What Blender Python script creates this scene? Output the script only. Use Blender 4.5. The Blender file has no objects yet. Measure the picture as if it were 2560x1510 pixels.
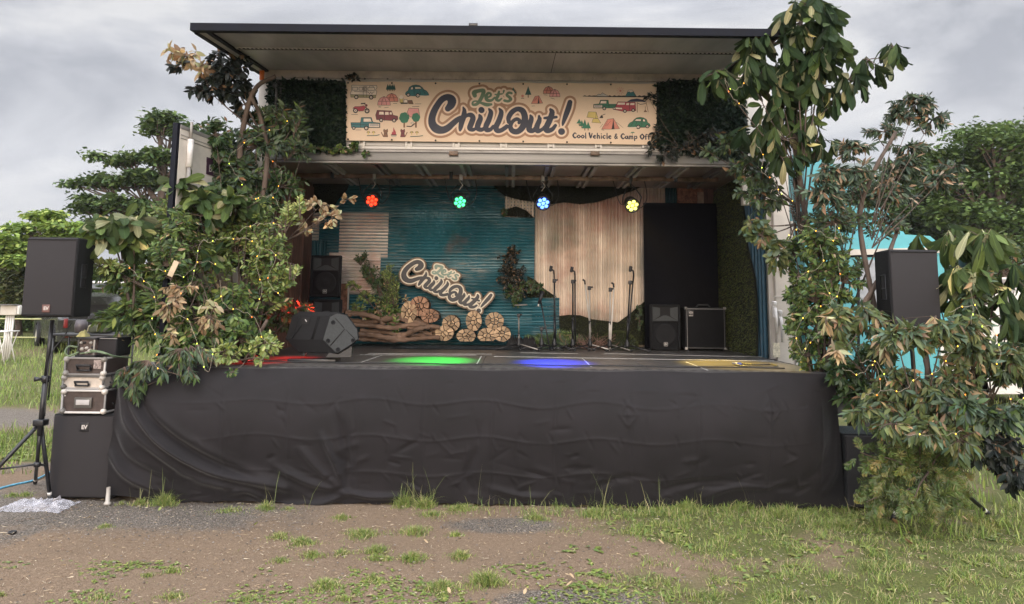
import bpy, bmesh, math, random
import numpy as np
from mathutils import Vector as V, Matrix, noise as mnoise
R = math.radians
random.seed(7); rng = np.random.default_rng(7)
S = bpy.context.scene
COL = S.collection
# ------------------------------------------------------------------ camera
FPX, PU, PV, PITCH, ROLL, CH = 1880.0, 1280.0, 521.0, R(7.0), R(0.6), 1.96   # measured from the photograph
_f = V((0, math.cos(PITCH), math.sin(PITCH))); _u = V((0, -math.sin(PITCH), math.cos(PITCH))); _r = V((1, 0, 0))
_rr = _r*math.cos(ROLL) + _u*math.sin(ROLL); _uu = _u*math.cos(ROLL) - _r*math.sin(ROLL)
cam_d = bpy.data.cameras.new('camera'); cam = bpy.data.objects.new('camera', cam_d); COL.objects.link(cam)
m = Matrix.Identity(4)
for i in range(3):
    m[i][0] = _rr[i]; m[i][1] = _uu[i]; m[i][2] = -_f[i]
m[2][3] = CH
cam.matrix_world = m
cam_d.sensor_width = 36; cam_d.lens = 36*FPX/2560; cam_d.shift_y = -(755-PV)/2560
cam_d.clip_start = .05; cam_d.clip_end = 6000
S.camera = cam
def ray(u, v): return _f + _rr*((u-PU)/FPX) + _uu*((PV-v)/FPX)
def P(u, v, Y):                      # point at distance Y behind picture position (u, v)
    d = ray(u, v); k = Y/d.y; return V((d.x*k, Y, CH+d.z*k))
def G(u, v, z=0.0):                  # point on the level z
    d = ray(u, v); k = (z-CH)/d.z; return V((d.x*k, d.y*k, z))
# ------------------------------------------------------------------ world, sun, exposure
SUN_EL, SUN_AZ = 11.0, 2.0         # degrees; the sun is behind the camera
w = bpy.data.worlds.new('World'); S.world = w; w.use_nodes = True
nt = w.node_tree; N = nt.nodes; L = nt.links
for n in list(N): N.remove(n)
out = N.new('ShaderNodeOutputWorld'); bg = N.new('ShaderNodeBackground'); L.new(bg.outputs[0], out.inputs[0])
sky = N.new('ShaderNodeTexSky'); sky.sky_type = 'NISHITA'; sky.sun_disc = False
sky.sun_elevation = R(SUN_EL); sky.sun_rotation = R(180+SUN_AZ); sky.air_density = 1.2; sky.dust_density = 2
tc = N.new('ShaderNodeTexCoord'); mp = N.new('ShaderNodeMapping'); mp.inputs['Scale'].default_value = (1, 1, 2.1); mp.inputs['Rotation'].default_value = (0, .25, .4)
L.new(tc.outputs['Generated'], mp.inputs[0])
nz = N.new('ShaderNodeTexNoise'); nz.inputs['Scale'].default_value = 3.1; nz.inputs['Detail'].default_value = 6; nz.inputs['Roughness'].default_value = .56; nz.inputs['Distortion'].default_value = .5
L.new(mp.outputs[0], nz.inputs['Vector'])
cr = N.new('ShaderNodeValToRGB'); e = cr.color_ramp.elements
e[0].position = .39; e[0].color = (2.7, 2.8, 3.2, 1); e[1].position = .60; e[1].color = (5.9, 5.85, 5.9, 1)
k = e.new(.5); k.color = (4.2, 4.27, 4.6, 1)
L.new(nz.outputs['Fac'], cr.inputs[0])
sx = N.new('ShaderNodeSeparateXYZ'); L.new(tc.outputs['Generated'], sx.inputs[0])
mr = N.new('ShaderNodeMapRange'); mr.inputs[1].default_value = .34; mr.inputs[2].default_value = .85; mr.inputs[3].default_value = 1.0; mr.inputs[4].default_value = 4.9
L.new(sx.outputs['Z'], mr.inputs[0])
mb_ = N.new('ShaderNodeMapRange'); mb_.inputs[1].default_value = .1; mb_.inputs[2].default_value = -.9; mb_.inputs[3].default_value = 1.0; mb_.inputs[4].default_value = 2.7; L.new(sx.outputs['Y'], mb_.inputs[0])   # extra sky brightness added behind the camera to light what faces it
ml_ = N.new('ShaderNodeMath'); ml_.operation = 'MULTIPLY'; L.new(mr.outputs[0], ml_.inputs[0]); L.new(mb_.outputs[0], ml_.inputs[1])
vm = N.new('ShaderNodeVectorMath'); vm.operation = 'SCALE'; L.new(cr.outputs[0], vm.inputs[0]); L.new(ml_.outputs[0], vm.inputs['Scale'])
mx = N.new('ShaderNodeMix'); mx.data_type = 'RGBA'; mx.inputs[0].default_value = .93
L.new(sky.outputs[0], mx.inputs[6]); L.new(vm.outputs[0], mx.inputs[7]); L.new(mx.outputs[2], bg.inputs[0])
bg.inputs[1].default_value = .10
sd = bpy.data.lights.new('sun', 'SUN'); sd.energy = 1.5; sd.angle = R(22); sd.color = (1, .82, .64)
so = bpy.data.objects.new('sun', sd); COL.objects.link(so)
_sdir = V((-math.sin(R(SUN_AZ))*-1*math.cos(R(SUN_EL)), math.cos(R(SUN_AZ))*math.cos(R(SUN_EL)), -math.sin(R(SUN_EL))))
so.rotation_euler = _sdir.to_track_quat('-Z', 'Y').to_euler(); so.location = (0, -20, 12)
S.view_settings.view_transform = 'Standard'; S.view_settings.look = 'None'; S.view_settings.gamma = 1; S.view_settings.exposure = 0.38
S.view_settings.use_curve_mapping = False
# ------------------------------------------------------------------ materials
MATS = {}
def pm(name, col, rough=.6, orand=0, metal=0.0, var=.15, scale=6, bump=0.0, bscale=60, spec=.5, col2=None, sheen=0, emit=None, estr=1, wave=None, alpha=1, trans=0, stretch=None):
    if name in MATS: return MATS[name]
    M = bpy.data.materials.new(name); M.use_nodes = True; MATS[name] = M
    nt = M.node_tree; b = nt.nodes['Principled BSDF']; N = nt.nodes; L = nt.links
    b.inputs['Roughness'].default_value = rough; b.inputs['Metallic'].default_value = metal
    b.inputs['Specular IOR Level'].default_value = spec; b.inputs['Sheen Weight'].default_value = sheen
    tc = N.new('ShaderNodeTexCoord'); src = tc.outputs['Object']
    if stretch:
        mp = N.new('ShaderNodeMapping'); mp.inputs['Scale'].default_value = stretch; L.new(src, mp.inputs[0]); src = mp.outputs[0]
    n1 = N.new('ShaderNodeTexNoise'); n1.inputs['Scale'].default_value = scale; n1.inputs['Detail'].default_value = 6; n1.inputs['Roughness'].default_value = .6; L.new(src, n1.inputs['Vector'])
    cr = N.new('ShaderNodeValToRGB'); e = cr.color_ramp.elements
    a = [max(0, c*(1-var)) for c in col]; c2 = list(col2) if col2 else [min(1, c*(1+var)) for c in col]
    e[0].position = .35; e[0].color = (*a, 1); e[1].position = .65; e[1].color = (*c2, 1)
    L.new(n1.outputs['Fac'], cr.inputs[0]); L.new(cr.outputs[0], b.inputs['Base Color'])
    rm = N.new('ShaderNodeMapRange'); rm.inputs[3].default_value = max(0, rough-.08); rm.inputs[4].default_value = min(1, rough+.1)
    L.new(n1.outputs['Fac'], rm.inputs[0]); L.new(rm.outputs[0], b.inputs['Roughness'])
    if orand:
        oi = N.new('ShaderNodeObjectInfo'); om = N.new('ShaderNodeMapRange'); om.inputs[3].default_value = 1-orand; om.inputs[4].default_value = 1+orand*.6; L.new(oi.outputs['Random'], om.inputs[0]); ov = N.new('ShaderNodeVectorMath'); ov.operation = 'SCALE'; L.new(cr.outputs[0], ov.inputs[0]); L.new(om.outputs[0], ov.inputs['Scale']); L.new(ov.outputs[0], b.inputs['Base Color'])
    if bump:
        n2 = N.new('ShaderNodeTexNoise'); n2.inputs['Scale'].default_value = bscale; n2.inputs['Detail'].default_value = 4; L.new(src, n2.inputs['Vector'])
        bp = N.new('ShaderNodeBump'); bp.inputs['Strength'].default_value = bump; bp.inputs['Distance'].default_value = .01
        L.new(n2.outputs['Fac'], bp.inputs['Height']); L.new(bp.outputs[0], b.inputs['Normal'])
    if emit:
        b.inputs['Emission Color'].default_value = (*emit, 1); b.inputs['Emission Strength'].default_value = estr
    if alpha < 1: b.inputs['Alpha'].default_value = alpha
    if trans: b.inputs['Transmission Weight'].default_value = trans
    return M
# ------------------------------------------------------------------ object helpers
def tag(o, label=None, cat=None, group=None, kind=None):
    if label: o['label'] = label
    if cat: o['category'] = cat
    if group: o['group'] = group
    if kind: o['kind'] = kind
    return o
def thing(name, label, cat, loc=(0, 0, 0), group=None, rot=None):
    o = bpy.data.objects.new(name, None); COL.objects.link(o); o.location = loc; o.empty_display_size = .2
    if rot: o.rotation_euler = rot
    return tag(o, label, cat, group)
def rootloc(o):
    while o.parent: o = o.parent
    return V(o.location)
class MB:
    def __init__(s): s.v = []; s.f = []; s.mi = []; s.sm = []
    def add(s, vs, fs, mi=0, sm=False):
        o = len(s.v); s.v += [tuple(p) for p in vs]; s.f += [tuple(i+o for i in f) for f in fs]
        s.mi += [mi]*len(fs); s.sm += [sm]*len(fs); return s
    def box(s, c, d, rot=None, mi=0, bev=0.0, taper=None):
        bm = bmesh.new(); bmesh.ops.create_cube(bm, size=1)
        for v in bm.verts: v.co = V((v.co.x*d[0], v.co.y*d[1], v.co.z*d[2]))
        if taper: taper(bm)
        if bev: bmesh.ops.bevel(bm, geom=bm.edges[:], offset=bev, segments=2, affect='EDGES', profile=.6)
        M = rot if rot is not None else Matrix.Identity(3)
        vs = [M @ v.co + V(c) for v in bm.verts]; bm.verts.index_update()
        s.add(vs, [[v.index for v in f.verts] for f in bm.faces], mi, bool(bev)); bm.free(); return s
    def tube(s, pts, rad, n=8, mi=0, cap=True, sm=True):
        pts = [V(p) for p in pts]; k = len(pts)
        if not hasattr(rad, '__len__'): rad = [rad]*k
        vs = []; fs = []; prev = None
        for i, p in enumerate(pts):
            t = (pts[min(i+1, k-1)]-pts[max(i-1, 0)])
            t = t.normalized() if t.length > 1e-9 else V((0, 0, 1))
            a = prev if prev else (V((0, 0, 1)) if abs(t.z) < .9 else V((1, 0, 0)))
            a = a - t*a.dot(t); a = a.normalized() if a.length > 1e-6 else t.orthogonal().normalized(); b = t.cross(a); prev = a
            for j in range(n):
                q = 2*math.pi*j/n; vs.append(p + (a*math.cos(q)+b*math.sin(q))*rad[i])
        for i in range(k-1):
            for j in range(n): fs.append((i*n+j, i*n+(j+1) % n, (i+1)*n+(j+1) % n, (i+1)*n+j))
        if cap: fs.append(tuple(range(n))[::-1]); fs.append(tuple(range((k-1)*n, k*n)))
        return s.add(vs, fs, mi, sm)
    def lathe(s, prof, c=(0, 0, 0), n=20, mi=0, rot=None, sm=True):      # prof: (r, z)
        M = rot if rot is not None else Matrix.Identity(3); vs = []; fs = []
        for r, z in prof:
            for j in range(n):
                q = 2*math.pi*j/n; vs.append(M @ V((r*math.cos(q), r*math.sin(q), z)) + V(c))
        for i in range(len(prof)-1):
            for j in range(n): fs.append((i*n+j, i*n+(j+1) % n, (i+1)*n+(j+1) % n, (i+1)*n+j))
        return s.add(vs, fs, mi, sm)
    def poly(s, pts, ext=None, mi=0):                                    # flat polygon, extruded by ext
        pts = [V(p) for p in pts]; n = len(pts)
        if ext is None: return s.add(pts, [tuple(range(n))], mi)
        e = V(ext); vs = pts + [p+e for p in pts]
        return s.add(vs, [tuple(range(n)), tuple(range(n, 2*n))[::-1]] + [(j, j+n, (j+1) % n+n, (j+1) % n) for j in range(n)], mi)
    def build(s, name, mat, parent=None, world=False, fix=True):
        me = bpy.data.meshes.new(name); o0 = rootloc(parent) if (world and parent) else V((0, 0, 0))
        me.from_pydata([(p[0]-o0.x, p[1]-o0.y, p[2]-o0.z) for p in s.v], [], s.f)
        for mm in (mat if isinstance(mat, (list, tuple)) else [mat]): me.materials.append(mm)
        me.polygons.foreach_set('material_index', s.mi); me.polygons.foreach_set('use_smooth', s.sm)
        if fix and len(s.f) < 60000:
            bm = bmesh.new(); bm.from_mesh(me); bmesh.ops.recalc_face_normals(bm, faces=bm.faces); bm.to_mesh(me); bm.free()
        me.update(); o = bpy.data.objects.new(name, me); COL.objects.link(o); o.parent = parent; return o
def copy_tree(o, parent=None):
    c = o.copy(); COL.objects.link(c); c.parent = parent
    for ch in [x for x in list(COL.objects) if x.parent == o]: copy_tree(ch, c)
    return c
def Rz(a): return Matrix.Rotation(a, 3, 'Z')
def Rx(a): return Matrix.Rotation(a, 3, 'X')
def Ry(a): return Matrix.Rotation(a, 3, 'Y')
def text_mb(mb, body, size, origin, xdir, ydir, depth=.001, mi=0, offset=0.0, align='CENTER'):
    cu = bpy.data.curves.new('t', 'FONT'); cu.body = body; cu.size = size; cu.align_x = align; cu.align_y = 'CENTER'; cu.offset = offset; cu.resolution_u = 3
    ob = bpy.data.objects.new('t', cu); COL.objects.link(ob)
    me = bpy.data.meshes.new_from_object(ob.evaluated_get(bpy.context.evaluated_depsgraph_get()))
    bpy.data.objects.remove(ob); o = V(origin); x = V(xdir).normalized(); y = V(ydir).normalized(); n = x.cross(y)
    mb.add([o+x*v.co.x+y*v.co.y+n*depth for v in me.vertices], [tuple(p.vertices) for p in me.polygons], mi)
    bpy.data.meshes.remove(me); bpy.data.curves.remove(cu)
def smooth(pts, k=6):                 # Catmull-Rom through tuples of any size
    A = [np.array(p, float) for p in pts]; A = [2*A[0]-A[1]] + A + [2*A[-1]-A[-2]]; o = []
    for i in range(1, len(A)-2):
        for j in range(k):
            t = j/k; a, b, c, d = A[i-1:i+3]
            o.append(.5*((2*b)+(c-a)*t+(2*a-5*b+4*c-d)*t*t+(3*b-a-3*c+d)*t**3))
    o.append(A[-2]); return np.array(o)
# ------------------------------------------------------------------ shapes drawn as thick strokes -> clean filled outlines
def sdf(strokes, X, Y):
    D = np.full(X.shape, 1e9)
    for st in strokes:
        s = smooth(st, 5) if len(st) > 2 else np.array(st, float)
        if len(s) == 1: s = np.vstack([s, s+[.01, 0, 0]])
        for a, b in zip(s[:-1], s[1:]):
            dx, dy = b[0]-a[0], b[1]-a[1]; l2 = dx*dx+dy*dy+1e-9
            t = np.clip(((X-a[0])*dx+(Y-a[1])*dy)/l2, 0, 1)
            D = np.minimum(D, np.hypot(X-a[0]-t*dx, Y-a[1]-t*dy)-(a[2]+t*(b[2]-a[2])))
    return D
def iso(D, xs, ys, lev, mapf):        # filled region D<lev; returns verts, faces, boundary edges
    F = D-lev; vs = []; idx = {}; fs = []; be = []
    def vid(k, x, y):
        if k not in idx: idx[k] = len(vs); vs.append(mapf(x, y))
        return idx[k]
    ny, nx = F.shape
    for i in range(ny-1):
        row = F[i:i+2]
        if (row > 0).all(): continue
        for j in range(nx-1):
            q = [(j, i), (j+1, i), (j+1, i+1), (j, i+1)]; val = [F[b, a] for a, b in q]
            if min(val) > 0: continue
            pts = []; on = []
            for k in range(4):
                a, b = q[k], q[(k+1) % 4]; fa, fb = val[k], val[(k+1) % 4]
                if fa <= 0: pts.append(vid(a, xs[a[0]], ys[a[1]])); on.append(False)
                if (fa <= 0) != (fb <= 0):
                    t = fa/(fa-fb); key = (min(a, b), max(a, b))
                    pts.append(vid(key, xs[a[0]]+(xs[b[0]]-xs[a[0]])*t, ys[a[1]]+(ys[b[1]]-ys[a[1]])*t)); on.append(True)
            if len(pts) > 2:
                fs.append(tuple(pts))
                for k in range(len(pts)):
                    if on[k] and on[(k+1) % len(pts)]: be.append((pts[k], pts[(k+1) % len(pts)]))
    return vs, fs, be
# ------------------------------------------------------------------ leaves and blades
def leaf_mat(name, rough=.45, ribs=0.0, under=(1.25, 1.25, 1.1), trans=.12, mid=.25):
    M = bpy.data.materials.new(name); M.use_nodes = True; MATS[name] = M
    nt = M.node_tree; b = nt.nodes['Principled BSDF']; N = nt.nodes; L = nt.links
    at = N.new('ShaderNodeAttribute'); at.attribute_name = 'col'; lv = N.new('ShaderNodeAttribute'); lv.attribute_name = 'luv'
    sp = N.new('ShaderNodeSeparateXYZ'); L.new(lv.outputs['Vector'], sp.inputs[0])
    ab = N.new('ShaderNodeMath'); ab.operation = 'ABSOLUTE'; L.new(sp.outputs['Y'], ab.inputs[0])
    ml = N.new('ShaderNodeMapRange'); ml.inputs[1].default_value = 0; ml.inputs[2].default_value = .14; ml.inputs[3].default_value = 1+mid; ml.inputs[4].default_value = 1; L.new(ab.outputs[0], ml.inputs[0])
    v1 = N.new('ShaderNodeVectorMath'); v1.operation = 'SCALE'; L.new(at.outputs['Color'], v1.inputs[0]); L.new(ml.outputs[0], v1.inputs['Scale'])
    ge = N.new('ShaderNodeNewGeometry'); um = N.new('ShaderNodeMix'); um.data_type = 'VECTOR'; um.factor_mode = 'UNIFORM'
    vu = N.new('ShaderNodeVectorMath'); vu.operation = 'MULTIPLY'; vu.inputs[1].default_value = under; L.new(v1.outputs[0], vu.inputs[0])
    va = N.new('ShaderNodeVectorMath'); va.operation = 'ADD'; va.inputs[1].default_value = (.012, .012, .008); L.new(vu.outputs[0], va.inputs[0])
    L.new(ge.outputs['Backfacing'], um.inputs[0]); L.new(v1.outputs[0], um.inputs[4]); L.new(va.outputs[0], um.inputs[5])
    L.new(um.outputs[1], b.inputs['Base Color']); b.inputs['Roughness'].default_value = rough; b.inputs['Specular IOR Level'].default_value = .28
    if ribs:
        m1 = N.new('ShaderNodeMath'); m1.operation = 'MULTIPLY_ADD'; m1.inputs[1].default_value = -.35; L.new(ab.outputs[0], m1.inputs[0]); L.new(sp.outputs['X'], m1.inputs[2])
        m2 = N.new('ShaderNodeMath'); m2.operation = 'MULTIPLY'; m2.inputs[1].default_value = 75; L.new(m1.outputs[0], m2.inputs[0])
        m3 = N.new('ShaderNodeMath'); m3.operation = 'SINE'; L.new(m2.outputs[0], m3.inputs[0])
        bp = N.new('ShaderNodeBump'); bp.inputs['Strength'].default_value = ribs; bp.inputs['Distance'].default_value = .006; L.new(m3.outputs[0], bp.inputs['Height']); L.new(bp.outputs[0], b.inputs['Normal'])
    if trans:
        tr = N.new('ShaderNodeBsdfTranslucent'); L.new(um.outputs[1], tr.inputs[0]); ms = N.new('ShaderNodeMixShader'); ms.inputs[0].default_value = trans
        L.new(b.outputs[0], ms.inputs[1]); L.new(tr.outputs[0], ms.inputs[2]); L.new(ms.outputs[0], N['Material Output'].inputs[0])
    return M
M_leaf = leaf_mat('leaf_small', .42); M_loq = leaf_mat('leaf_ribbed', .5, ribs=.8, under=(1.9, 1.75, 1.3), mid=.5)
M_dry = leaf_mat('leaf_dry', .7, trans=.15); M_blade = leaf_mat('grass_blade', .6, under=(1, 1, 1), mid=0); M_far = leaf_mat('leaf_far', .7, under=(1.1, 1.1, 1), trans=.2, mid=0)
M_bark = pm('bark', (.085, .06, .045), .85, var=.4, scale=12, bump=.6, bscale=40, stretch=(1, 1, .25))
M_twig = pm('twig', (.11, .085, .05), .8, var=.3, scale=20)
PROF = {  # width profile along the leaf: (t, w)
 'oval': [(0, .0), (.12, .45), (.4, 1), (.72, .68), (1, 0)],
 'lance': [(0, .0), (.15, .6), (.4, 1), (.72, .6), (1, 0)],
 'big': [(0, .03), (.1, .18), (.3, .62), (.55, 1), (.78, .9), (.93, .5), (1, 0)],
 'round': [(0, .0), (.12, .6), (.4, 1), (.75, .85), (1, 0)],
 'kite': [(0, 0), (.45, 1), (1, 0)]}
class Leaves:
    def __init__(s): s.v = []; s.f = []; s.c = []; s.l = []
    def leaf(s, p, d, n, L, W, col, prof='oval', curl=.3, fold=.25, wav=0.0):
        d = d.normalized(); sd = d.cross(n)
        sd = sd.normalized() if sd.length > 1e-5 else d.orthogonal().normalized()
        n = sd.cross(d); pr = PROF[prof]; rows = []; q = V(p); pt = 0
        for k, (t, w) in enumerate(pr):
            dd = (d - n*(curl*2*(t+pt)/2)).normalized(); q = q + dd*(L*(t-pt)); pt = t
            nn = (n + d*curl*2*t).normalized(); ww = W*.5*w
            if w <= 0.001: rows.append([len(s.v)]); s.v.append(q[:]); s.l.append((t, 0, 0)); s.c.append(col)
            else:
                r = []; wv = wav*W*math.sin(k*2.3+p[0]*50)
                for sg in (-1, 0, 1):
                    a = q + sd*(ww*sg) + nn*(ww*fold*abs(sg)) + nn*(wv*sg)
                    r.append(len(s.v)); s.v.append(a[:]); s.l.append((t, sg*w, 0)); s.c.append(col)
                rows.append(r)
        for a, b in zip(rows[:-1], rows[1:]):
            if len(a) == 1 and len(b) == 3: s.f += [(a[0], b[1], b[0]), (a[0], b[2], b[1])]
            elif len(a) == 3 and len(b) == 3: s.f += [(a[0], a[1], b[1], b[0]), (a[1], a[2], b[2], b[1])]
            elif len(a) == 3: s.f += [(a[0], a[1], b[0]), (a[1], a[2], b[0])]
    def build(s, name, mat, parent=None, world=True, smooth=True):
        me = bpy.data.meshes.new(name); vs = np.array(s.v, float)
        if world and parent: vs = vs - np.array(rootloc(parent)[:])
        me.from_pydata(vs.tolist(), [], s.f); me.materials.append(mat)
        a = me.attributes.new('col', 'FLOAT_COLOR', 'POINT'); a.data.foreach_set('color', np.hstack([np.array(s.c, np.float32)[:, :3], np.ones((len(s.c), 1), np.float32)]).ravel())
        a = me.attributes.new('luv', 'FLOAT_VECTOR', 'POINT'); a.data.foreach_set('vector', np.array(s.l, np.float32).ravel())
        if smooth: me.polygons.foreach_set('use_smooth', [True]*len(me.polygons))
        o = bpy.data.objects.new(name, me); COL.objects.link(o); o.parent = parent; return o
def arr_mesh(name, vs, fs, cols, mat, parent=None, luv=None):           # fast numpy mesh: fs (n, k) all the same size
    me = bpy.data.meshes.new(name); nv = len(vs); nf, k = fs.shape
    me.vertices.add(nv); me.vertices.foreach_set('co', np.asarray(vs, np.float32).ravel())
    me.loops.add(nf*k); me.loops.foreach_set('vertex_index', fs.astype(np.int32).ravel())
    me.polygons.add(nf); me.polygons.foreach_set('loop_start', np.arange(0, nf*k, k, dtype=np.int32))
    me.update(calc_edges=True); me.materials.append(mat)
    a = me.attributes.new('col', 'FLOAT_COLOR', 'POINT'); a.data.foreach_set('color', np.hstack([cols, np.ones((nv, 1))]).astype(np.float32).ravel())
    a = me.attributes.new('luv', 'FLOAT_VECTOR', 'POINT'); a.data.foreach_set('vector', np.asarray(luv if luv is not None else np.full((nv, 3), .5), np.float32).ravel())
    o = bpy.data.objects.new(name, me); COL.objects.link(o); o.parent = parent; return o
def pick(pal):
    t = random.random()*sum(p[0] for p in pal)
    for w, c in pal:
        t -= w
        if t <= 0: break
    k = random.uniform(.75, 1.3); h = random.uniform(-.12, .12); return (c[0]*k*(1+h), c[1]*k, c[2]*k*(1-h))
DK = (.028, .055, .020); MD = (.060, .096, .030); GR = (.10, .15, .040); YG = (.17, .22, .06); LM = (.26, .30, .11); TAN = (.34, .25, .15); BR = (.17, .10, .055); GY = (.070, .105, .062); PALE = (.36, .35, .19); GYD = (.036, .055, .036)
PAL = {'dark': [(6, DK), (4, MD), (1, GY), (.4, BR)], 'mid': [(3, DK), (4, MD), (4, GR), (1.4, YG), (.5, TAN)], 'yel': [(2, MD), (4, GR), (3, YG), (1, LM), (.3, TAN)],
       'lime': [(1, GR), (4, YG), (4, LM)], 'tan': [(5, TAN), (2, PALE), (2, BR)], 'gray': [(4, GY), (3, GYD), (2, MD), (.6, GR), (.4, BR)], 'loq': [(4, MD), (6, DK), (1, GR), (1.1, PALE)],
       'loql': [(3, GR), (5, MD), (.8, YG), (1.5, PALE)], 'brown': [(5, GYD), (4, GY), (1.1, (.30, .22, .15)), (.7, BR)], 'browng': [(4, GY), (5, (.075, .10, .035)), (2, (.13, .14, .05)), (.6, (.30, .20, .11)), (.5, BR)], 'ced': [(4, (.045, .065, .016)), (3, (.09, .115, .028)), (1, (.17, .16, .05))], 'ivy': [(5, (.012, .022, .014)), (3, (.02, .036, .02)), (.4, MD)],
       'blk': [(5, (.012, .016, .014)), (2, (.02, .028, .02)), (.5, BR)]}
def rnd3(s=1): return V((random.gauss(0, s), random.gauss(0, s), random.gauss(0, s)))
CAMP = V((0, 0, CH))
def twig(Lb, wood, a, b, pal, n, Ln, W, prof='oval', droop=.3, sag=.12, curl=.3, fold=.25, spread=.9, rad=.004, start=.3, whorl=0, wav=0.0, tancol=None):
    a = V(a); b = V(b); c = (a+b)/2 + V((0, 0, (b-a).length*sag)) + rnd3((b-a).length*.06)
    pts = [a*(1-t)**2 + c*2*t*(1-t) + b*t*t for t in [i/6 for i in range(7)]]
    if wood is not None: wood.tube(pts, [rad*(1.6-1.1*i/6) for i in range(7)], 5, cap=False)
    def at(t):
        i = min(5, int(t*6)); f = t*6-i; return pts[i]*(1-f)+pts[i+1]*f, (pts[i+1]-pts[i]).normalized()
    view = (CAMP-b).normalized()
    side = view.cross((b-a).normalized()); side = side.normalized() if side.length > .05 else V((1, 0, 0))
    for k in range(n):
        if whorl and k < whorl:
            p, t = at(random.uniform(.93, 1)); ang = 6.283*k/whorl+random.random()*.5; o = t.orthogonal().normalized(); o2 = t.cross(o)
            d = t*random.uniform(.2, .7) + (o*math.cos(ang)+o2*math.sin(ang))*spread + V((0, 0, -droop)) + rnd3(.1)
        else:
            u = start+(1-start)*(k+.5)/n; p, t = at(min(1, u)); sg = 1 if k % 2 else -1
            d = t*.75 + side*sg*spread*random.uniform(.6, 1.1) + V((0, 0, -droop*random.uniform(.4, 1.3))) + rnd3(.16)
        nn = (view*random.uniform(.2, 1)+V((0, 0, random.uniform(.2, 1.0)))+rnd3(.45))
        l = Ln*random.uniform(.65, 1.15)*(1.0 if not (k == n-1) else .8)
        Lb.leaf(p, d, nn, l, W*l/Ln*random.uniform(.85, 1.1), pick(pal), prof, curl*random.uniform(.3, 1.5), fold*random.uniform(.3, 1.4), wav)
def bush(name, label, cat, group, base, blobs, pal, n, per, Ln, W, mat=None, trunk=.02, **kw):
    """base (u,v,Y); blobs [(u,v,ru,rv,Y,rY)]: the sprays fill these; all real points in space"""
    pal = PAL[pal]; b = P(*base); t = thing(name, label, cat, b, group); wood = MB(); Lb = Leaves(); tot = sum(x[2]*x[3] for x in blobs)
    up = kw.pop('up', 0.0); away = kw.pop('away', .0); tl = kw.pop('tl', .35)
    for (u, v, ru, rv, Y, rY) in blobs:
        c = P(u, v, Y); k = Y/FPX; ru *= 1.12; rv *= 1.12; mid = (b+c)/2+rnd3(.03)
        sp = [b*(1-x)**2+mid*2*x*(1-x)+c*x*x for x in [i/7 for i in range(8)]]
        wood.tube(sp, [trunk*(1-.75*i/7) for i in range(8)], 7)
        for _ in range(max(2, int(1.12*n*ru*rv/tot))):
            while True:
                q = V((random.uniform(-1, 1), random.uniform(-1, 1), random.uniform(-1, 1)))
                if q.length < 1: break
            tip = c + V((q.x*ru*k, q.y*rY, q.z*rv*k)); far = (tip-c)
            # the sprig starts towards the nearest point of the limb
            s = min(sp[3:], key=lambda z: (z-tip).length); st = tip + (s-tip)*min(1, tl/max(.01, (s-tip).length))
            st = st + V((0, 0, -up*tl))
            if (s-st).length > .02 and random.random() < .6: wood.tube([s, (s+st)/2+rnd3(.02), st], [.006, .005, .004], 5, cap=False)
            twig(Lb, wood, st, tip, pal, per, Ln, W, **kw)
    Lb.build('foliage', mat or M_leaf, t); wood.build('stem', M_bark, t, world=True, fix=False); return t
def carpet(name, label, cat, pts, nrm, n, bl, cols, group=None, base_col=(.02, .03, .012), th=.02, droop=.3, leaf=None):
    """a mat lying in the plane of pts: an opaque backing and many short blades or leaves standing on it"""
    pts = [V(p) for p in pts]; nrm = V(nrm).normalized(); c = sum(pts, V())/len(pts)
    t = thing(name, label, cat, min(pts, key=lambda p: p.z), group)
    ax = (V((1, 0, 0)) if abs(nrm.x) < .7 else V((0, 1, 0))); ax = (ax-nrm*ax.dot(nrm)).normalized(); ay = nrm.cross(ax)
    if ay.z < 0: ay = -ay
    q = [((p-c).dot(ax), (p-c).dot(ay)) for p in pts]
    MB().poly(pts, nrm*th).build('backing', pm('mat_back_'+name, base_col, .95, var=.4, scale=30, bump=.5), t, world=True)
    xs = [a for a, b in q]; ys = [b for a, b in q]; Lb = Leaves(); got = 0
    def inside(x, y):
        r = False; j = len(q)-1
        for i in range(len(q)):
            if (q[i][1] > y) != (q[j][1] > y) and x < (q[j][0]-q[i][0])*(y-q[i][1])/(q[j][1]-q[i][1])+q[i][0]: r = not r
            j = i
        return r
    while got < n:
        x = random.uniform(min(xs)-.015, max(xs)+.015); y = random.uniform(min(ys)-.015, max(ys)+.015)
        if not inside(x, y): continue
        got += 1; p = c+ax*x+ay*y+nrm*th*.9
        d = nrm*random.uniform(.25, 1)+rnd3(.5)+V((0, 0, -droop))
        if d.dot(nrm) < 0: d = d - nrm*2*d.dot(nrm)
        cc = pick(cols)
        if leaf: Lb.leaf(p, d, nrm+rnd3(.5), bl*random.uniform(.6, 1.2), bl*leaf, cc, 'lance', .3, .2)
        else: Lb.leaf(p, d, rnd3(1), bl*random.uniform(.6, 1.2), bl*.22, cc, 'kite', .2, .1)
    Lb.build('pile', M_blade if not leaf else M_leaf, t); return t
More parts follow.
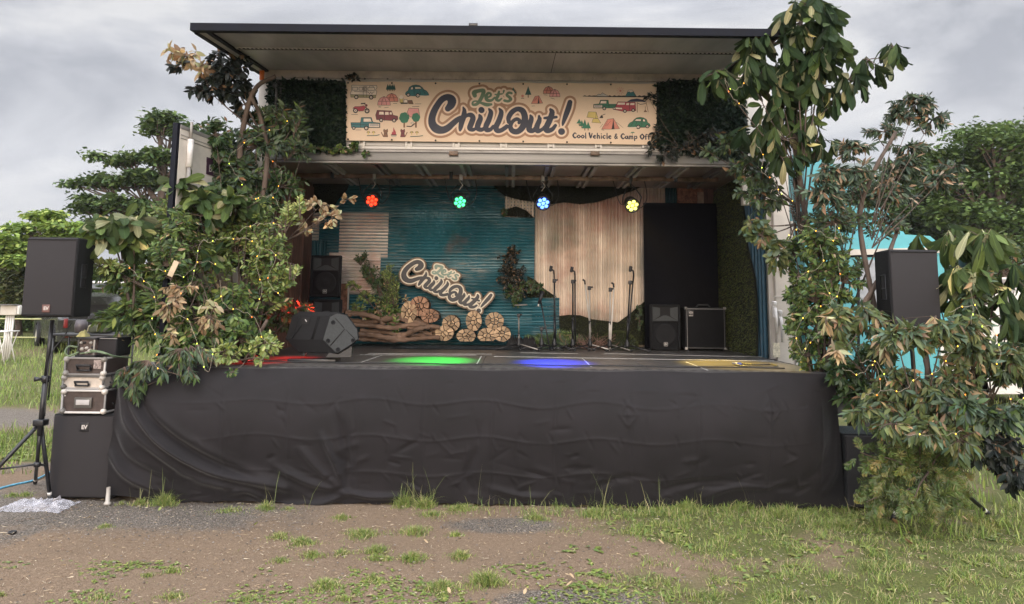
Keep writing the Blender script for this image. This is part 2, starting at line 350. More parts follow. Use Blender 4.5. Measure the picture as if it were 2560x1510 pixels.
# ------------------------------------------------------------------ stage truck and deck
YF, YT, YB = 7.55, 9.4, 11.7
ZS = P(1280, 925, YF).z
XL, XR = -3.12, 3.22
ZC = P(1280, 409, YT).z            # ceiling level
ZH = P(1250, 186, YT).z            # hinge of the raised wing
XHR = P(1868, 240, YT).x
print('ZS %.2f ZC %.2f ZH %.2f XHR %.2f ground %.2f' % (ZS, ZC, ZH, XHR, P(1280, 1262, YF).z), 'corners', P(315, 915, YF), P(2085, 930, YF))
M_alu = pm('aluminium', (.48, .46, .44), .32, .85, var=.12, scale=3, bump=.08, bscale=30, stretch=(.3, 1, 4))
M_alud = pm('aluminium_dull', (.36, .34, .33), .45, .7, var=.25, scale=4, bump=.1)
M_white = pm('white_paint', (.60, .57, .53), .4, var=.08, scale=2, bump=.05)
M_cream = pm('cream_paint', (.55, .50, .44), .45, var=.12, scale=3, bump=.05)
M_navy = pm('dark_rubber', (.004, .005, .010), .7, spec=.2, var=.3, scale=8)
M_black = pm('black_plastic', (.016, .016, .018), .5, var=.25, scale=14, bump=.15, bscale=250)
M_blackm = pm('black_metal', (.014, .014, .016), .35, .3, var=.3, scale=8)
M_under = pm('wing_underside', (.27, .26, .265), .42, .4, var=.22, scale=1.6, bump=.08, bscale=2.5, stretch=(2.2, .5, 1))
M_dark = pm('dark_gap', (.012, .011, .011), .9)
M_ceil = pm('ceiling_metal', (.25, .20, .17), .32, .8, var=.35, scale=2.5, bump=.15, bscale=5)
M_rustm = pm('worn_steel', (.26, .17, .12), .5, .6, var=.5, scale=9, bump=.2)
M_osb = pm('osb_board', (.33, .15, .09), .8, var=.5, scale=22, bump=.4, bscale=50)
M_rwood = pm('red_brown_boards', (.16, .075, .05), .65, var=.4, scale=7, bump=.3, bscale=30, stretch=(3, 3, .4))
M_chrome = pm('steel', (.40, .37, .33), .3, .9, var=.1)
M_amber = pm('amber_lens', (.7, .16, .03), .3, var=.1)
def corr_mat(name, base, chips, amt, russet=(.30, .10, .05), ramt=.4, stretch=(1.2, 1, 14), green=None):
    M = bpy.data.materials.new(name); M.use_nodes = True; nt = M.node_tree; b = nt.nodes['Principled BSDF']; N = nt.nodes; L = nt.links
    tc = N.new('ShaderNodeTexCoord'); mp = N.new('ShaderNodeMapping'); mp.inputs['Scale'].default_value = stretch; L.new(tc.outputs['Object'], mp.inputs[0])
    def nz(sc, src, det=6, ro=.6):
        n = N.new('ShaderNodeTexNoise'); n.inputs['Scale'].default_value = sc; n.inputs['Detail'].default_value = det; n.inputs['Roughness'].default_value = ro; L.new(src, n.inputs['Vector']); return n.outputs['Fac']
    def ramp(f, a, c):
        r = N.new('ShaderNodeMapRange'); r.inputs[1].default_value = a; r.inputs[2].default_value = c; L.new(f, r.inputs[0]); return r.outputs[0]
    def mix(f, a, c):
        m = N.new('ShaderNodeMix'); m.data_type = 'RGBA'; L.new(f, m.inputs[0])
        for s, i in ((a, 6), (c, 7)):
            if isinstance(s, tuple): m.inputs[i].default_value = (*s, 1)
            else: L.new(s, m.inputs[i])
        return m.outputs[2]
    c = mix(ramp(nz(1.3, tc.outputs['Object']), .3, .7), tuple(x*.7 for x in base), tuple(min(1, x*1.2) for x in base))
    big = ramp(nz(.9, tc.outputs['Object'], 3), .45, .68); 
    chip = ramp(nz(2.6, mp.outputs[0], 9, .7), .60-amt*.1, .64-min(0, amt)*.12); mm = N.new('ShaderNodeMath'); mm.operation = 'MULTIPLY'; L.new(chip, mm.inputs[0]); L.new(big, mm.inputs[1])
    c = mix(mm.outputs[0], c, chips)
    r1 = ramp(nz(.75, tc.outputs['Object'], 5, .65), .62-ramt*.12, .74); m2 = N.new('ShaderNodeMath'); m2.operation = 'MULTIPLY'; L.new(r1, m2.inputs[0]); m2.inputs[1].default_value = min(1, ramt*1.6)
    c = mix(m2.outputs[0], c, russet)  # reddish brown patches laid over the base by broad noise
    if green:
        mp2 = N.new('ShaderNodeMapping'); mp2.inputs['Location'].default_value = (3.3, 0, 5.1); L.new(tc.outputs['Object'], mp2.inputs[0])
        g = ramp(nz(.9, mp2.outputs[0], 4), .52, .72); m3 = N.new('ShaderNodeMath'); m3.operation = 'MULTIPLY'; m3.inputs[1].default_value = .8; L.new(g, m3.inputs[0]); c = mix(m3.outputs[0], c, green)  # greenish patches laid over in the same way, noise shifted
    L.new(c, b.inputs['Base Color']); b.inputs['Roughness'].default_value = .42; b.inputs['Metallic'].default_value = .15
    return M
M_teal = corr_mat('teal_corrugated', (.030, .135, .170), (.42, .38, .33), 1.3, ramt=.35)
M_teal2 = corr_mat('teal_corrugated_plain', (.03, .10, .115), (.3, .3, .28), .2, ramt=.1)
M_cor = corr_mat('cream_corrugated', (.70, .59, .48), (.45, .33, .25), -1.5, russet=(.42, .16, .11), ramt=1.2, stretch=(12, 1, 1.5), green=(.16, .21, .16))
M_corw = corr_mat('white_corrugated', (.70, .62, .56), (.4, .3, .25), -1.5, russet=(.50, .16, .10), ramt=1.2, green=(.22, .30, .22))
M_blue = corr_mat('blue_corrugated', (.02, .085, .13), (.30, .24, .2), .6, ramt=.15, stretch=(8, 8, 1.2))
truck = thing('stage_truck', 'wing body stage truck with open side, raised roof wing and turquoise cab', 'truck', (0, YB, 0))
def part(name, mb, mat, parent=None, label=None, world=True, **k):
    o = mb.build(name, mat, parent if parent else truck, world=world, **k)
    if label: o['label'] = label
    return o
def bx(x0, x1, y0, y1, z0, z1, mb=None, bev=0, mi=0):
    mb = mb or MB(); return mb.box(((x0+x1)/2, (y0+y1)/2, (z0+z1)/2), (abs(x1-x0), abs(y1-y0), abs(z1-z0)), bev=bev, mi=mi)
# body: floor, walls, ceiling
part('truck_floor', bx(XL-.05, XR+.05, YT, YB+.1, ZS-.14, ZS-.004), pm('stage_floor', (.08, .073, .068), .38, var=.35, scale=2.5, bump=.1, bscale=20, stretch=(1, 6, 1)))
part('back_wall', bx(XL-.1, XR+.1, YB+.06, YB+.14, ZS-.1, ZH), M_rwood)
part('end_wall', bx(XL-.1, XL, YT+.05, YB+.14, ZS-.1, ZH), M_rwood, label='reddish brown boarded end wall')
part('end_wall', bx(XR, XR+.1, YT+.05, YB+.14, ZS-.1, ZH), M_cream, label='pale end wall beside the cab')
part('roof', bx(XL-.1, XR+.1, YT+.06, YB+.14, ZC+.75, ZH+.02), M_cream)
part('chassis', bx(XL, XR+1.2, YT+.3, YB-.2, .55, ZS-.16), M_blackm)
for xx in (-1.9, -1.0, 4.75):
    w = MB(); w.lathe([(.0, -.13), (.25, -.13), (.27, -.05), (.45, -.1), (.47, 0), (.45, .12), (.0, .12)], (xx, YT+.35, .47), 24, rot=Rx(R(90)), sm=False); part('wheel', w, M_black)
# ceiling and its ribs, header above the opening
part('ceiling', bx(XL, XR, YT+.12, YB+.05, ZC+.06, ZC+.10), M_ceil)
for u0 in (800, 925, 1035, 1148, 1262, 1365, 1470, 1590, 1700, 1800):
    x0 = P(u0, 415, YT+.15).x; x1 = x0*1.0
    for dx in (0, .09):
        part('ceiling_rib', bx(x0+dx, x0+dx+.045, YT+.2, YB-.3, ZC+.0, ZC+.055), M_alud)
xh0 = P(668, 380, YT).x; xh1 = XR+.02
def hrow(v0, v1, dy, mat, nm, u0=668, x1=None):
    z0, z1 = P(1250, v1, YT-dy).z, P(1250, v0, YT-dy).z
    return part(nm, bx(P(u0, v1, YT).x, xh1 if x1 is None else x1, YT-dy, YT+.06, z0, z1, bev=.006), mat)
hrow(384, 405, .05, M_alu, 'header_beam'); hrow(405.5, 411, .02, M_alud, 'header_lip')
hrow(376, 383, .02, M_alud, 'header_beam'); hrow(368, 375.5, .04, M_alu, 'header_beam')
hrow(200, 367.5, .0, M_white, 'header_panel'); hrow(180, 199.5, .03, pm('hinge_metal', (.42, .36, .32), .45, .3, var=.3, scale=3), 'hinge_beam', 664, XHR)
for i in range(3):                  # thin dull strips drawn as shadow lines across the header panel
    z = P(1250, 352+i*6, YT).z; part('panel_seam', bx(xh0, xh1, YT-.004, YT+.001, z, z+.004), M_alud)
for k in range(8):                  # folding hinges under the banner
    u = 905+118*k
    if u > 1640: continue
    mb = MB(); z0, z1 = P(u, 372, YT).z, P(u, 350, YT).z; x = P(u, 360, YT).x
    bx(x-.045, x-.022, YT-.045, YT-.002, z0, z1, mb); bx(x+.022, x+.045, YT-.045, YT-.002, z0, z1, mb); bx(x-.021, x+.021, YT-.03, YT-.003, z0+.02, z0+.06, mb)
    part('hinge_bracket', mb, M_white)
for u in (1135, 1486):
    mb = MB(); x = P(u, 387, YT).x; z = P(u, 387, YT).z
    bx(x-.055, x+.055, YT-.09, YT-.052, z-.015, z+.03, mb, .004); mb.tube([(x-.06, YT-.1, z-.02), (x+.06, YT-.1, z-.02)], .008)
    part('wing_latch', mb, M_rustm)
for k in range(16):                 # bolts on the hinge beam
    u = 855+57*k; p = P(u, 196.5, YT-.035)
    part('bolt', MB().lathe([(0, -.006), (.012, -.006), (.012, .004)], p, 8, rot=Rx(R(90))), M_blackm)
# raised roof wing
c1 = P(661, 184, YT); YW = 7.42; c0 = P(478, 70, YW); xw0 = c0.x; xw1 = 2.72
c0.z = P(478, 70, YW).z
zt = lambda y, x: ZH+.02+(c0.z-ZH-.02)*(YT-y)/(YT-YW)
def slab(x0, x1, ya, yb, dz0, dz1, nm, mat, parent=None):
    mb = MB(); pts = []
    for y in (ya, yb):
        z = zt(y, 0)
        pts.append([(x0, y, z+dz0), (x1, y, z+dz0), (x1, y, z+dz1), (x0, y, z+dz1)])
    a, b = pts; vs = a+b
    mb.add(vs, [(0, 1, 2, 3), (7, 6, 5, 4), (0, 4, 5, 1), (1, 5, 6, 2), (2, 6, 7, 3), (3, 7, 4, 0)])
    return part(nm, mb, mat, parent)
wing = slab(xw0+.12, xw1-.06, YW+.07, YT+.02, -.0, .05, 'roof_wing', M_under)
slab(xw0, xw1, YW-.03, YW+.07, -.032, .048, 'rubber_edge', M_navy, wing)
slab(xw0-.0, xw0+.05, YW+.08, YT+.1, -.04, .06, 'rubber_edge', M_navy, wing); slab(xw0+.051, xw0+.115, YW+.08, YT, -.03, .05, 'side_rail', M_alud, wing)
slab(xw0+.116, xw0+.16, YW+.08, YT, -.025, -.002, 'side_rail', M_navy, wing); slab(xw1-.05, xw1, YW+.08, YT, -.04, .06, 'rubber_edge', M_navy, wing)
slab(xw0+.165, xw1-.06, YW+.075, YW+.10, -.02, -.003, 'trim_strip', M_alu, wing)
ym = 8.18; slab(xw0+.165, xw1-.06, ym+.05, ym+.065, -.02, -.003, 'trim_strip', M_alu, wing); slab(xw0+.165, xw1-.06, ym, ym+.049, -.012, -.003, 'trim_strip', M_alud, wing)
mb = MB()
for k in range(120):
    x = xw0+.2+k*(xw1-xw0-.3)/120; z = zt(ym+.025, 0)-.0135; mb.poly([(x, ym+.006, z), (x+.022, ym+.014, z), (x+.026, ym+.043, z), (x+.004, ym+.036, z)], (0, 0, -.002))
part('vent_slots', mb, M_dark, wing)
xs_ = P(1385, 150, 8.6).x; slab(xs_, xs_+.006, ym+.08, YT-.05, -.004, -.001, 'panel_seam', M_dark, wing)
mb = MB(); p = P(1183, 84, YW); mb.box((p.x, YW+.0, zt(YW, 0)+.062), (.09, .05, .03), bev=.006); part('roof_marker', mb, M_blackm, wing)
# corner posts
zp = P(700, 700, YT)
part('corner_post', bx(XL-.14, XL+.02, YT-.02, YT+.05, .9, ZH+.02, bev=.008), M_cream)
part('corner_post', bx(XL+.025, XL+.08, YT+.0, YT+.06, ZS-.05, ZC, bev=.006), M_rwood)
part('corner_post', bx(XL+.085, XL+.115, YT+.02, YT+.06, ZS-.05, ZC, bev=.004), M_cream)
part('corner_post', bx(XR+.06, XR+.27, YT-.02, YT+.06, .9, ZC+.1, bev=.01), M_cream, label='pale steel post with door latches')
part('door_edge', bx(XR+.275, XR+.30, YT-.04, YT+.06, .9, ZC-.7), M_white)
part('corner_post', bx(XHR-.1, XHR+.0, YT-.04, YT+.06, ZC-.5, ZH+.02, bev=.006), M_cream)
p = P(655, 188, YT-.1); part('marker_lamp', MB().box(p, (.05, .06, .13), bev=.012), M_amber)
mb = MB(); p = P(693, 200, YT-.1); mb.tube([p, p+V((0, 0, -.55))], .018); mb.tube([p+V((.05, 0, -.1)), p+V((.05, 0, -1.0))], .012); mb.box(p+V((.02, .03, -.08)), (.16, .05, .1), bev=.005); part('wing_strut', mb, M_alud)
for i, (du, dv) in enumerate(((0, 0), (14, 22))):       # the two lever latches on the right post
    mb = MB(); a = P(1936+du, 765+dv, YT-.06); x, z = a.x, a.z; s = YT/FPX
    mb.box((x, YT-.05, z-8*s), (.05, .03, .2), bev=.01); mb.tube([(x, YT-.08, z-5*s), (x+.005, YT-.10, z-30*s), (x+.01, YT-.08, z-66*s)], [.022, .02, .012]); mb.box((x, YT-.075, z+6*s), (.04, .04, .05), bev=.008)
    part('latch_handle', mb, M_alu)
p = P(1941, 870, YT-.03); mb = MB(); mb.box(p+V((0, 0, .02)), (.085, .006, .085)); mb.box(p+V((0, 0, -.07)), (.085, .006, .085)); part('sticker', mb, pm('sticker_paper', (.55, .5, .38), .7, var=.3, scale=40))
p = P(1944, 742, YT-.03); part('latch_plate', MB().box(p, (.12, .01, .008)), M_chrome)
p = P(1960, 675, YT-.03); part('latch_plate', MB().box(p, (.12, .03, .045), bev=.008), M_white)
# corrugated sheets
def corr(u0, v0, u1, v1, mat, axis, Y=YB+.03, per=.050, amp=.032, label=None):
    vm = (v0+v1)/2; um = (u0+u1)/2; x0, x1 = P(u0, vm, Y).x, P(u1, vm, Y).x; z1, z0 = P(um, v0, Y).z, P(um, v1, Y).z
    z0 = max(z0, ZS-.01); mb = MB(); vs = []; fs = []
    Lg = (x1-x0) if axis == 'v' else (z1-z0); n = max(8, int(Lg/per)*6)
    for i in range(n+1):
        s = i/n*Lg; d = -amp*abs(math.sin(math.pi*s/per))**1.3*.9
        if axis == 'v': vs += [(x0+s, Y+d, z0), (x0+s, Y+d, z1)]
        else: vs += [(x0, Y+d, z0+s), (x1, Y+d, z0+s)]
    fs = [(2*i, 2*i+1, 2*i+3, 2*i+2) for i in range(n)]
    mb.add(vs, fs, 0, False); return part('corrugated_sheet', mb, mat, label=label)
corr(735, 440, 1336, 870, M_teal, 'h', label='worn teal corrugated sheet with horizontal ribs')
corr(1330, 744, 1398, 870, M_teal, 'h', YB+.005); corr(849, 531, 971, 644, M_corw, 'h', YB+.012, label='pale corrugated patch with pink and green tints')
corr(745, 531, 799, 602, M_corw, 'h', YB+.012); corr(822, 632, 951, 736, M_corw, 'h', YB+.009); corr(774, 601, 818, 640, M_teal2, 'v', YB+.010)
corr(1262, 440, 1336, 543, M_cor, 'v', YB+.012, .052); corr(1337, 440, 1612, 870, M_cor, 'v', YB+.03, .052, label='cream corrugated sheet with vertical ribs and reddish and greenish patches')
corr(1610, 440, 1662, 540, M_cor, 'v', YB+.02, .045)
corr(1663, 440, 1692, 545, M_teal2, 'v', YB+.015, .045)
def wallbox(u0, v0, u1, v1, Y, th, mat, nm, label=None):
    a = P((u0+u1)/2, v0, Y); b = P((u0+u1)/2, v1, Y); x0 = P(u0, (v0+v1)/2, Y).x; x1 = P(u1, (v0+v1)/2, Y).x
    return part(nm, bx(x0, x1, Y, Y+th, max(b.z, ZS), a.z), mat, label=label)
wallbox(1694, 440, 1762, 545, YB+.02, .03, M_osb, 'board', 'reddish particle board panel'); wallbox(1724, 440, 1741, 515, YB-.01, .03, M_osb, 'board')
wallbox(1745, 480, 1760, 560, YB-.02, .03, pm('pale_wood', (.45, .30, .2), .7, var=.25, scale=12), 'board', 'short pale wood batten')
wallbox(1763, 440, 1800, 860, YB+.0, .03, M_rwood, 'board'); wallbox(852, 709, 868, 782, YB-.06, .03, M_osb, 'board'); wallbox(868.5, 709, 872, 784, YB-.07, .03, M_cream, 'board')
wallbox(738, 640, 772, 860, YB-.2, .03, M_rwood, 'board', 'dark red brown wooden boards in the corner')
for (yy, x_) in ((9.6, .0), (10.1, .0), (10.6, 0), (11.15, 0)): part('board', bx(XL+.001, XL+.03, yy, yy+.46, ZS, ZC), M_rwood)
# blue ribbed sheet on the right end wall
mb = MB(); vs = []; n = 120
for i in range(n+1):
    y = YT+.06+i/n*1.9; ph = (i % 8)/8; d = .028 if ph < .5 else 0
    vs += [(XR-.004-d, y, ZS), (XR-.004-d, y, ZC+.02)]
mb.add(vs, [(2*i, 2*i+1, 2*i+3, 2*i+2) for i in range(n)]); part('corrugated_sheet', mb, M_blue, label='deep blue ribbed sheet on the end wall')
# stage deck on its trestles
XD0, XD1 = P(318, 915, YF).x, P(2080, 930, YF).x
deck = thing('stage_deck', 'low black stage deck in front of the open truck, with pale tape lines', 'stage', ((XD0+XD1)/2, YF, 0))
M_deck = pm('deck_top', (.085, .078, .072), .34, var=.35, scale=1.6, bump=.12, bscale=14, stretch=(1, 5, 1))
nb = 4; wd = (XD1-XD0)/nb
for i in range(nb): part('deck_panel', bx(XD0+i*wd+.003, XD0+(i+1)*wd-.003, YF+.04, YT-.03, ZS-.12, ZS, bev=.004), M_deck, deck)
for x in np.linspace(XD0+.12, XD1-.12, 7):
    for y in (YF+.12, YT-.3):
        part('leg', MB().tube([(x, y, .02), (x, y, ZS-.12)], .024), M_chrome, deck)
for px in (289, 753, 1178, 1760):
    g = G(px, 1246 if px < 400 else 1250, .02)
    part('leg', MB().lathe([(0, 0), (.035, 0), (.03, .02), (.02, .03), (.018, .16)], (g.x, YF+.03 if px > 400 else YF-.12, 0), 12), M_chrome, deck)
M_tape = pm('pale_tape', (.62, .60, .56), .5, var=.2, scale=30)
def strip(pts, wd, mat, parent, nm='tape_line', z=ZS+.003, th=.002):
    mb = MB(); pts = [V(p) for p in pts]
    for a, b in zip(pts[:-1], pts[1:]):
        d = (b-a).normalized(); s = V((-d.y, d.x, 0))*wd/2
        mb.poly([a-s, b-s, b+s, a+s], (0, 0, th))
    return part(nm, mb, mat, parent)
zt_ = ZS+.002
strip([G(920, 884, zt_), G(1230, 885.5, zt_)], .022, M_tape, deck); strip([G(1235, 891, zt_), G(1935, 903, zt_)], .03, M_tape, deck); strip([G(900, 887, zt_), G(1190, 888, zt_)], .012, M_tape, deck)
strip([G(1300, 882, zt_), G(1445, 884, zt_)], .02, M_tape, truck); strip([G(1510, 884, zt_), G(1930, 893, zt_)], .012, M_tape, truck)
strip([G(903, 906, zt_), G(955, 888, zt_)], .012, M_tape, deck); strip([G(1192, 910, zt_), G(1204, 890, zt_)], .012, M_tape, deck); strip([G(1478, 917, zt_), G(1455, 895, zt_)], .012, M_tape, deck); strip([G(1770, 926, zt_), G(1715, 905, zt_)], .012, M_tape, deck); strip([G(612, 905, zt_), G(645, 893, zt_)], .012, M_tape, deck)
# ------------------------------------------------------------------ black cloth skirt
def skirt():
    nx, nz_ = 560, 120
    top0, top1 = P(316, 917, YF), P(2083, 932, YF); us = np.linspace(0, 1, nx); ts = np.linspace(0, 1, nz_)
    U, T = np.meshgrid(us, ts)
    hem = smooth([(0, 1236), (60, 1240), (200, 1262), (330, 1250), (440, 1280), (520, 1280), (640, 1262), (760, 1262), (900, 1266), (1100, 1272), (1250, 1290), (1400, 1280), (1600, 1284), (1765, 1280)], 8)
    bu = 268+(2112-268)*us; tu = 316+(2083-316)*us
    hv = np.interp(us*1765, hem[:, 0], hem[:, 1]); tvv = 917+(932-917)*us+1.5*np.sin(us*40)
    PUX = tu[None, :]+(bu-tu)[None, :]*T**1.15; PVX = tvv[None, :]+(hv-tvv)[None, :]*T
    off = -.03-(.15+.05*np.cos(U*7))*np.sin(np.pi*np.clip(T, 0, 1)**.75)**1.2*(1-.9*np.exp(-((1-U)/.03)**2))*(1-.5*np.exp(-(U/.02)**2))
    def ridge(pl, amp, wd, shp=2.0):
        p = smooth(pl, 6) if len(pl) > 2 else np.array(pl, float); D = np.full(PUX.shape, 1e9); tt = np.zeros(PUX.shape); n = len(p)-1
        for i, (a, b) in enumerate(zip(p[:-1], p[1:])):
            dx, dy = b[0]-a[0], b[1]-a[1]; l2 = dx*dx+dy*dy+1e-9; t = np.clip(((PUX-a[0])*dx+(PVX-a[1])*dy)/l2, 0, 1)
            d = np.hypot(PUX-a[0]-t*dx, PVX-a[1]-t*dy); m_ = d < D; D = np.where(m_, d, D); tt = np.where(m_, (i+t)/n, tt)
        return amp*np.exp(-(D/wd)**shp)*np.sin(np.pi*np.clip(tt*.94+.03, 0, 1))**.6
    for pl, a, wd in [([(318, 940), (345, 1040), (410, 1120), (500, 1185), (600, 1215)], -.14, 13), ([(322, 945), (385, 1040), (450, 1110), (560, 1175), (720, 1215)], -.12, 12),
                      ([(330, 1000), (370, 1075), (440, 1150), (540, 1200)], .10, 15), ([(350, 980), (420, 1060), (520, 1130), (640, 1185)], .09, 16), ([(285, 1120), (330, 1180), (400, 1225)], -.07, 12), ([(290, 1060), (330, 1140), (430, 1200)], .05, 12),
                      ([(400, 1020), (480, 1090), (600, 1160), (760, 1225)], -.045, 16), ([(868, 1226), (780, 1200), (700, 1160)], -.05, 10), ([(868, 1226), (810, 1170), (760, 1110)], -.04, 10), ([(868, 1226), (845, 1150), (815, 1080)], -.05, 9), ([(868, 1226), (875, 1140), (858, 1040)], .045, 12),
                      ([(868, 1226), (930, 1238), (1010, 1238)], -.05, 8), ([(868, 1232), (800, 1255), (700, 1262)], -.06, 9), ([(1180, 1235), (1170, 1180), (1190, 1120)], .03, 10), ([(1900, 1225), (1990, 1200), (2060, 1130), (2075, 1040)], .02, 14), ([(2040, 1240), (2080, 1180), (2092, 1090)], -.018, 9), ([(1640, 1225), (1700, 1205), (1830, 1190)], .03, 12),
                      ([(1220, 1215), (1300, 1235), (1380, 1240)], -.03, 9), ([(1480, 1220), (1540, 1190), (1600, 1185)], .025, 9), ([(1750, 1240), (1830, 1210), (1930, 1215)], -.03, 9), ([(560, 1235), (620, 1222), (660, 1240)], -.04, 9)]:
        off += ridge(pl, a, wd)
    for u in (575, 730, 900, 1065, 1235, 1390, 1570, 1740, 1905, 2040):      # fold creases of the packed cloth
        off += ridge([(u, 960), (u+random.uniform(-6, 6), 1100), (u+random.uniform(-4, 4), 1225)], -.011, 2.8, 1.1)
    for v0, am in ((1003, .010), (1090, .010), (1180, .012)):
        pl = []
        for i in range(13):
            u = 370+140*i; pl.append((u, v0+(u-1200)*.012+random.uniform(-3, 3)+(9 if i % 2 else -6)))
        off += ridge(pl, -am*.75, 2.8, 1.1)
        for i in range(12):
            u = 400+142*i+random.uniform(-30, 30); v = v0+random.uniform(-20, 14); off += ridge([(u, v), (u+random.uniform(6, 22), v+random.uniform(10, 34))], random.choice((-1, 1))*.009, 3)
    for cu, cv in ((1563, 1030), (1908, 1020)):                               # two diamond shaped creases
        for a, b in (((0, -32), (23, 0)), ((23, 0), (0, 30)), ((0, 30), (-20, 0)), ((-20, 0), (0, -32)), ((-20, 0), (23, 0)), ((0, -32), (0, 30))): off += ridge([(cu+a[0], cv+a[1]), (cu+b[0], cv+b[1])], -.011, 3, 1.1)
    for _ in range(150):
        u = random.uniform(330, 2070); v = random.uniform(950, 1240); a = random.gauss(0, .5)+(1.57 if random.random() < .3 else 0); l = random.uniform(15, 70)
        off += ridge([(u, v), (u+l*math.cos(a), v+l*math.sin(a))], random.choice((-1, 1))*random.uniform(.003, .009), random.uniform(3, 5.5), 1.2)
    for _ in range(60):
        u = random.uniform(330, 2070); v = random.uniform(1120, 1240); a = random.uniform(-.6, .6); l = random.uniform(20, 60)
        off += ridge([(u, v), (u+l*math.cos(a), v+l*math.sin(a))], random.choice((-1, 1))*random.uniform(.006, .016), random.uniform(4, 8))
    vs = []
    for j in range(nz_):
        for i in range(nx):
            y = YF+off[j, i]; p = P(PUX[j, i], PVX[j, i], YF); vs.append((p.x, y, max(p.z, .012+.01*math.sin(i*.3))))
    # turned over the deck edge at the top, and back round both ends
    fs = [(j*nx+i, (j+1)*nx+i, (j+1)*nx+i+1, j*nx+i+1) for j in range(nz_-1) for i in range(nx-1)]
    tb = len(vs); vs += vs[:nx]
    b = len(vs); vs += [(P(tu[i], tvv[i], YF).x, YF+.12+.02*math.sin(i*.11), ZS+.006+.003*math.sin(i*.7)) for i in range(nx)]
    fs += [(tb+i, tb+i+1, b+i+1, b+i) for i in range(nx-1)]
    for side in (0, nx-1):
        b = len(vs); ny = 26
        for j in range(0, nz_, 3):
            x, y, z = vs[j*nx+side]
            for k in range(0, ny): vs.append((x+(.05*math.sin(k*1.7)+(.12 if side else -.12)*0)*min(1, k/4)*(.2+j/nz_), y+k*.075, z))
        rows = list(range(0, nz_, 3)); w_ = ny
        for r in range(len(rows)-1):
            c0_, c1_ = b+r*w_, b+(r+1)*w_
            for k in range(w_-1): fs.append((c0_+k, c0_+k+1, c1_+k+1, c1_+k))
    mb = MB(); mb.add(vs, fs, 0, True)
    M = pm('black_cloth', (.0112, .0094, .0106), .68, var=.25, scale=3, bump=.25, bscale=420, sheen=.1, spec=.22)
    o = mb.build('stage_skirt', M, fix=False); tag(o, 'wide black cloth skirt hanging creased over the front of the stage', 'stage skirt'); return o
skirt()
# ------------------------------------------------------------------ truss pipe and par lamps
zp_ = P(1200, 443, 10.45).z
part('lighting_pipe', MB().tube([(P(745, 441, 10.45).x, 10.45, zp_), (P(1795, 452, 10.45).x, 10.45, zp_)], .034, 14), M_rustm)
for u in (832, 1128, 1365, 1688): part('pipe_clamp', MB().box((P(u, 445, 10.45).x, 10.44, zp_+.04), (.045, .09, .16), bev=.006), M_blackm)
M_lamp = pm('lamp_housing', (.014, .014, .015), .4, .2, var=.2)
def par(u, v, col, lens, lab, tgt, power, spot=22):
    Y = 10.3; c = P(u, v, Y); t = thing('par_lamp', lab, 'stage light', (c.x, 10.45, zp_), 'stage lights hanging from the pipe')
    d = (G(tgt[0], tgt[1], ZS)-c).normalized(); face = (CAMP-c).normalized(); ax = (d*.65+face*.75).normalized()
    q = V((0, 0, 1)).rotation_difference(ax).to_matrix()
    mb = MB(); mb.lathe([(0, -.2), (.06, -.2), (.085, -.16), (.098, -.02), (.105, -.01), (.105, .012), (.092, .012), (.09, .0), (0, .0)], c, 28, rot=q); part('housing', mb, M_lamp, t)
    mb = MB(); s = ax.cross(V((0, 0, 1))).normalized()
    yk = [c+s*.12-ax*.08, c+s*.13+V((0, .0, .12)), V((c.x, 10.42, zp_-.12))+s*.05, V((c.x, 10.42, zp_-.12))-s*.05, c-s*.13+V((0, 0, .12)), c-s*.12-ax*.08]
    mb.tube(yk, .008, 6); mb.tube([V((c.x, 10.42, zp_-.12)), V((c.x, 10.45, zp_+.03))], .013); part('yoke', mb, M_blackm, t)
    mb = MB(); mb.box((c.x, 10.44, zp_-.01), (.045, .08, .08), bev=.006); mb.tube([(c.x-.03, 10.38, zp_-.05), (c.x+.03, 10.36, zp_-.13), (c.x-.02, 10.37, zp_-.2)], .006, 5); part('clamp', mb, M_chrome, t)
    mb = MB(); mb.tube(smooth([tuple(c-ax*.19), tuple(c+V((.12, .12, -.02))), tuple(c+V((.22, .1, .12))), (c.x+.2, 10.5, zp_+.02)], 5), .006, 5); mb.tube(smooth([tuple(c-ax*.18), tuple(c+V((-.15, .15, .05))), (c.x-.25, 10.5, zp_+.03)], 5), .006, 5); part('cable', mb, M_black, t)
    up = ax.orthogonal().normalized(); r2 = ax.cross(up)
    for k in range(7):
        o = V((0, 0, 0)) if k == 6 else (up*math.cos(k*math.pi/3+.5)+r2*math.sin(k*math.pi/3+.5))*.058
        mb = MB(); mb.lathe([(0, .020), (.012, .019), (.022, .013), (.025, .004)], c+o, 14, rot=q)
        part('led_lens', mb, pm('lens_'+lens, col, .2, emit=LENS[lens], estr={'red': 2, 'green': 1.7, 'blue': 4, 'yellow': 1.7}[lens]), t)
    ld = bpy.data.lights.new('par_beam', 'SPOT'); ld.energy = power; ld.color = col; ld.spot_size = R(spot); ld.spot_blend = .85; ld.shadow_soft_size = .06
    lo = bpy.data.objects.new('par_beam', ld); COL.objects.link(lo); lo.parent = t; lo.location = c+ax*.05-V(t.location); lo.rotation_euler = d.to_track_quat('-Z', 'Y').to_euler()
LENS = {'red': (1, .05, .015), 'green': (.10, 1, .40), 'blue': (.10, .25, 1), 'yellow': (.95, 1, .22)}
par(930, 502, (1, .02, .01), 'red', 'stage light glowing red, leftmost on the pipe', (700, 899), 1500)
par(1150, 505, (.02, 1, .08), 'green', 'stage light glowing green over the middle of the stage', (1085, 899), 1250, 25)
par(1358, 508, (.02, .05, 1), 'blue', 'stage light glowing blue, third along the pipe', (1385, 905), 1600)
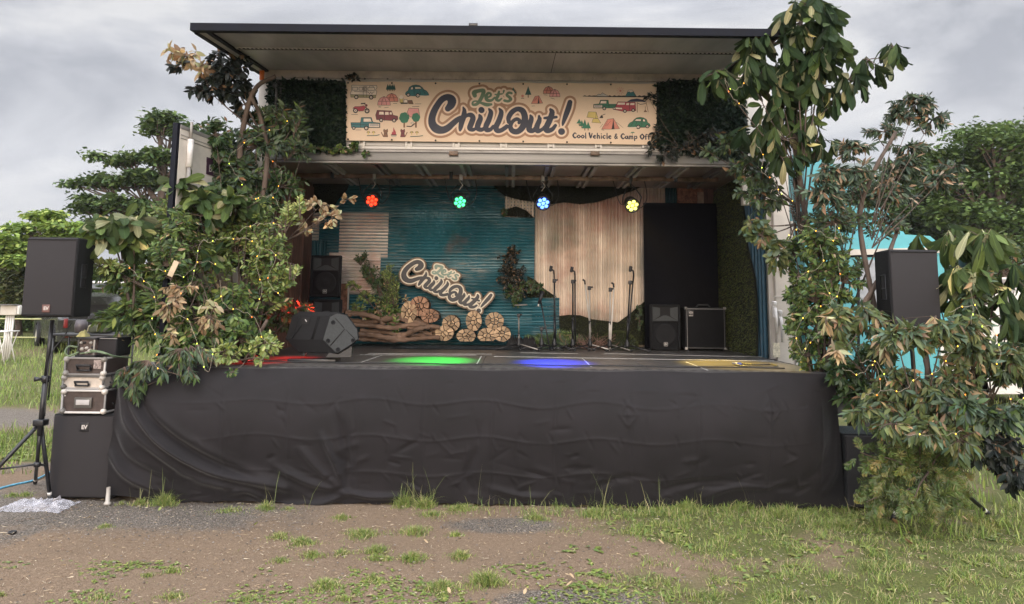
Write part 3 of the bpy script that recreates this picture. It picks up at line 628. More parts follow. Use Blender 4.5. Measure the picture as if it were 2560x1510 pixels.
par(1581, 514, (1, .68, .12), 'yellow', 'stage light glowing yellow white, beside the tall black board', (1850, 911), 1300, 30)
# ------------------------------------------------------------------ lettering traced as strokes (picture pixels of the banner)
def z1(pts): return [(850+x/6.137, 190+y/6.139, r/6.14) for x, y, r in pts]
def z2(pts): return [(1240+x/5.99, 190+y/5.99, r/5.99) for x, y, r in pts]
CHILL = [z1([(1655, 500, 46), (1705, 440, 60), (1715, 370, 66), (1655, 325, 50), (1570, 355, 48), (1500, 440, 48), (1440, 550, 52), (1410, 660, 55), (1425, 750, 62), (1485, 812, 66), (1570, 830, 56), (1650, 800, 52), (1720, 740, 46), (1790, 680, 42), (1850, 645, 38)]),
    z1([(1890, 480, 12), (1908, 530, 30), (1900, 610, 42), (1870, 700, 42), (1850, 790, 34), (1842, 835, 18)]), z1([(1870, 690, 22), (1940, 610, 26), (2010, 600, 38), (2040, 650, 42), (2010, 740, 44), (1990, 800, 40), (2040, 825, 30), (2090, 800, 20)]),
    z1([(2168, 520, 46), (2172, 524, 46)]), z1([(2140, 600, 18), (2155, 650, 38), (2120, 740, 44), (2110, 800, 40), (2170, 825, 32), (2230, 790, 24)]),
    z1([(2285, 505, 14), (2315, 560, 36), (2285, 670, 42), (2240, 770, 42), (2250, 825, 38), (2310, 820, 30), (2350, 770, 22)]), z1([(2445, 500, 14), (2475, 560, 36), (2440, 680, 42), (2395, 780, 42), (2410, 835, 40), (2470, 835, 34), (2540, 790, 34), (2560, 770, 30)]),
    z2([(345, 700, 24), (355, 670, 28), (310, 645, 28), (250, 680, 28), (215, 750, 34), (240, 815, 40), (310, 835, 42), (380, 790, 46), (425, 700, 50), (430, 600, 48), (395, 520, 44), (320, 495, 36), (240, 540, 38), (190, 620, 36), (190, 690, 28)]),
    z2([(515, 590, 16), (530, 640, 36), (500, 740, 42), (500, 805, 42), (560, 815, 34), (620, 740, 32), (650, 665, 34), (645, 600, 18)]), z2([(655, 640, 30), (610, 770, 42), (625, 825, 34), (690, 800, 26), (730, 760, 24)]),
    z2([(815, 500, 20), (840, 550, 40), (800, 670, 44), (750, 780, 44), (770, 820, 38), (840, 800, 32), (890, 740, 24)]), z2([(725, 630, 18), (800, 625, 26), (905, 615, 20)]),
    z2([(1108, 392, 36), (1085, 480, 42), (1045, 590, 38), (1010, 690, 26), (997, 738, 12)]), z2([(980, 832, 50), (983, 832, 50)])]
LETS = [z1([(2068, 300, 32), (2060, 255, 36), (2120, 230, 28), (2200, 225, 30), (2190, 290, 30), (2150, 370, 28), (2100, 430, 24), (2040, 440, 18), (2040, 400, 14), (2090, 385, 12), (2170, 415, 20), (2250, 440, 28), (2320, 435, 18)]),
    z1([(2255, 335, 12), (2310, 305, 16), (2310, 270, 16), (2270, 265, 20), (2240, 320, 26), (2260, 370, 26), (2320, 375, 20), (2375, 330, 14)]), z1([(2440, 240, 16), (2425, 300, 24), (2400, 355, 24), (2435, 378, 18), (2480, 345, 12)]), z1([(2380, 285, 10), (2485, 275, 12)]),
    z2([(118, 222, 15), (108, 258, 8)]), z2([(232, 258, 18), (190, 250, 18), (162, 285, 20), (200, 318, 22), (222, 350, 22), (180, 378, 20), (128, 368, 20)])]
def grid(x0, y0, x1, y1, st): return np.arange(x0, x1, st), np.arange(y0, y1, st)
gx, gy = grid(1050, 200, 1455, 356, .75); GX, GY = np.meshgrid(gx, gy)
D1 = sdf(CHILL, GX, GY); D2 = sdf(LETS, GX, GY); DA = np.minimum(D1, D2)
M_ink = pm('navy_ink', (.022, .026, .05), .55, var=.15); M_grn = pm('sage_ink', (.14, .21, .13), .6, var=.08); M_tan = pm('tan_ink', (.36, .20, .12), .6, var=.08); M_crm = pm('cream_ink', (.80, .62, .48), .6, var=.04)
def layer(D, lev, mapf, name, mat, parent, ext=None):
    vs, fs, be = iso(D, gx, gy, lev, mapf); mb = MB(); mb.add(vs, fs)
    if ext:                           # cut-out board: same outline set back, joined round the edge
        b = len(vs); mb.add([V(p)+V(ext) for p in vs], []); mb.f += [tuple(i+b for i in f)[::-1] for f in fs]; mb.mi += [0]*len(fs); mb.sm += [False]*len(fs)
        mb.f += [(a, b_, b_+b, a+b) for a, b_ in be]; mb.mi += [0]*len(be); mb.sm += [False]*len(be)
    return part(name, mb, mat, parent, fix=bool(ext))
YBN = YT-.075
ban = thing('banner', 'long cream banner lettered in navy and green with camping and car drawings', 'banner', P(1250, 355, YBN))
def yb(u, v):                          # a little slack in the cloth
    return YBN + .003*math.sin(u*.021+v*.01)+.0012*math.sin(u*.05)*math.sin(v*.05)
def BP(u, v, k=0): return P(u, v, yb(u, v)-.0016-k*.0005)
nx, ny = 90, 18; vs = []
for j in range(ny+1):
    for i in range(nx+1):
        u = 866+(1641-866)*i/nx; a = 203+(209-203)*i/nx+1.2*math.sin(i/nx*math.pi*7)**2; b = 351+(362-351)*i/nx; v = a+(b-a)*j/ny; vs.append(P(u, v, yb(u, v)))
mb = MB(); mb.add(vs, [(j*(nx+1)+i, j*(nx+1)+i+1, (j+1)*(nx+1)+i+1, (j+1)*(nx+1)+i) for j in range(ny) for i in range(nx)], 0, True)
part('banner_sheet', mb, pm('banner_vinyl', (.74, .56, .41), .55, var=.05, scale=2), ban)
for lev, D, nm, mt, k in ((10.3, DA, 'lettering_rim', M_tan, 1), (4.6, DA, 'lettering_outline', M_crm, 2), (0, D1, 'lettering', M_ink, 3), (0, D2, 'lettering', M_grn, 3)):  # tan outer outline, cream outline, then the inked letters
    layer(D, lev, lambda x, y, k=k: BP(x, y, k), nm, mt, ban)
# grommets
for k in range(8):
    for (u, v) in ((870+109.5*k, 207+.7*k), (870+109.5*k, 348+1.4*k)):
        mb = MB(); mb.lathe([(0, .004), (.011, .003), (.012, 0)], P(u, v, YBN-.012), 8, rot=Rx(R(90))); part('grommet', mb, M_blackm, ban)
# small drawings
INK = {'k': pm('ink_black', (.03, .022, .022), .6), 't': pm('ink_teal', (.04, .17, .19), .6), 'g': pm('ink_green', (.035, .17, .10), .6), 'r': pm('ink_red', (.40, .06, .08), .6), 'm': pm('ink_maroon', (.17, .04, .05), .6), 'o': pm('ink_salmon', (.62, .24, .18), .6),
       'p': pm('ink_pink', (.66, .30, .28), .6), 'w': pm('ink_white', (.78, .66, .55), .6), 'y': pm('ink_yellow', (.62, .48, .16), .6), 'b': pm('ink_brown', (.20, .10, .06), .6), 'v': pm('ink_olive', (.30, .27, .15), .6), 'n': pm('ink_navy', (.03, .03, .07), .6), 'f': pm('ink_pine', (.03, .10, .09), .6), 'q': pm('ink_lens', (.5, .45, .42), .6)}
INKK = list(INK)
class Draw:
    def __init__(s, name='illustration', label=None): s.mb = MB(); s.k = 1; s.n = name; s.l = label
    def fill(s, pts, c):
        s.k += .5; s.mb.poly([BP(x, y, s.k) for x, y in pts][::-1], None, INKK.index(c)); return s
    def line(s, pts, c='k', w=.9):
        s.k += .5
        for a, b in zip(pts[:-1], pts[1:]):
            dx, dy = b[0]-a[0], b[1]-a[1]; l = math.hypot(dx, dy)+1e-6; nx_, ny_ = -dy/l*w/2, dx/l*w/2; ex, ey = dx/l*w*.3, dy/l*w*.3; s.k += .02
            s.mb.poly([BP(x, y, s.k) for x, y in ((a[0]+nx_-ex, a[1]+ny_-ey), (a[0]-nx_-ex, a[1]-ny_-ey), (b[0]-nx_+ex, b[1]-ny_+ey), (b[0]+nx_+ex, b[1]+ny_+ey))], None, INKK.index(c))
        return s
    def shape(s, pts, c, w=.9, o='k'): s.fill(pts, c); s.line(list(pts)+[pts[0]], o, w); return s
    def disc(s, x, y, r, c, n=14): return s.fill([(x+r*math.cos(i*2*math.pi/n), y+r*math.sin(i*2*math.pi/n)) for i in range(n)], c)
    def wheel(s, x, y, r): s.disc(x, y, r, 'k'); s.disc(x, y, r*.5, 'w'); s.disc(x, y, r*.2, 'k'); return s
    def done(s): return part(s.n, s.mb, [INK[c] for c in INKK], ban, s.l, fix=False)
def ZA(p): return [(850+x/6.137, 190+y/6.139) for x, y in p]
def ZB(p): return [(1240+x/5.99, 190+y/5.99) for x, y in p]
def beetle(D, f, c):
    D.shape(f([(0, .78), (.03, .6), (.12, .48), (.17, .2), (.3, .05), (.45, 0), (.6, .05), (.72, .22), (.78, .38), (.9, .5), (.97, .68), (1, .85), (.6, .93), (.1, .9)]), c)
    D.shape(f([(.25, .2), (.33, .18), (.33, .38), (.22, .4)]), 'w'); D.shape(f([(.4, .17), (.62, .17), (.7, .33), (.42, .36)]), 'w')
    for a, b in (((.36, .1), (.38, .85)), ((.75, .4), (.84, .75)), ((.6, .45), (.66, .8))): D.line(f([a, b]))
    for x, y, r in ((.13, .82, .085), (.53, .87, .095)): q = f([(x, y), (x+r, y)]); D.wheel(q[0][0], q[0][1], abs(q[1][0]-q[0][0]))
    D.line(f([(.6, .9), (.98, .92)]), 'w', 1.5)
def sc(x0, y0, x1, y1): return lambda p: [(x0+(x1-x0)*a, y0+(y1-y0)*b) for a, b in p]
D = Draw(label='camper van drawing'); D.shape(ZA([(180, 140), (560, 145), (568, 175), (545, 215), (565, 240), (545, 335), (165, 325), (160, 260), (175, 230)]), 'w')
D.fill(ZA([(162, 285), (552, 295), (545, 332), (165, 322)]), 'v'); D.line(ZA([(162, 283), (552, 293)])); 
for a in ((190, 172, 268, 218), (292, 172, 345, 218), (428, 178, 532, 220), (366, 165, 410, 225), (375, 178, 398, 215)): D.line(ZA([(a[0], a[1]), (a[2], a[1]), (a[2], a[3]), (a[0], a[3]), (a[0], a[1])]))
D.line(ZA([(215, 235), (430, 245), (455, 275), (472, 245), (490, 275), (510, 245), (530, 245)])); D.line(ZA([(356, 165), (356, 325)])); D.line(ZA([(410, 165), (410, 325)])); D.line(ZA([(450, 170), (455, 155), (510, 155), (512, 172)]))
for x, y in ((250, 322), (478, 328)): q = ZA([(x, y)])[0]; D.wheel(q[0], q[1], 5.6)
D.done()
def pines(D, tr):
    for x, y, h, wd in tr:
        c = random.choice('ff'); D.fill(ZA([(x-wd*.12, y), (x+wd*.12, y), (x+wd*.12, y-h*.25), (x-wd*.12, y-h*.25)]), 'b')
        D.fill(ZA([(x-wd*.5, y-h*.2), (x+wd*.5, y-h*.2), (x+wd*.28, y-h*.6), (x, y-h), (x-wd*.28, y-h*.6)]), c)
D = Draw(label='row of pine trees drawing'); pines(D, [(730+i*25, 232, 110, 52) for i in range(5)]); D.done()
D = Draw(label='teal rounded car drawing'); beetle(D, sc(1013, 212, 1072.5, 242.5), 't'); D.done()
def dome(D, f, c):
    D.shape(f([(0, 1), (.03, .6), (.2, .2), (.5, 0), (.8, .2), (.97, .6), (1, 1)]), c)
    D.line(f([(.5, 0), (.35, .5), (.3, 1)])); D.line(f([(.5, 0), (.65, .5), (.7, 1)])); D.line(f([(.08, .55), (.92, .55)]))
D = Draw(label='pair of dome tents drawing'); dome(D, sc(963, 233, 995.5, 254), 'o'); dome(D, sc(944, 241, 976, 263), 'p'); D.line(ZA([(680, 487), (745, 478)])); D.line(ZA([(815, 420), (875, 420)])); D.line(ZA([(590, 470), (600, 480), (610, 468), (620, 480), (630, 470)])); D.line(ZA([(1110, 470), (1215, 468)]), w=1.1); D.line(ZA([(1150, 427), (1245, 427)])); D.done()
D = Draw(label='mug, pack and sleeping roll drawing'); D.shape(ZA([(915, 330), (970, 330), (965, 408), (920, 408)]), 'y'); D.disc(*ZA([(940, 325)])[0], 5, 'w'); D.shape(ZA([(1040, 375), (1105, 372), (1125, 430), (1050, 425)]), 'b'); D.fill(ZA([(930, 410), (1040, 410), (1040, 428), (930, 428)]), 'k'); D.shape(ZA([(985, 360), (1030, 360), (1035, 410), (975, 410)]), 'w'); D.done()
D = Draw(label='red motorcycle drawing')
for x, y in ((238, 530), (415, 535)): q = ZA([(x, y)])[0]; D.wheel(q[0], q[1], 6.5)
D.shape(ZA([(195, 495), (230, 468), (300, 468), (370, 455), (395, 480), (360, 535), (290, 540), (250, 500)]), 'r'); D.line(ZA([(375, 420), (400, 470), (415, 535)]), w=1.8); D.line(ZA([(325, 425), (385, 420)]), w=3); D.disc(*ZA([(405, 450)])[0], 3, 'm'); D.line(ZA([(175, 590), (270, 590)])); D.done()
D = Draw(label='maroon off road car drawing'); D.shape(ZA([(545, 600), (570, 525), (790, 535), (815, 600), (885, 615), (890, 660), (860, 690), (560, 670)]), 'm')
for a in ((602, 550, 672, 592), (692, 552, 748, 595), (765, 555, 795, 590)): D.fill(ZA([(a[0], a[1]), (a[2]-4, a[1]), (a[2], a[3]), (a[0]-4, a[3])]), 'w')
D.line(ZA([(683, 540), (683, 690)]))
for x, y in ((632, 678), (830, 682)): q = ZA([(x, y)])[0]; D.wheel(q[0], q[1], 5.2)
D.done()
def pickup(D, f, c):
    D.shape(f([(0, .45), (.33, .45), (.36, .05), (.7, .05), (.76, .42), (1, .48), (1, .85), (.02, .85)]), c); D.shape(f([(.43, .12), (.68, .12), (.72, .4), (.43, .4)]), 'w'); D.shape(f([(.62, .52), (.98, .54), (.98, .82), (.62, .8)]), 'w'); D.shape(f([(.66, .58), (.94, .6), (.94, .72), (.66, .7)]), 'q', .6)
    D.line(f([(.33, .45), (.33, .85)])); D.line(f([(0, .6), (.6, .62)]))
    for x, r in ((.1, .05), (.53, .065)): q = f([(x, .88), (x+r, .88)]); D.wheel(q[0][0], q[0][1], abs(q[1][0]-q[0][0])*1.25)
D = Draw(label='teal pickup drawing'); pickup(D, sc(877, 292, 950, 324), 't'); D.line(ZA([(240, 828), (325, 828)])); D.done()
D = Draw(label='two round trees with a hammock and pink tent drawing'); D.shape(ZA([(1055, 492), (1205, 500), (1225, 630), (1075, 630), (1030, 560)]), 'p')
for x, y, r in ((985, 640, 11.5), (1165, 635, 9.5)):
    q = ZA([(x, y)])[0]; D.fill([(q[0]-2, q[1]), (q[0]+2, q[1]), (q[0]+2, 319), (q[0]-2, 319)], 'b')
    for a in range(7): D.disc(q[0]+r*.5*math.cos(a), q[1]+r*.6*math.sin(a), r*.62, 'g')
D.line(ZA([(1025, 770), (1090, 775), (1150, 730)]), w=2.2); D.shape(ZA([(1085, 720), (1110, 705), (1130, 720), (1115, 745)]), 'w', .6); D.done()
D = Draw(label='campfire between two cats and small mushrooms drawing')
for x, c in ((700, 'b'), (962, 'm')):
    D.shape(ZA([(x-35, 840), (x-25, 812), (x-10, 828), (x+10, 828), (x+28, 812), (x+35, 850), (x+20, 880), (x-20, 880)]), c, .7); D.shape(ZA([(x-25, 880), (x+25, 880), (x+35, 935), (x-35, 935)]), c, .7); D.line(ZA([(x-38 if c == 'b' else x+38, 925), (x-65 if c == 'b' else x+68, 865)]), 'b', 2.2)
D.fill(ZA([(790, 900), (800, 850), (815, 865), (820, 785), (840, 830), (858, 860), (862, 905)]), 'r'); D.line(ZA([(785, 905), (865, 905)]), 'k', 2.4); D.line(ZA([(790, 925), (860, 925)]), 'q', 2)
for x in (435, 515, 1100, 1180): D.shape(ZA([(x-25, 870), (x-15, 850), (x+15, 850), (x+25, 870)]), 'y', .7); D.fill(ZA([(x-6, 870), (x+6, 870), (x+6, 905), (x-6, 905)]), 'y')
D.line(ZA([(415, 915), (560, 912), (605, 900)]), 'f', 1.6); D.line(ZA([(1080, 930), (1200, 925), (1270, 915)]), 'f', 1.6); D.done()
D = Draw(label='pine pair and small cabin fire drawing')
for x, y, h in ((1273+3.5+40/6, 240, 22), (1320.5, 244, 29)): D.fill([(x-1.2, y), (x+1.2, y), (x+1.2, y-9), (x-1.2, y-9)], 'b'); D.fill([(x-8, y-7), (x+8, y-7), (x+4, y-h*.6), (x, y-h), (x-4, y-h*.6)], 'f')
D.disc(1306.5, 240, 3.5, 'o'); D.line([(1303, 245.5), (1310, 245.5)], w=1.4); D.done()
def ridget(D, f, c):
    D.shape(f([(0, 1), (.33, .08), (.66, 0), (1, .95), (.6, 1)]), c, .7); D.fill(f([(.66, .1), (.55, 1), (.72, 1)]), 'k'); D.line(f([(.66, 0), (.6, 1)]))
    for t in (.2, .35): D.line(f([(t*.5+.1, .7), (t+.15, .25)]), 'k', .5)
D = Draw(label='small brown ridge tent drawing'); ridget(D, sc(1328, 239, 1357, 259), 'o'); D.line(ZB([(535, 450), (580, 448)])); D.done()
D = Draw(label='coral dome tents drawing'); dome(D, sc(1358, 215.5, 1385, 234), 'o'); dome(D, sc(1374, 223, 1400, 242), 'p'); D.line(ZB([(715, 282), (770, 285)])); D.line(ZB([(820, 330), (880, 345)])); D.done()
D = Draw(label='skyline with mountains, sun and snow capped peak drawing'); rr = [(1455, 241)]
for i in range(30): rr.append((1456+i*5.7, 241-abs(math.sin(i*1.7))*3.0))
D.fill(rr+[(1627, 243.5), (1500, 242.5)], 'k'); D.shape(ZB([(1480, 305), (1540, 270), (1560, 280), (1595, 250), (1640, 280), (1700, 305)]), 'q', .8); D.shape(ZB([(1935, 305), (1985, 210), (2045, 210), (2100, 300)]), 't', .7); D.shape(ZB([(1970, 240), (1985, 210), (2045, 210), (2060, 240), (2040, 235), (2020, 248), (2000, 235)]), 'w', .5)
D.disc(*ZB([(1863, 222)])[0], 3, 'o')
for a in range(10): c_, s_ = math.cos(a*.628), math.sin(a*.628); D.line([(1551+c_*5, 227+s_*5), (1551+c_*9.5, 227+s_*9.5)], 'o', .9)
D.done()
D = Draw(label='green pickup drawing'); pickup(D, lambda p: [(1541-(a*57), 249+b*25) for a, b in p], 'g'); D.done()
D = Draw(label='pink van under a blue awning drawing'); D.fill(ZB([(1960, 385), (2020, 350), (2110, 338), (2200, 355), (2260, 395), (2180, 385), (2080, 385)]), 'n'); D.shape(ZB([(1780, 470), (1825, 385), (2085, 392), (2095, 520), (1900, 530), (1780, 505)]), 'r')
for a in ((1825, 398, 1932, 430), (1955, 405, 1995, 435), (2015, 405, 2075, 435)): D.fill(ZB([(a[0], a[1]), (a[2], a[1]), (a[2]-4, a[3]), (a[0]-8, a[3])]), 'w')
D.shape(ZB([(1785, 470), (1890, 475), (1890, 500), (1790, 495)]), 'w', .6); D.line(ZB([(2000, 400), (2000, 520)]))
for x, y in ((1930, 525), (2055, 512)): q = ZB([(x, y)])[0]; D.wheel(q[0], q[1], 4.6)
D.line(ZB([(2115, 395), (2115, 545)]), 'b', 1.4); D.line(ZB([(2250, 400), (2280, 540)]), 'b', 1.2); D.line(ZB([(2120, 405), (2160, 425), (2200, 420), (2245, 410)]), 'k', 1.2); D.fill(ZB([(2210, 540), (2235, 500), (2265, 540)]), 'b'); D.line(ZB([(2235, 455), (2237, 510)]), 'b', 1.2); D.done()
D = Draw(label='yellow tarps drawing'); D.shape(ZB([(1385, 535), (1500, 540), (1530, 635), (1360, 620)]), 'y', .7); D.shape(ZB([(1455, 640), (1530, 640), (1570, 705), (1435, 695)]), 'y', .7); D.line(ZB([(1500, 540), (1495, 635)])); D.fill(ZB([(1545, 630), (1575, 590), (1600, 600), (1605, 630)]), 'k'); D.line(ZB([(1575, 595), (1635, 570)]), w=1.4); D.done()
D = Draw(label='cluster of pines drawing')
for x, y, h in ((1245, 740, 100), (1285, 780, 120), (1330, 815, 170), (1380, 815, 130)):
    q = ZB([(x, y)])[0]; hh = h/6; D.fill([(q[0]-1.2, q[1]), (q[0]+1.2, q[1]), (q[0]+1.2, q[1]-6), (q[0]-1.2, q[1]-6)], 'b'); D.fill([(q[0]-7, q[1]-5), (q[0]+7, q[1]-5), (q[0]+3.5, q[1]-hh*.6), (q[0], q[1]-hh), (q[0]-3.5, q[1]-hh*.6)], 'g')
D.done()
D = Draw(label='large ridge tent drawing'); ridget(D, sc(1504, 296, 1549, 323), 'o'); D.line(ZB([(1800, 690), (1905, 775)]), w=.6); D.line(ZB([(1600, 720), (1555, 775)]), w=.6); D.line(ZB([(1580, 805), (1620, 812)])); D.done()
D = Draw(label='green rounded car drawing'); beetle(D, lambda p: [(1626-a*57, 293+b*28) for a, b in p], 'g'); D.done()
D = Draw(label='small green parasol drawing'); D.fill(ZB([(2012, 858), (2030, 838), (2060, 836), (2082, 855), (2050, 850)]), 'g'); D.line(ZB([(2047, 850), (2045, 878)])); D.done()
# the line of rounded lettering under the drawings
GL = {'C': [[(.8, .25, .1), (.5, .05, .13), (.15, .5, .2), (.5, .97, .16), (.85, .78, .09)]], 'o': [[(.4, .42, .1), (.12, .7, .16), (.4, .97, .12), (.68, .7, .16), (.4, .42, .1)]], 'l': [[(.2, .02, .11), (.2, .6, .14), (.22, .98, .16)]],
      'V': [[(.12, .04, .2), (.4, .9, .17), (.7, .1, .12)]], 'e': [[(.18, .7, .09), (.6, .58, .1), (.4, .42, .1), (.12, .7, .17), (.4, .98, .13), (.66, .86, .07)]], 'h': [[(.15, .03, .12), (.17, .95, .16)], [(.2, .6, .1), (.5, .45, .13), (.6, .95, .15)]],
      'i': [[(.18, .15, .12), (.19, .15, .12)], [(.18, .45, .11), (.2, .96, .15)]], 'c': [[(.6, .52, .11), (.36, .42, .1), (.12, .7, .17), (.38, .98, .13), (.62, .85, .07)]], '&': [[(.75, .95, .1), (.3, .35, .1), (.45, .08, .1), (.58, .28, .09), (.18, .68, .14), (.4, .98, .13), (.72, .6, .09)]],
      'a': [[(.55, .5, .1), (.2, .5, .1), (.12, .8, .16), (.4, .95, .1), (.58, .5, .13), (.68, .98, .13)]], 'm': [[(.12, .45, .11), (.15, .96, .14)], [(.18, .55, .08), (.42, .45, .12), (.48, .95, .13)], [(.5, .55, .08), (.76, .45, .12), (.84, .95, .14)]],
      'p': [[(.12, .45, .1), (.16, 1.25, .14)], [(.2, .5, .09), (.55, .5, .13), (.58, .85, .13), (.22, .92, .1)]], 'O': [[(.5, .05, .12), (.14, .5, .2), (.5, .97, .14), (.86, .5, .2), (.5, .05, .12)]], 'f': [[(.5, .12, .12), (.25, .1, .1), (.2, .5, .13), (.22, .97, .15)], [(.05, .42, .08), (.5, .42, .08)]], ' ': []}
WD = {'C': .92, 'o': .82, 'l': .42, 'V': .85, 'e': .78, 'h': .8, 'i': .42, 'c': .76, '&': .95, 'a': .82, 'm': 1.05, 'p': .8, 'O': 1.05, 'f': .6, ' ': .42}
word = 'Cool Vehicle & Camp Off'; tot = sum(WD[c] for c in word[:-2]); Hh = 13.5; sx_ = (1612-1431)/tot; x = 1431; st = []
for c in word:
    for s_ in GL[c]: st.append([(x+a*sx_, 331.5+(x-1431)*.018+b*Hh, r*sx_*.88) for a, b, r in s_])
    x += WD[c]*sx_
gx, gy = grid(1425, 324, 1640, 362, .4); GX, GY = np.meshgrid(gx, gy); DW = sdf(st, GX, GY)
layer(DW, 0, lambda x, y: BP(x, y, 3), 'lettering', M_ink, ban)
# ------------------------------------------------------------------ cut-out wooden sign on the back wall
sign = thing('cutout_sign', 'tilted cut-out sign with the same script lettering, fixed to the teal back wall', 'sign', P(1100, 740, 11.5))
gx, gy = grid(1050, 200, 1455, 356, .9); GX, GY = np.meshgrid(gx, gy); D1 = sdf(CHILL, GX, GY); D2 = sdf(LETS, GX, GY); DA = np.minimum(D1, D2)
ca, sa, ks = math.cos(R(22.3)), math.sin(R(22.3)), .644
def SM(Y): return lambda x, y: P(1090.8+ks*((x-1203.6)*ca-(y-274.7)*sa), 695.2+ks*((x-1203.6)*sa+(y-274.7)*ca), Y)
layer(DA, 10.5, SM(11.46), 'board', pm('sign_board', (.17, .115, .075), .65, var=.15), sign, ext=(0, .06, 0))
layer(DA, 4.8, SM(11.45), 'lettering_outline', pm('sign_cream', (.75, .66, .52), .55, var=.05), sign, ext=(0, .009, 0))
layer(D1, 0, SM(11.436), 'lettering', pm('sign_black', (.024, .022, .026), .5), sign, ext=(0, .011, 0)); layer(D2, 0, SM(11.436), 'lettering', pm('sign_sage', (.22, .30, .24), .55), sign, ext=(0, .011, 0))
# ------------------------------------------------------------------ loudspeakers, cases, stands
M_grille = pm('speaker_grille', (.020, .0165, .0175), .7, .1, var=.12, scale=300, bump=.6, bscale=600)
M_cab = pm('speaker_cabinet', (.011, .011, .012), .7, spec=.25, var=.2, scale=60, bump=.5, bscale=350)
M_cabw = pm('wedge_cabinet', (.028, .031, .032), .6, var=.2, scale=60, bump=.4, bscale=300)
M_cone = pm('speaker_cone', (.006, .006, .007), .7, spec=.15, var=.2)
M_badge = pm('badge_white', (.5, .46, .42), .5); M_badger = pm('badge_reddish', (.13, .06, .05), .5)
def badge(t, c, s, frame=True, col=None):
    """square badge with the two linked letters, facing -Y"""
    mb = MB(); mb.box(c, (s, .006, s), bev=.002); o = part('badge', mb, col or M_blackm, t)
    mb = MB(); x, y, z = c; y -= .0045; text_mb(mb, 'E', s*.62, (x-s*.14, y, z+.0), (1, 0, 0), (0, 0, 1), 0, offset=s*.02); text_mb(mb, 'V', s*.62, (x+s*.18, y, z-.0), (1, 0, 0), (0, 0, 1), 0, offset=s*.02)
    if frame:
        for a in ((0, .44, .9, .05), (0, -.44, .9, .05), (-.44, 0, .05, .83), (.44, 0, .05, .83)): mb.box((x+a[0]*s, y+.001, z+a[1]*s), (a[2]*s, .002, a[3]*s))
    part('badge_mark', mb, M_badge, o)
def main_speaker(lab, p0, w, h, d, side, rot=None):
    """p0: bottom centre of the front; side +1/-1: which flank carries the visible handle"""
    t = thing('loudspeaker', lab, 'loudspeaker', p0, None, rot); x, y, z = 0, 0, 0
    def tp(bm):
        for v in bm.verts:
            if v.co.y > 0: v.co.x *= .72
    t_l = lambda mb, n, m: (setattr_parent(mb.build(n, m, t)))
    def bl(mb, n, m): return mb.build(n, m, t)
    body = bl(MB().box((0, d/2+.012, h/2), (w, d, h), bev=.016, taper=tp), 'cabinet', M_cab)
    bl(MB().box((0, .008, h/2), (w-.02, .03, h-.02), bev=.01), 'grille', M_grille)
    bl(MB().box((0, -.0075, h-.022), (w-.03, .008, .012), bev=.003), 'grille_frame', M_cab); bl(MB().box((0, -.0075, .024), (w-.03, .008, .014), bev=.003), 'grille_frame', M_cab)
    # handle recess in the flank
    hy, hz = d*.42, h*.52; hx = side*(w/2*(1-.28*(hy/d)))
    mb = MB(); mb.box((hx, hy, hz), (.012, .085, .22), bev=.005); bl(mb, 'handle_cup', M_dark)
    mb = MB(); mb.box((hx+side*.006, hy, hz-.015), (.012, .075, .014), bev=.003); mb.tube([(hx+side*.008, hy-.045, hz+.11), (hx+side*.008, hy+.045, hz+.11), (hx+side*.008, hy+.045, hz-.11), (hx+side*.008, hy-.045, hz-.11), (hx+side*.008, hy-.045, hz+.11)], .005, 5); bl(mb, 'handle', M_blackm)
    return t
p = P(115, 793, 7.1); lt = main_speaker('black loudspeaker on the tripod stand left of the stage, square badge low on its grille', (p.x, 7.1, p.z), .485, .75, .42, 1)
badge(lt, (p.x-.0, 7.1-.012, P(108, 771, 7.1).z), .072, False, M_badger)
p2 = P(2294, 822, 6.8); rt = main_speaker('black loudspeaker raised among the branches right of the stage', (p2.x, 6.8, p2.z), .445, .71, .40, -1)
def tripod(lab, top, hub, feet, pole_r=.019, band=True, cat='speaker stand', group=None):
    t = thing('speaker_stand', lab, cat, (hub[0], hub[1], 0), group); T, H_ = V(top), V(hub)
    part('pole', MB().tube([T, H_+(T-H_)*.45], pole_r, 12), M_blackm, t); part('lower_pole', MB().tube([H_+(T-H_)*.45, H_+V((0, 0, -.12))], pole_r+.006, 12), M_blackm, t)
    a = H_+(T-H_)*.42; part('clamp', MB().lathe([(.0, -.03), (.036, -.03), (.038, .03), (0, .03)], a, 12), M_blackm, t); part('knob', MB().tube([a+V((-.03, -.02, 0)), a+V((-.085, -.03, 0))], [.012, .024], 10), M_blackm, t)
    part('hub', MB().box(H_, (.10, .10, .06), bev=.012), M_blackm, t); low = H_+V((0, 0, -.38)); part('lower_hub', MB().lathe([(0, -.02), (.03, -.02), (.03, .02), (0, .02)], low, 10), M_blackm, t)
    part('centre_tube', MB().tube([H_, low], .015, 8), M_blackm, t)
    for f in feet:
        F = V(f); d = (F-H_).normalized(); L_ = part('leg', MB().tube([H_+d*.04, F], .0185, 10), M_blackm, t)
        part('brace', MB().tube([low, H_+(F-H_)*.55], .009, 6), M_blackm, t)
        if band: part('foot_band', MB().tube([F-d*.085, F-d*.055], .0195, 10), M_tape, L_)
        part('foot', MB().tube([F-d*.055, F+d*.005], .022, 10), M_black, L_)
hub = P(102, 1056, 7.25)
fa = G(126, 1250, .02); fb = G(88, 1206, .02); fc = hub+(V((-.85, -.1, -hub.z+.03)));
tripod('black tripod stand carrying the left loudspeaker, white tape round its feet', P(131, 800, 7.28), hub, [fa, fb, (hub.x-.62, hub.y-.1, .02), ][:3])
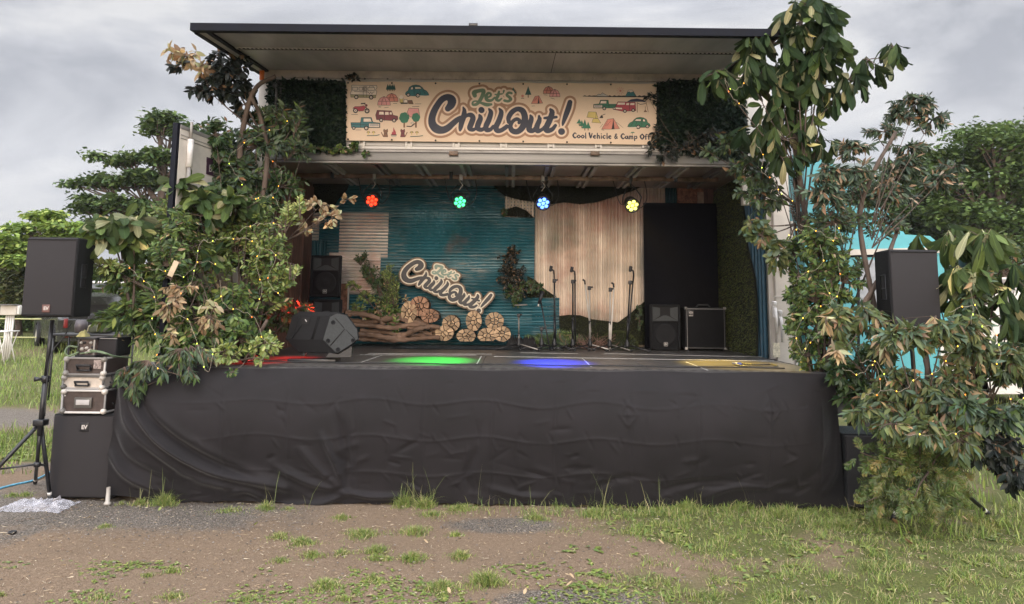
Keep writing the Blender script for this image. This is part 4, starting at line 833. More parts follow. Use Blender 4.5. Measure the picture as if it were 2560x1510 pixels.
hub2 = P(2300, 1130, 6.95); tripod('black tripod stand under the right loudspeaker, mostly hidden by cedar', (hub2.x, 7.0, p2.z), hub2, [G(2232, 1299, .02), G(2472, 1285, .02), (hub2.x+.1, hub2.y+.7, .02)])
def sub(lab, u0, v0, u1, v1, Y, d, mark):
    a = P(u0, v0, Y); b = P(u1, v1, Y); w, h = b.x-a.x, a.z; t = thing('subwoofer', lab, 'subwoofer', ((a.x+b.x)/2, Y, 0))
    t_b = lambda mb, n, m: mb.build(n, m, t)
    t_b(MB().box((0, d/2+.01, h/2+.01), (w, d, h-.02), bev=.014), 'cabinet', M_cab); t_b(MB().box((0, .0, h/2+.01), (w-.03, .03, h-.05), bev=.008), 'grille', M_grille)
    for sx_ in (-1, 1):
        for y in (.08, d-.06): t_b(MB().lathe([(0, 0), (.025, 0), (.022, .025), (0, .025)], (sx_*(w/2-.06), y, 0), 10), 'foot', M_black)
    if mark: badge(t, (V(t.location).x+.0, Y-.018, h-.12), .085, False)
    return t, h
sb, sh = sub('black subwoofer cabinet on the ground under the flight cases', 134, 1035, 283, 1230, 7.56, .5, True)
sub('black subwoofer cabinet behind the cedar, right of the skirt', 2108, 1085, 2228, 1262, 7.5, .5, False)
# flight cases
M_lam = pm('case_laminate', (.055, .038, .032), .4, var=.25, scale=20); M_laml = pm('case_pale', (.52, .45, .38), .45, var=.12, scale=20)
def case(lab, u0, v0, u1, v1, Y, d, z0, z1, mat, handle):
    x0, x1 = P(u0, v1, Y).x, P(u1, v1, Y).x; w, h = x1-x0, z1-z0; t = thing('flight_case', lab, 'flight case', ((x0+x1)/2, Y, z0), 'flight cases stacked on the subwoofer')
    q = lambda mb, n, m, pr=t: mb.build(n, m, pr)
    q(MB().box((0, d/2, h/2), (w-.012, d-.012, h-.012)), 'body', mat); e = .018
    for z in (e/2, h-e/2):
        q(MB().box((0, 0, z), (w, e, e), bev=.003), 'edge_rail', M_alu)
        for s in (-1, 1): q(MB().box((s*(w/2-e/2), d/2, z), (e, d-e, e), bev=.003), 'edge_rail', M_alu)
    for s in (-1, 1):
        q(MB().box((s*(w/2-e/2), 0, h/2), (e, e, h-2*e), bev=.003), 'edge_rail', M_alu)
        for z in (.02, h-.02): q(MB().lathe([(0, -.03), (.02, -.026), (.028, -.008), (.03, .01)], (s*(w/2-.02), 0, z), 8, rot=Rx(R(-90))), 'corner', M_chrome)
    if handle == 'bar':
        mb = MB(); mb.tube([(-.062, -.01, h*.30), (-.066, -.035, h*.56), (.066, -.035, h*.56), (.062, -.01, h*.30)], .011, 8); q(mb, 'handle', M_black); q(MB().tube([(-.068, -.02, h*.28), (.068, -.02, h*.28)], .009), 'handle_base', M_black)
    else:
        o = q(MB().box((0, -.009, h*.45), (.17, .012, .1), bev=.004), 'latch_dish', M_chrome); q(MB().box((0, -.017, h*.47), (.13, .008, .05), bev=.003), 'latch', M_alud, o)
    for s in (-1,): 
        for z in (.25, .75): q(MB().lathe([(0, .0), (.009, 0), (.009, .006)], (s*(w/2-.035), -.004, h*z), 8, rot=Rx(R(90))), 'rivet', M_chrome)
    return t, w, h
z0 = sh+.012; zA = P(205, 974, 7.54).z; zB = P(205, 939, 7.54).z; zC_ = P(205, 893, 7.54).z
case('dark flight case with a steel latch, lowest of the stack', 151, 972, 263, 1031, 7.54, .45, z0, zA, M_lam, 'latch')
case('pale narrow flight case in the middle of the stack', 154, 940, 259, 972, 7.55, .45, zA+.002, zB, M_laml, 'bar')
tc_, cw, ch_ = case('dark flight case with a label patch, topmost of the stack', 159, 893, 263, 938, 7.54, .45, zB+.002, zC_, M_lam, 'bar')
MB().box((cw*.30, -.003+.002, ch_*.62), (.075, .012, .085)).build('label_patch', pm('patch', (.25, .2, .18), .5, var=.6, scale=60), tc_)
# power rack, its leads, black cabinet and cloth on the cases
a = P(194, 843, 7.6); b = P(240, 889, 7.6); t = thing('power_unit', 'open framed power distribution unit with dials and sockets on the top case', 'power unit', ((a.x+b.x)/2, 7.6, zC_)); w_, h_ = b.x-a.x, a.z-zC_
MB().box((0, .16, h_/2+.002), (w_*.9, .3, h_*.92)).build('body', pm('panel_brown', (.10, .07, .06), .5, var=.5, scale=40), t)
for sx_ in (-1, 1):
    for z in (.01, h_-.012): MB().box((sx_*w_*.47, .15, z), (.016, .34, .016), bev=.003).build('frame', M_black, t)
    MB().box((sx_*w_*.40, -.01, h_*.5), (.016, .012, h_*.8), bev=.004).build('rack_handle', M_chrome, t)
for z in (.01, h_-.012): MB().box((0, -.01, z), (w_, .02, .02), bev=.003).build('frame', M_black, t)
for i, (x, z, r) in enumerate(((-.05, .72, .012), (-.02, .72, .01), (.0, .45, .014), (.035, .72, .014), (.05, .5, .01), (-.04, .4, .016), (.0, .2, .012), (-.03, .2, .01), (.03, .3, .02))):
    MB().lathe([(0, .02), (r, .018), (r*1.1, 0)], (x*w_/.17, .005, h_*z), 10, rot=Rx(R(90))).build('knob' if i < 6 else 'socket', [M_chrome, M_black, M_badge][i % 3], t)
a = P(241, 843, 7.65); b = P(292, 884, 7.65); t = thing('small_cabinet', 'small black cabinet behind the power unit on the flight cases', 'cabinet', ((a.x+b.x)/2, 7.65, zC_)); w_, h_ = b.x-a.x, a.z-zC_-.0
MB().box((0, .14, h_/2), (w_, .28, h_-.004), bev=.01).build('body', M_cab, t); MB().box((0, -.003, h_-.012), (w_*.96, .012, .008)).build('edge_strip', M_alud, t); MB().box((0, .0, h_/2-.01), (w_*.9, .012, h_*.8), bev=.004).build('grille', M_grille, t)
p = P(204, 843, 7.65); mb = Leaves(); t = thing('cloth', 'crumpled pale yellow cloth on top of the power unit', 'cloth', (p.x, 7.68, p.z))
mb = MB(); n = 12; vs = []
for i in range(n+1):
    for j in range(n+1):
        x, y = (i/n-.5)*.09, (j/n-.5)*.09; r = max(abs(x), abs(y))/.045; vs.append((x*(1+.1*mnoise.noise(V((x*40, y*40, 1)))), y, .07*(1-r**3)*(.8+.5*mnoise.noise(V((x*50, y*50, 0))))+.004))
mb.add(vs, [(i*(n+1)+j, (i+1)*(n+1)+j, (i+1)*(n+1)+j+1, i*(n+1)+j+1) for i in range(n) for j in range(n)], 0, True); mb.build('cloth_fold', pm('yellow_cloth', (.50, .46, .20), .85, var=.2, scale=20, bump=.5), t)
def cable(name, lab, pts, r, mat, group=None, cat='cable'):
    o = MB().tube(smooth([tuple(V(p)) for p in pts], 7), r, 6).build(name, mat, fix=False); tag(o, lab, cat, group); return o
M_cg = pm('green_lead', (.16, .22, .12), .5, var=.2); M_rope = pm('blue_rope', (.10, .34, .50), .6, var=.25, scale=40); M_cblk = pm('black_lead', (.012, .012, .013), .5)
q = lambda u, v, Y=7.52, dz=0: P(u, v, Y)
for i in range(3): cable('power_lead', ['grey green lead looped left of the power unit', 'upper green lead running from the power unit to the branches', 'thin green lead under the power unit'][i],
    [[q(194, 868), q(172, 866, 7.51), q(163, 880, 7.48), q(172, 890, 7.48), q(186, 885, 7.48), q(196, 880, 7.51)], [q(225, 876, 7.52), q(255, 880, 7.48), q(280, 889, 7.53), q(300, 892, 7.68), q(330, 894, 7.88)], [q(200, 884, 7.50), q(235, 880, 7.48), q(262, 884, 6.88), q(286, 893, 7.48)]][i], [.009, .009, .006][i], M_cg, 'leads by the power unit')
for i, pts in enumerate([[q(262, 905, 7.78), q(280, 940, 7.68), q(288, 990, 7.73), q(292, 1025, 7.78)], [q(262, 945, 7.68), q(284, 960, 7.68), q(297, 950, 7.78)], [q(264, 968, 7.68), q(285, 966, 7.63), q(300, 975, 7.78)], [q(262, 990, 7.73), q(285, 1012, 7.68), q(298, 1026, 7.88)]]):
    cable('cable', ['black cable hanging down behind the case stack', 'short cable from the pale case to the skirt', 'cable below the pale case going into the branches', 'cable behind the lowest case dropping to the subwoofer'][i], pts, .008, M_cblk, 'cables behind the cases')
cable('cable', 'black cable hanging from the left loudspeaker to the leads', [P(180, 805, 7.3), P(160, 842, 7.33), P(128, 885, 7.26), P(117, 960, 7.22), P(112, 1040, 7.2)], .006, M_cblk)
cable('rope', 'light blue rope lying on the gravel at the left edge', [G(-40, 1232, .012), G(30, 1213, .012), G(80, 1202, .012), G(112, 1188, .012), G(138, 1172, .012)], .011, M_rope, cat='rope')
cable('cable', 'black cable on the ground crossing behind the left stand', [G(-40, 1090, .01), G(20, 1080, .01), G(70, 1072, .01), G(110, 1066, .01)], .008, M_cblk)
# clear plastic bag by the stand
g = G(165, 1238, .0); t = thing('plastic_bag', 'crumpled clear plastic sheet at the foot of the left stand', 'plastic bag', (g.x, 7.3, 0)); mb = MB(); n = 26; vs = []
for i in range(n+1):
    for j in range(n+1):
        a, b2 = i/n-.5, j/n-.5; e_ = 1-max(abs(a), abs(b2))*2; k = mnoise.noise(V((a*7, b2*9, 3)))+.5*mnoise.noise(V((a*18, b2*16, 7)))
        vs.append((a*.62+.03*k, b2*.34+.04*mnoise.noise(V((a*5, b2*5, 9))), max(.004, (.035+.05*k)*min(1, e_*3)+.012*abs(math.sin(a*30+b2*14)))))
mb.add(vs, [(i*(n+1)+j, (i+1)*(n+1)+j, (i+1)*(n+1)+j+1, i*(n+1)+j+1) for i in range(n) for j in range(n)], 0, False); mb.build('sheet', pm('clear_plastic', (.5, .5, .55), .22, var=.1, alpha=.38, spec=.8), t)
tag(MB().lathe([(0, 0), (.03, 0), (.032, .016), (.02, .018), (.018, .008), (0, .008)], G(31, 1333, .004), 16).build('rubber_cap', M_black), 'small black rubber cap lying on the dirt at left', 'rubber cap')
g = G(1215, 1262, 0); tag(MB().box((g.x+.02, YF+.14, .045), (.30, .22, .05), bev=.01, rot=Ry(R(6))).build('yellow_tray', pm('yellow_plastic', (.62, .25, .02), .5, var=.15)), 'flat orange yellow plastic tray peeking out under the skirt', 'tray')
# stacked moulded speakers (horn over woofer)
def moulded(lab, u0, v0, u1, v1, Y, d=.32, group='moulded two way speakers', z0=None, horn_only=False):
    a = P(u0, (v0+v1)/2, Y); b = P(u1, v1, Y); w = P(u1, (v0+v1)/2, Y).x-a.x; zt2 = P((u0+u1)/2, v0, Y).z; zb = ZS if z0 is None else z0; h = zt2-zb
    t = thing('moulded_speaker', lab, 'loudspeaker', ((a.x+b.x)/2, Y, zb), group); q = lambda mb, n, m, pr=t: mb.build(n, m, pr)
    def tp(bm):
        for v in bm.verts:
            if v.co.y > 0: v.co.x *= .66
    q(MB().box((0, d/2, h/2), (w, d, h), bev=.02, taper=tp), 'cabinet', M_cab)
    iw = w*.80
    for sx_ in (-1, 1): q(MB().box((sx_*(iw/2+.016), -.012, h/2), (.022, .03, h*.95), bev=.008), 'bezel', M_cab)
    for z in (h*.03, h*.62, h*.965): q(MB().box((0, -.012, z), (iw, .026, .02), bev=.006), 'bezel', M_cab)
    q(MB().box((0, -.001, h*.79), (iw, .004, h*.31)), 'horn_recess', M_dark)
    mb = MB(); z1_, z2_ = h*.64, h*.95; xi = iw*.2                       # flared horn cheeks and floor
    for s in (-1, 1): mb.poly([(s*iw/2, -.016, z1_), (s*xi, -.004, z1_+h*.11), (s*xi, -.004, z2_-h*.03), (s*iw/2, -.016, z2_)], (0, .003, 0))
    mb.poly([(-iw/2, -.018, z1_), (iw/2, -.018, z1_), (xi*.3, -.006, z1_+h*.12), (-xi*.3, -.006, z1_+h*.12)], (0, .003, 0)); q(mb, 'horn', M_cabw)
    q(MB().box((0, -.006, h*.325), (iw, .012, h*.56), bev=.004), 'grille', M_cone)
    o = q(MB().lathe([(0, .004), (.03, .012), (.045, .004), (iw*.30, .004), (iw*.36, .010), (iw*.43, .006), (iw*.43, 0)], (0, -.012, h*.34), 28, rot=Rx(R(90))), 'woofer', M_cab)
    badge(t, (V(t.location).x, Y-.026, zb+h*.13), w*.13)
    return t, zt2, h
moulded('moulded speaker with pale badge beside the bass amplifier', 1624, 761, 1703, 871, 10.9)
zb2 = P(810, 744, 10.9).z
moulded('lower moulded speaker of the left stack, half hidden by the monitor', 776, 748, 853, 868, 10.9); moulded('upper moulded speaker of the left stack with pale badge', 774, 638, 853, 744, 10.88, z0=zb2+.01)
# bass amplifier
a = P(1712, 768, 10.85); b = P(1816, 872, 10.85); w_, h_ = b.x-a.x, a.z-ZS; t = thing('bass_amplifier', 'black bass amplifier with pale piping, metal corners and a round emblem', 'amplifier', ((a.x+b.x)/2, 10.85, ZS)); q2 = lambda mb, n, m, pr=t: mb.build(n, m, pr)
q2(MB().box((0, .17, h_/2+.012), (w_, .34, h_-.024), bev=.012), 'cabinet', M_cab); q2(MB().box((0, -.005, h_/2+.012), (w_-.05, .02, h_-.07), bev=.004), 'grille_cloth', M_cone)
for z in (.04, h_-.022): q2(MB().box((0, -.012, z), (w_-.05, .01, .008)), 'piping', M_alu)
for s in (-1, 1): q2(MB().box((s*(w_/2-.026), -.012, h_/2+.01), (.006, .01, h_-.06)), 'piping', M_alu)
for s in (-1, 1):
    for z in (.03, h_-.012): q2(MB().box((s*(w_/2-.012), .0, z), (.04, .04, .04), bev=.012), 'corner', M_chrome)
q2(MB().tube([(-.1, .12, h_), (-.07, .12, h_+.035), (.07, .12, h_+.035), (.1, .12, h_)], .012, 8), 'handle', M_black)
o = q2(MB().box((-w_*.36, -.018, h_*.86), (.072, .006, .085), bev=.002), 'emblem', M_blackm); mb = MB()
ring = [(-w_*.36+.022*math.cos(i*.35)*(1-.018*i), -.023, h_*.87+.022*math.sin(i*.35)*(1-.018*i)) for i in range(0, 42)]; mb.tube(ring, .0028, 5); mb.tube([(-w_*.36+.026, -.023, h_*.87+.02), (-w_*.36+.026, -.023, h_*.87-.024)], .004, 5); q2(mb, 'emblem_mark', M_badge, o)
q2(MB().box((-w_*.36, -.022, h_*.86-.034), (.06, .004, .01)), 'emblem_bar', M_badge, o)
for s in (-1, 1): q2(MB().lathe([(0, 0), (.02, 0), (.02, .02), (0, .02)], (s*(w_/2-.05), .05, 0), 8), 'foot', M_black)
# tall black board
a = P(1611, 507, 11.25); b = P(1798, 872, 11.25); t = thing('black_board', 'tall cloth covered black board standing before the back wall', 'board', ((a.x+b.x)/2, 11.25, ZS))
MB().box((0, .03, (a.z-ZS)/2+.003), (P(1796, 690, 11.25).x-P(1612, 690, 11.25).x, .06, a.z-ZS), bev=.008).build('panel', pm('black_molton', (.006, .006, .008), .95, var=.2, bump=.2, bscale=200, spec=.1), t)
for s in (-1, 1): MB().box((s*.4, .22, .02), (.05, .4, .04), bev=.004).build('foot', M_blackm, t)
# floor monitor
def wedge():
    t = thing('floor_monitor', 'grey black floor monitor tilted on its bracket near the stage front', 'floor monitor', (P(820, 890, 8.25).x, 8.25, ZS)); o0 = V(t.location)
    Yn, Yf = 8.15, 8.52                               # end plate towards us is drawn in the plane Y=Yn
    prof = [(842, 780), (868, 786), (896, 824), (898, 848), (880, 862), (846, 884), (838, 882), (806, 850), (824, 790)]
    near = [P(u, v, Yn)-o0 for u, v in prof]
    sh_ = V((-.42, .10, .0))
    mb = MB(); k = len(near); c = sum(near, V())/k
    rim = [p*1.0+(c-p)*.04 for p in near]; mb.add([p+V((0, -.018, 0)) for p in rim]+near+[p+sh_ for p in near]+[p+sh_+V((-.015, .01, 0))+(c-p)*.04 for p in near], [tuple(range(k))]+[(r*k+i, r*k+(i+1) % k, (r+1)*k+(i+1) % k, (r+1)*k+i) for r in range(3) for i in range(k)]+[tuple(range(3*k, 4*k))[::-1]])
    body = mb.build('cabinet', M_cab, t)
    MB().poly([p*1.0+(c-p)*.06+V((0, -.0185, 0)) for p in near], (0, -.002, 0)).build('side_plate', M_cabw, t)
    n_ = V((0, -1, 0))
    for u, v in ((833, 806), (820, 852), (845, 874), (883, 851)):
        MB().lathe([(.010, .0), (.018, .004), (.022, .006), (.024, 0)], P(u, v, Yn-.022)-o0, 14, rot=Rx(R(90))).build('bumper', M_cab, t)
        MB().lathe([(.0, .004), (.008, .003), (.010, 0)], P(u, v, Yn-.022)-o0, 10, rot=Rx(R(90))).build('bolt', M_cone, t)
    for (A, B) in (((862, 822), (826, 864)), ((838, 795), (860, 820)), ((864, 824), (886, 846))): MB().tube([P(A[0], A[1], Yn-.021)-o0, P(B[0], B[1], Yn-.021)-o0], .0035 if A[0] != 862 else .006, 5).build('groove', M_dark, t)
    # back panel with handle pocket and ribs, on the left face
    pa, pb, pc, pd = near[8], near[7], near[7]+sh_, near[8]+sh_
    F = lambda a_, b_, o_=.006: pa*(1-a_)*(1-b_)+pb*(1-a_)*b_+pc*a_*b_+pd*a_*(1-b_)+(pb-pa).cross(pd-pa).normalized()*(-o_)
    sg = 1 if (pb-pa).cross(pd-pa).y < 0 else -1
    FF = lambda a_, b_, o_=.006: F(a_, b_, -o_*sg)
    MB().poly([FF(.5, .08), FF(.7, .08), FF(.7, .36), FF(.5, .36)], (0, -.004, 0)).build('handle_pocket', M_dark, t)
    MB().tube([FF(.56, .26, .012), FF(.62, .16, .012)], .006, 6).build('handle', M_alud, t)
    for a_ in (.26, .30, .82): MB().tube([FF(a_, .02), FF(a_, .97)], .004, 5).build('rib', M_cab, t)
    MB().tube([FF(.68, .42, .008), FF(.82, .9, .008)], .007, 5).build('rib', M_cab, t)
    # yoke bracket
    f = lambda u, v, Y: P(u, v, Y)-o0
    mb = MB(); mb.poly([f(815, 893, 8.12), f(878, 893, 8.12), f(880, 866, 8.12), f(846, 886, 8.12), f(822, 882, 8.12)], (0, .06, 0)); mb.build('bracket', M_blackm, t)
    mb = MB(); mb.poly([f(752, 889, 8.3), f(760, 891, 8.3), f(775, 868, 8.3), f(765, 858, 8.3), f(768, 876, 8.3)], (0, .05, 0)); mb.build('bracket', M_blackm, t)
    MB().box(((f(780, 888, 8.2).x), .05, .02), (.52, .24, .03), bev=.006).build('base_plate', M_blackm, t)
wedge()
# stage cables
cable('cable', 'black cable with blue plug coiled at the right stage front', [G(1945, 915, ZS+.012), G(1925, 911, ZS+.012), G(1890, 912, ZS+.012), G(1850, 908, ZS+.012), G(1838, 911, ZS+.012), G(1870, 916, ZS+.012), G(1930, 918, ZS+.012), G(1945, 915, ZS+.012)], .007, M_cblk)
tag(MB().tube([G(1832, 908, ZS+.02), G(1852, 911, ZS+.02)], [.012, .02], 8).build('cable_plug', pm('blue_plug', (.06, .08, .25), .4)), 'small blue cable plug at the right stage front', 'plug')
cable('cable', 'long black cable along the front edge of the deck', [G(612+90*i, 903+1.1*i+(1.2 if i % 3 == 0 else 0), ZS+.010) for i in range(16)], .007, M_cblk)
for i in range(3): cable('cable', ['lowest black cable heap by the left branch feet', 'red lit cable loop by the left branch feet', 'cable bundle arching to the stage corner'][i], [G(600+8*i, 884+3*i, ZS+.012), G(640+4*i, 878+4*i, ZS+.02), G(655, 888-2*i, ZS+.03), G(620, 893, ZS+.02), G(596, 889-2*i, ZS+.012), G(628+i*9, 881+3*i, ZS+.03)], .008, M_cblk, 'cables at the left of the deck')
# ------------------------------------------------------------------ microphone stands
def micstand(lab, u, vt, Y, kind, lean=0.0, boom=None, clip=1, steel=False):
    b = G(u, 868, ZS); b = P(u, 860, Y); b.z = ZS; t = thing('microphone_stand', lab, 'microphone stand', b, 'microphone stands at the back of the stage'); q = lambda mb, n, m, pr=t: mb.build(n, m, pr)
    top = P(u+lean, vt, Y)-b; M1 = M_chrome if steel else M_blackm
    q(MB().lathe([(0, .05), (.034, .05), (.036, .075), (.03, .11), (.014, .16), (.012, .19)], (0, 0, 0), 14), 'base_cone', M_black)
    for k in range(3):
        a = R([205, 325, 88][k]+(15 if kind == 'short' else 0)); e = V((math.cos(a)*.34, math.sin(a)*.34, .016)); l = q(MB().tube([(0, 0, .085), e], .0085, 7), 'leg', M_chrome if (steel and k == 1) else M_blackm); q(MB().tube([e*.94+V((0, 0, .001)), e*1.03], .013, 8), 'foot', M_black, l)
    clutch = V((top.x*.9, 0, top.z-.17)) if kind != 'short' else top-V((0, 0, .02))
    q(MB().tube([(0, 0, .15), V((clutch.x*.3, 0, clutch.z*.45))], .015, 8), 'lower_tube', M1); q(MB().tube([V((clutch.x*.3, 0, clutch.z*.45)), clutch], .0115, 8), 'upper_tube', M1)
    q(MB().lathe([(0, -.02), (.015, -.02), (.015, .02), (0, .02)], (clutch.x*.3, 0, clutch.z*.45), 8), 'collar', M_black)
    q(MB().box(clutch, (.05, .045, .055), bev=.01), 'boom_clutch', M_black); q(MB().tube([clutch+V((.02, 0, .01)), clutch+V((.05, 0, .015))], .012, 8), 'knob', M_black)
    if kind == 'boom':
        e0 = V(boom[0]); e1 = V(boom[1]); q(MB().tube([clutch+e0, clutch+e1], .0105, 7), 'boom', M1)
        if clip: q(MB().tube([clutch+e1, clutch+e1+V((-.005, 0, .05)), clutch+e1+V((-.035, 0, .07))], [.011, .013, .013], 8), 'swivel', M_black)
        if clip == 1: c = clutch+e1+V((-.045, -.01, .085)); q(MB().lathe([(.016, -.045), (.021, -.03), (.023, .03), (.017, .035), (.014, -.04)], c, 10, rot=Ry(R(12))), 'microphone_clip', M_black)
    return t
micstand('tallest microphone stand, first of the tall row beside the ivy, clip on top', 1386, 672, 10.7, 'boom', 0, ((.02, 0, -.9), (-.005, 0, .09)))
micstand('all black microphone stand, second of the tall row', 1432, 674, 10.7, 'boom', 0, ((.035, 0, -.85), (.03, 0, .09)))
micstand('steel microphone stand with its boom folded crosswise, middle of the tall row', 1475, 690, 10.7, 'boom', -2, ((.02, 0, -.62), (-.06, 0, .05)), 2, True)
micstand('steel microphone stand with its boom folded straight down, left of the last tall one', 1524, 694, 10.65, 'boom', 2, ((-.01, 0, -.85), (.05, 0, .03)), 2, True)
micstand('leaning black microphone stand nearest the tall black board', 1568, 676, 10.6, 'boom', 8, ((-.05, 0, -.9), (.05, 0, .11)), 1)
micstand('short steel stand with a horizontal clutch, left of all the stands', 1297, 758, 10.6, 'boom', 0, ((-.06, 0, .14), (.12, 0, .15)), 0, True)
micstand('low black stand with a long slanting boom and thick microphone', 1354, 792, 10.65, 'boom', 0, ((.16, 0, -.5), (-.02, 0, .42)), 0)
p = P(1349, 741, 10.6); t = tag(MB().tube([P(1357, 728, 10.6), P(1347, 760, 10.6)], [.028, .02], 10).tube([P(1347, 760, 10.6), P(1345, 766, 10.6)], .012, 8, mi=1).build('microphone', [M_black, M_chrome]), 'dark microphone hanging on the slanting boom', 'microphone')
# ------------------------------------------------------------------ firewood bundles and driftwood
M_wend = pm('cut_wood_end', (.44, .30, .18), .75, orand=.45, var=.35, scale=18, bump=.3, bscale=60); M_wbark = pm('log_bark', (.13, .075, .05), .9, var=.4, scale=14, bump=.6)
M_wend2 = pm('cut_wood_red', (.33, .18, .11), .75, orand=.4, var=.4, scale=18, bump=.3, bscale=60)
def clip_poly(poly, nx_, ny_, c):
    out = []
    for i in range(len(poly)):
        a, b = poly[i], poly[(i+1) % len(poly)]; da = a[0]*nx_+a[1]*ny_-c; db = b[0]*nx_+b[1]*ny_-c
        if da <= 0: out.append(a)
        if (da <= 0) != (db <= 0): s = da/(da-db); out.append((a[0]+(b[0]-a[0])*s, a[1]+(b[1]-a[1])*s))
    return out
def bundle(lab, u, v, ru, rv, Y, mat=None, flat=False):
    c = P(u, v, Y); k = Y/FPX; rx, rz = ru*k, rv*k; t = thing('firewood_bundle', lab, 'firewood bundle', (c.x, Y, c.z-rz), 'round firewood bundles along the back wall')
    n = random.randint(10, 14); sites = [(random.uniform(-.25, .25), random.uniform(-.25, .25)) for _ in range(max(2, n-9))]+[(.66*math.cos(i*6.283/(9)+random.uniform(-.2, .2)), .66*math.sin(i*6.283/9+random.uniform(-.2, .2))) for i in range(9)]
    for i, s in enumerate(sites):
        poly = [(math.cos(a*6.283/22)*random.uniform(.95, 1.03), math.sin(a*6.283/22)*random.uniform(.95, 1.03)) for a in range(22)]
        if flat: poly = clip_poly(poly, 0, -1, .78)
        for j, o in enumerate(sites):
            if i == j: continue
            dx, dy = o[0]-s[0], o[1]-s[1]; l = math.hypot(dx, dy); poly = clip_poly(poly, dx/l, dy/l, (dx*(s[0]+o[0])/2+dy*(s[1]+o[1])/2)/l-.038)
            if len(poly) < 3: break
        if len(poly) < 3: continue
        dy = random.uniform(-.02, .02); mb = MB(); pts = [(a*rx, dy, b*rz+rz) for a, b in poly]; m_ = len(pts)
        mb.add(pts+[(x, y+.3, z) for x, y, z in pts], [tuple(range(m_))], 0); mb.add(pts+[(x, y+.3, z) for x, y, z in pts], [tuple(range(m_, 2*m_))[::-1]]+[(a, a+m_, (a+1) % m_+m_, (a+1) % m_) for a in range(m_)], 1)
        mb.build('split_log', [mat or M_wend, M_wbark], t, fix=False)
    MB().lathe([(rx*1.015, -.006), (rx*1.015, .006)], (0, .1, rz), 24, rot=Rx(R(90))).build('binding', M_twig, t)
B = [(1048, 765, 24, 25, M_wend2, 'reddish firewood bundle at the top of the left pile'), (1022, 780, 20, 28, None, 'pale firewood bundle resting on the driftwood, leftmost'), (1075, 790, 23, 17, M_wend2, 'small reddish firewood bundle half behind the driftwood end')]
for u, v, a, b, mt, lb in B: bundle(lb, u, v, a, b, 11.1, mt)
for u, v, a, b, lb, fl in ((1127, 809, 22, 21, 'brown firewood bundle on top, right of the driftwood', 0), (1111, 833, 23, 19, 'firewood bundle touching the driftwood tips', 0), (1165, 840, 24, 17, 'flat bottomed firewood bundle under the exclamation mark of the sign', 1), (1184, 802, 20, 25, 'tall oval firewood bundle below the sign dot', 0), (1236, 802, 24, 21, 'firewood bundle at the top of the right pyramid', 0), (1218, 838, 24, 18, 'lower left firewood bundle of the right pyramid', 1), (1256, 835, 21, 19, 'lower right firewood bundle of the right pyramid', 0)):
    bundle(lb, u, v, a, b, 11.0 if v > 825 else 11.12, None, fl)
M_drift = pm('driftwood', (.20, .125, .085), .85, var=.45, scale=7, bump=.8, bscale=28, stretch=(.25, 1, 1))
DR = [([(862, 782), (930, 783), (990, 790), (1040, 800), (1090, 828), (1108, 836)], .062, 11.2, 'thick bleached driftwood trunk across the top of the pile'), ([(868, 800), (920, 805), (980, 796), (1040, 806), (1085, 822)], .05, 11.1, 'dark driftwood branch in the middle of the pile'),
      ([(880, 812), (930, 815), (985, 820), (1030, 812), (1100, 818)], .045, 10.98, 'light driftwood branch bending up to the right'), ([(880, 834), (930, 838), (980, 846), (1010, 838), (1045, 822), (1080, 815)], .052, 10.9, 'driftwood branch sweeping from the floor upward'),
      ([(878, 846), (940, 849), (1000, 850), (1060, 845), (1100, 843)], .045, 10.95, 'lowest driftwood branch lying on the stage'), ([(900, 826), (960, 830), (1020, 838), (1080, 834)], .04, 11.05, 'short grey driftwood branch inside the pile'), ([(860, 792), (890, 784), (940, 794), (960, 812)], .045, 11.0, 'short forked driftwood piece behind the monitor'), ([(940, 800), (1000, 812), (1060, 830), (1098, 846)], .04, 11.1, 'slanting driftwood branch under the trunk')]
for pts, r, Y, lb in DR:
    s = smooth(pts, 8); mb = MB(); w3 = [P(a, b, Y+.06*math.sin(i*.35)) for i, (a, b) in enumerate(s)]; mb.tube(w3, [r*.8*(1-.35*abs(i/len(w3)-.4))*(1+.18*math.sin(i*1.9)) for i in range(len(w3))], 12); tag(mb.build('driftwood', M_drift), lb, 'driftwood', 'driftwood branches piled on the stage')
# black blanket and soft bag on the floor under the wood
def lump(name, lab, cat, u0, u1, v, Y, h, dpt, mat, seed):
    x0, x1 = P(u0, v, Y).x, P(u1, v, Y).x; mb = MB(); nx_, ny_ = 60, 10; vs = []
    for i in range(nx_+1):
        for j in range(ny_+1):
            a, b = i/nx_, j/ny_; e_ = min(1, min(a, 1-a)*8)*min(1, min(b, 1-b)*4); vs.append((x0+(x1-x0)*a, Y-dpt/2+dpt*b+.02*mnoise.noise(V((a*9, b, seed))), ZS+.004+h*e_*(.5+.6*abs(mnoise.noise(V((a*14, b*3, seed)))))))
    mb.add(vs, [(i*(ny_+1)+j, (i+1)*(ny_+1)+j, (i+1)*(ny_+1)+j+1, i*(ny_+1)+j+1) for i in range(nx_) for j in range(ny_)], 0, True); return tag(mb.build(name, mat), lab, cat)
lump('cloth', 'dark cloth spread under the firewood and driftwood', 'cloth', 980, 1300, 858, 10.75, .05, .34, pm('dark_cloth', (.010, .014, .018), .9, var=.3), 2)
lump('cloth', 'black bundle of cloth and bags behind the short steel stand', 'cloth', 1262, 1345, 858, 11.0, .22, .3, M_dark, 5)
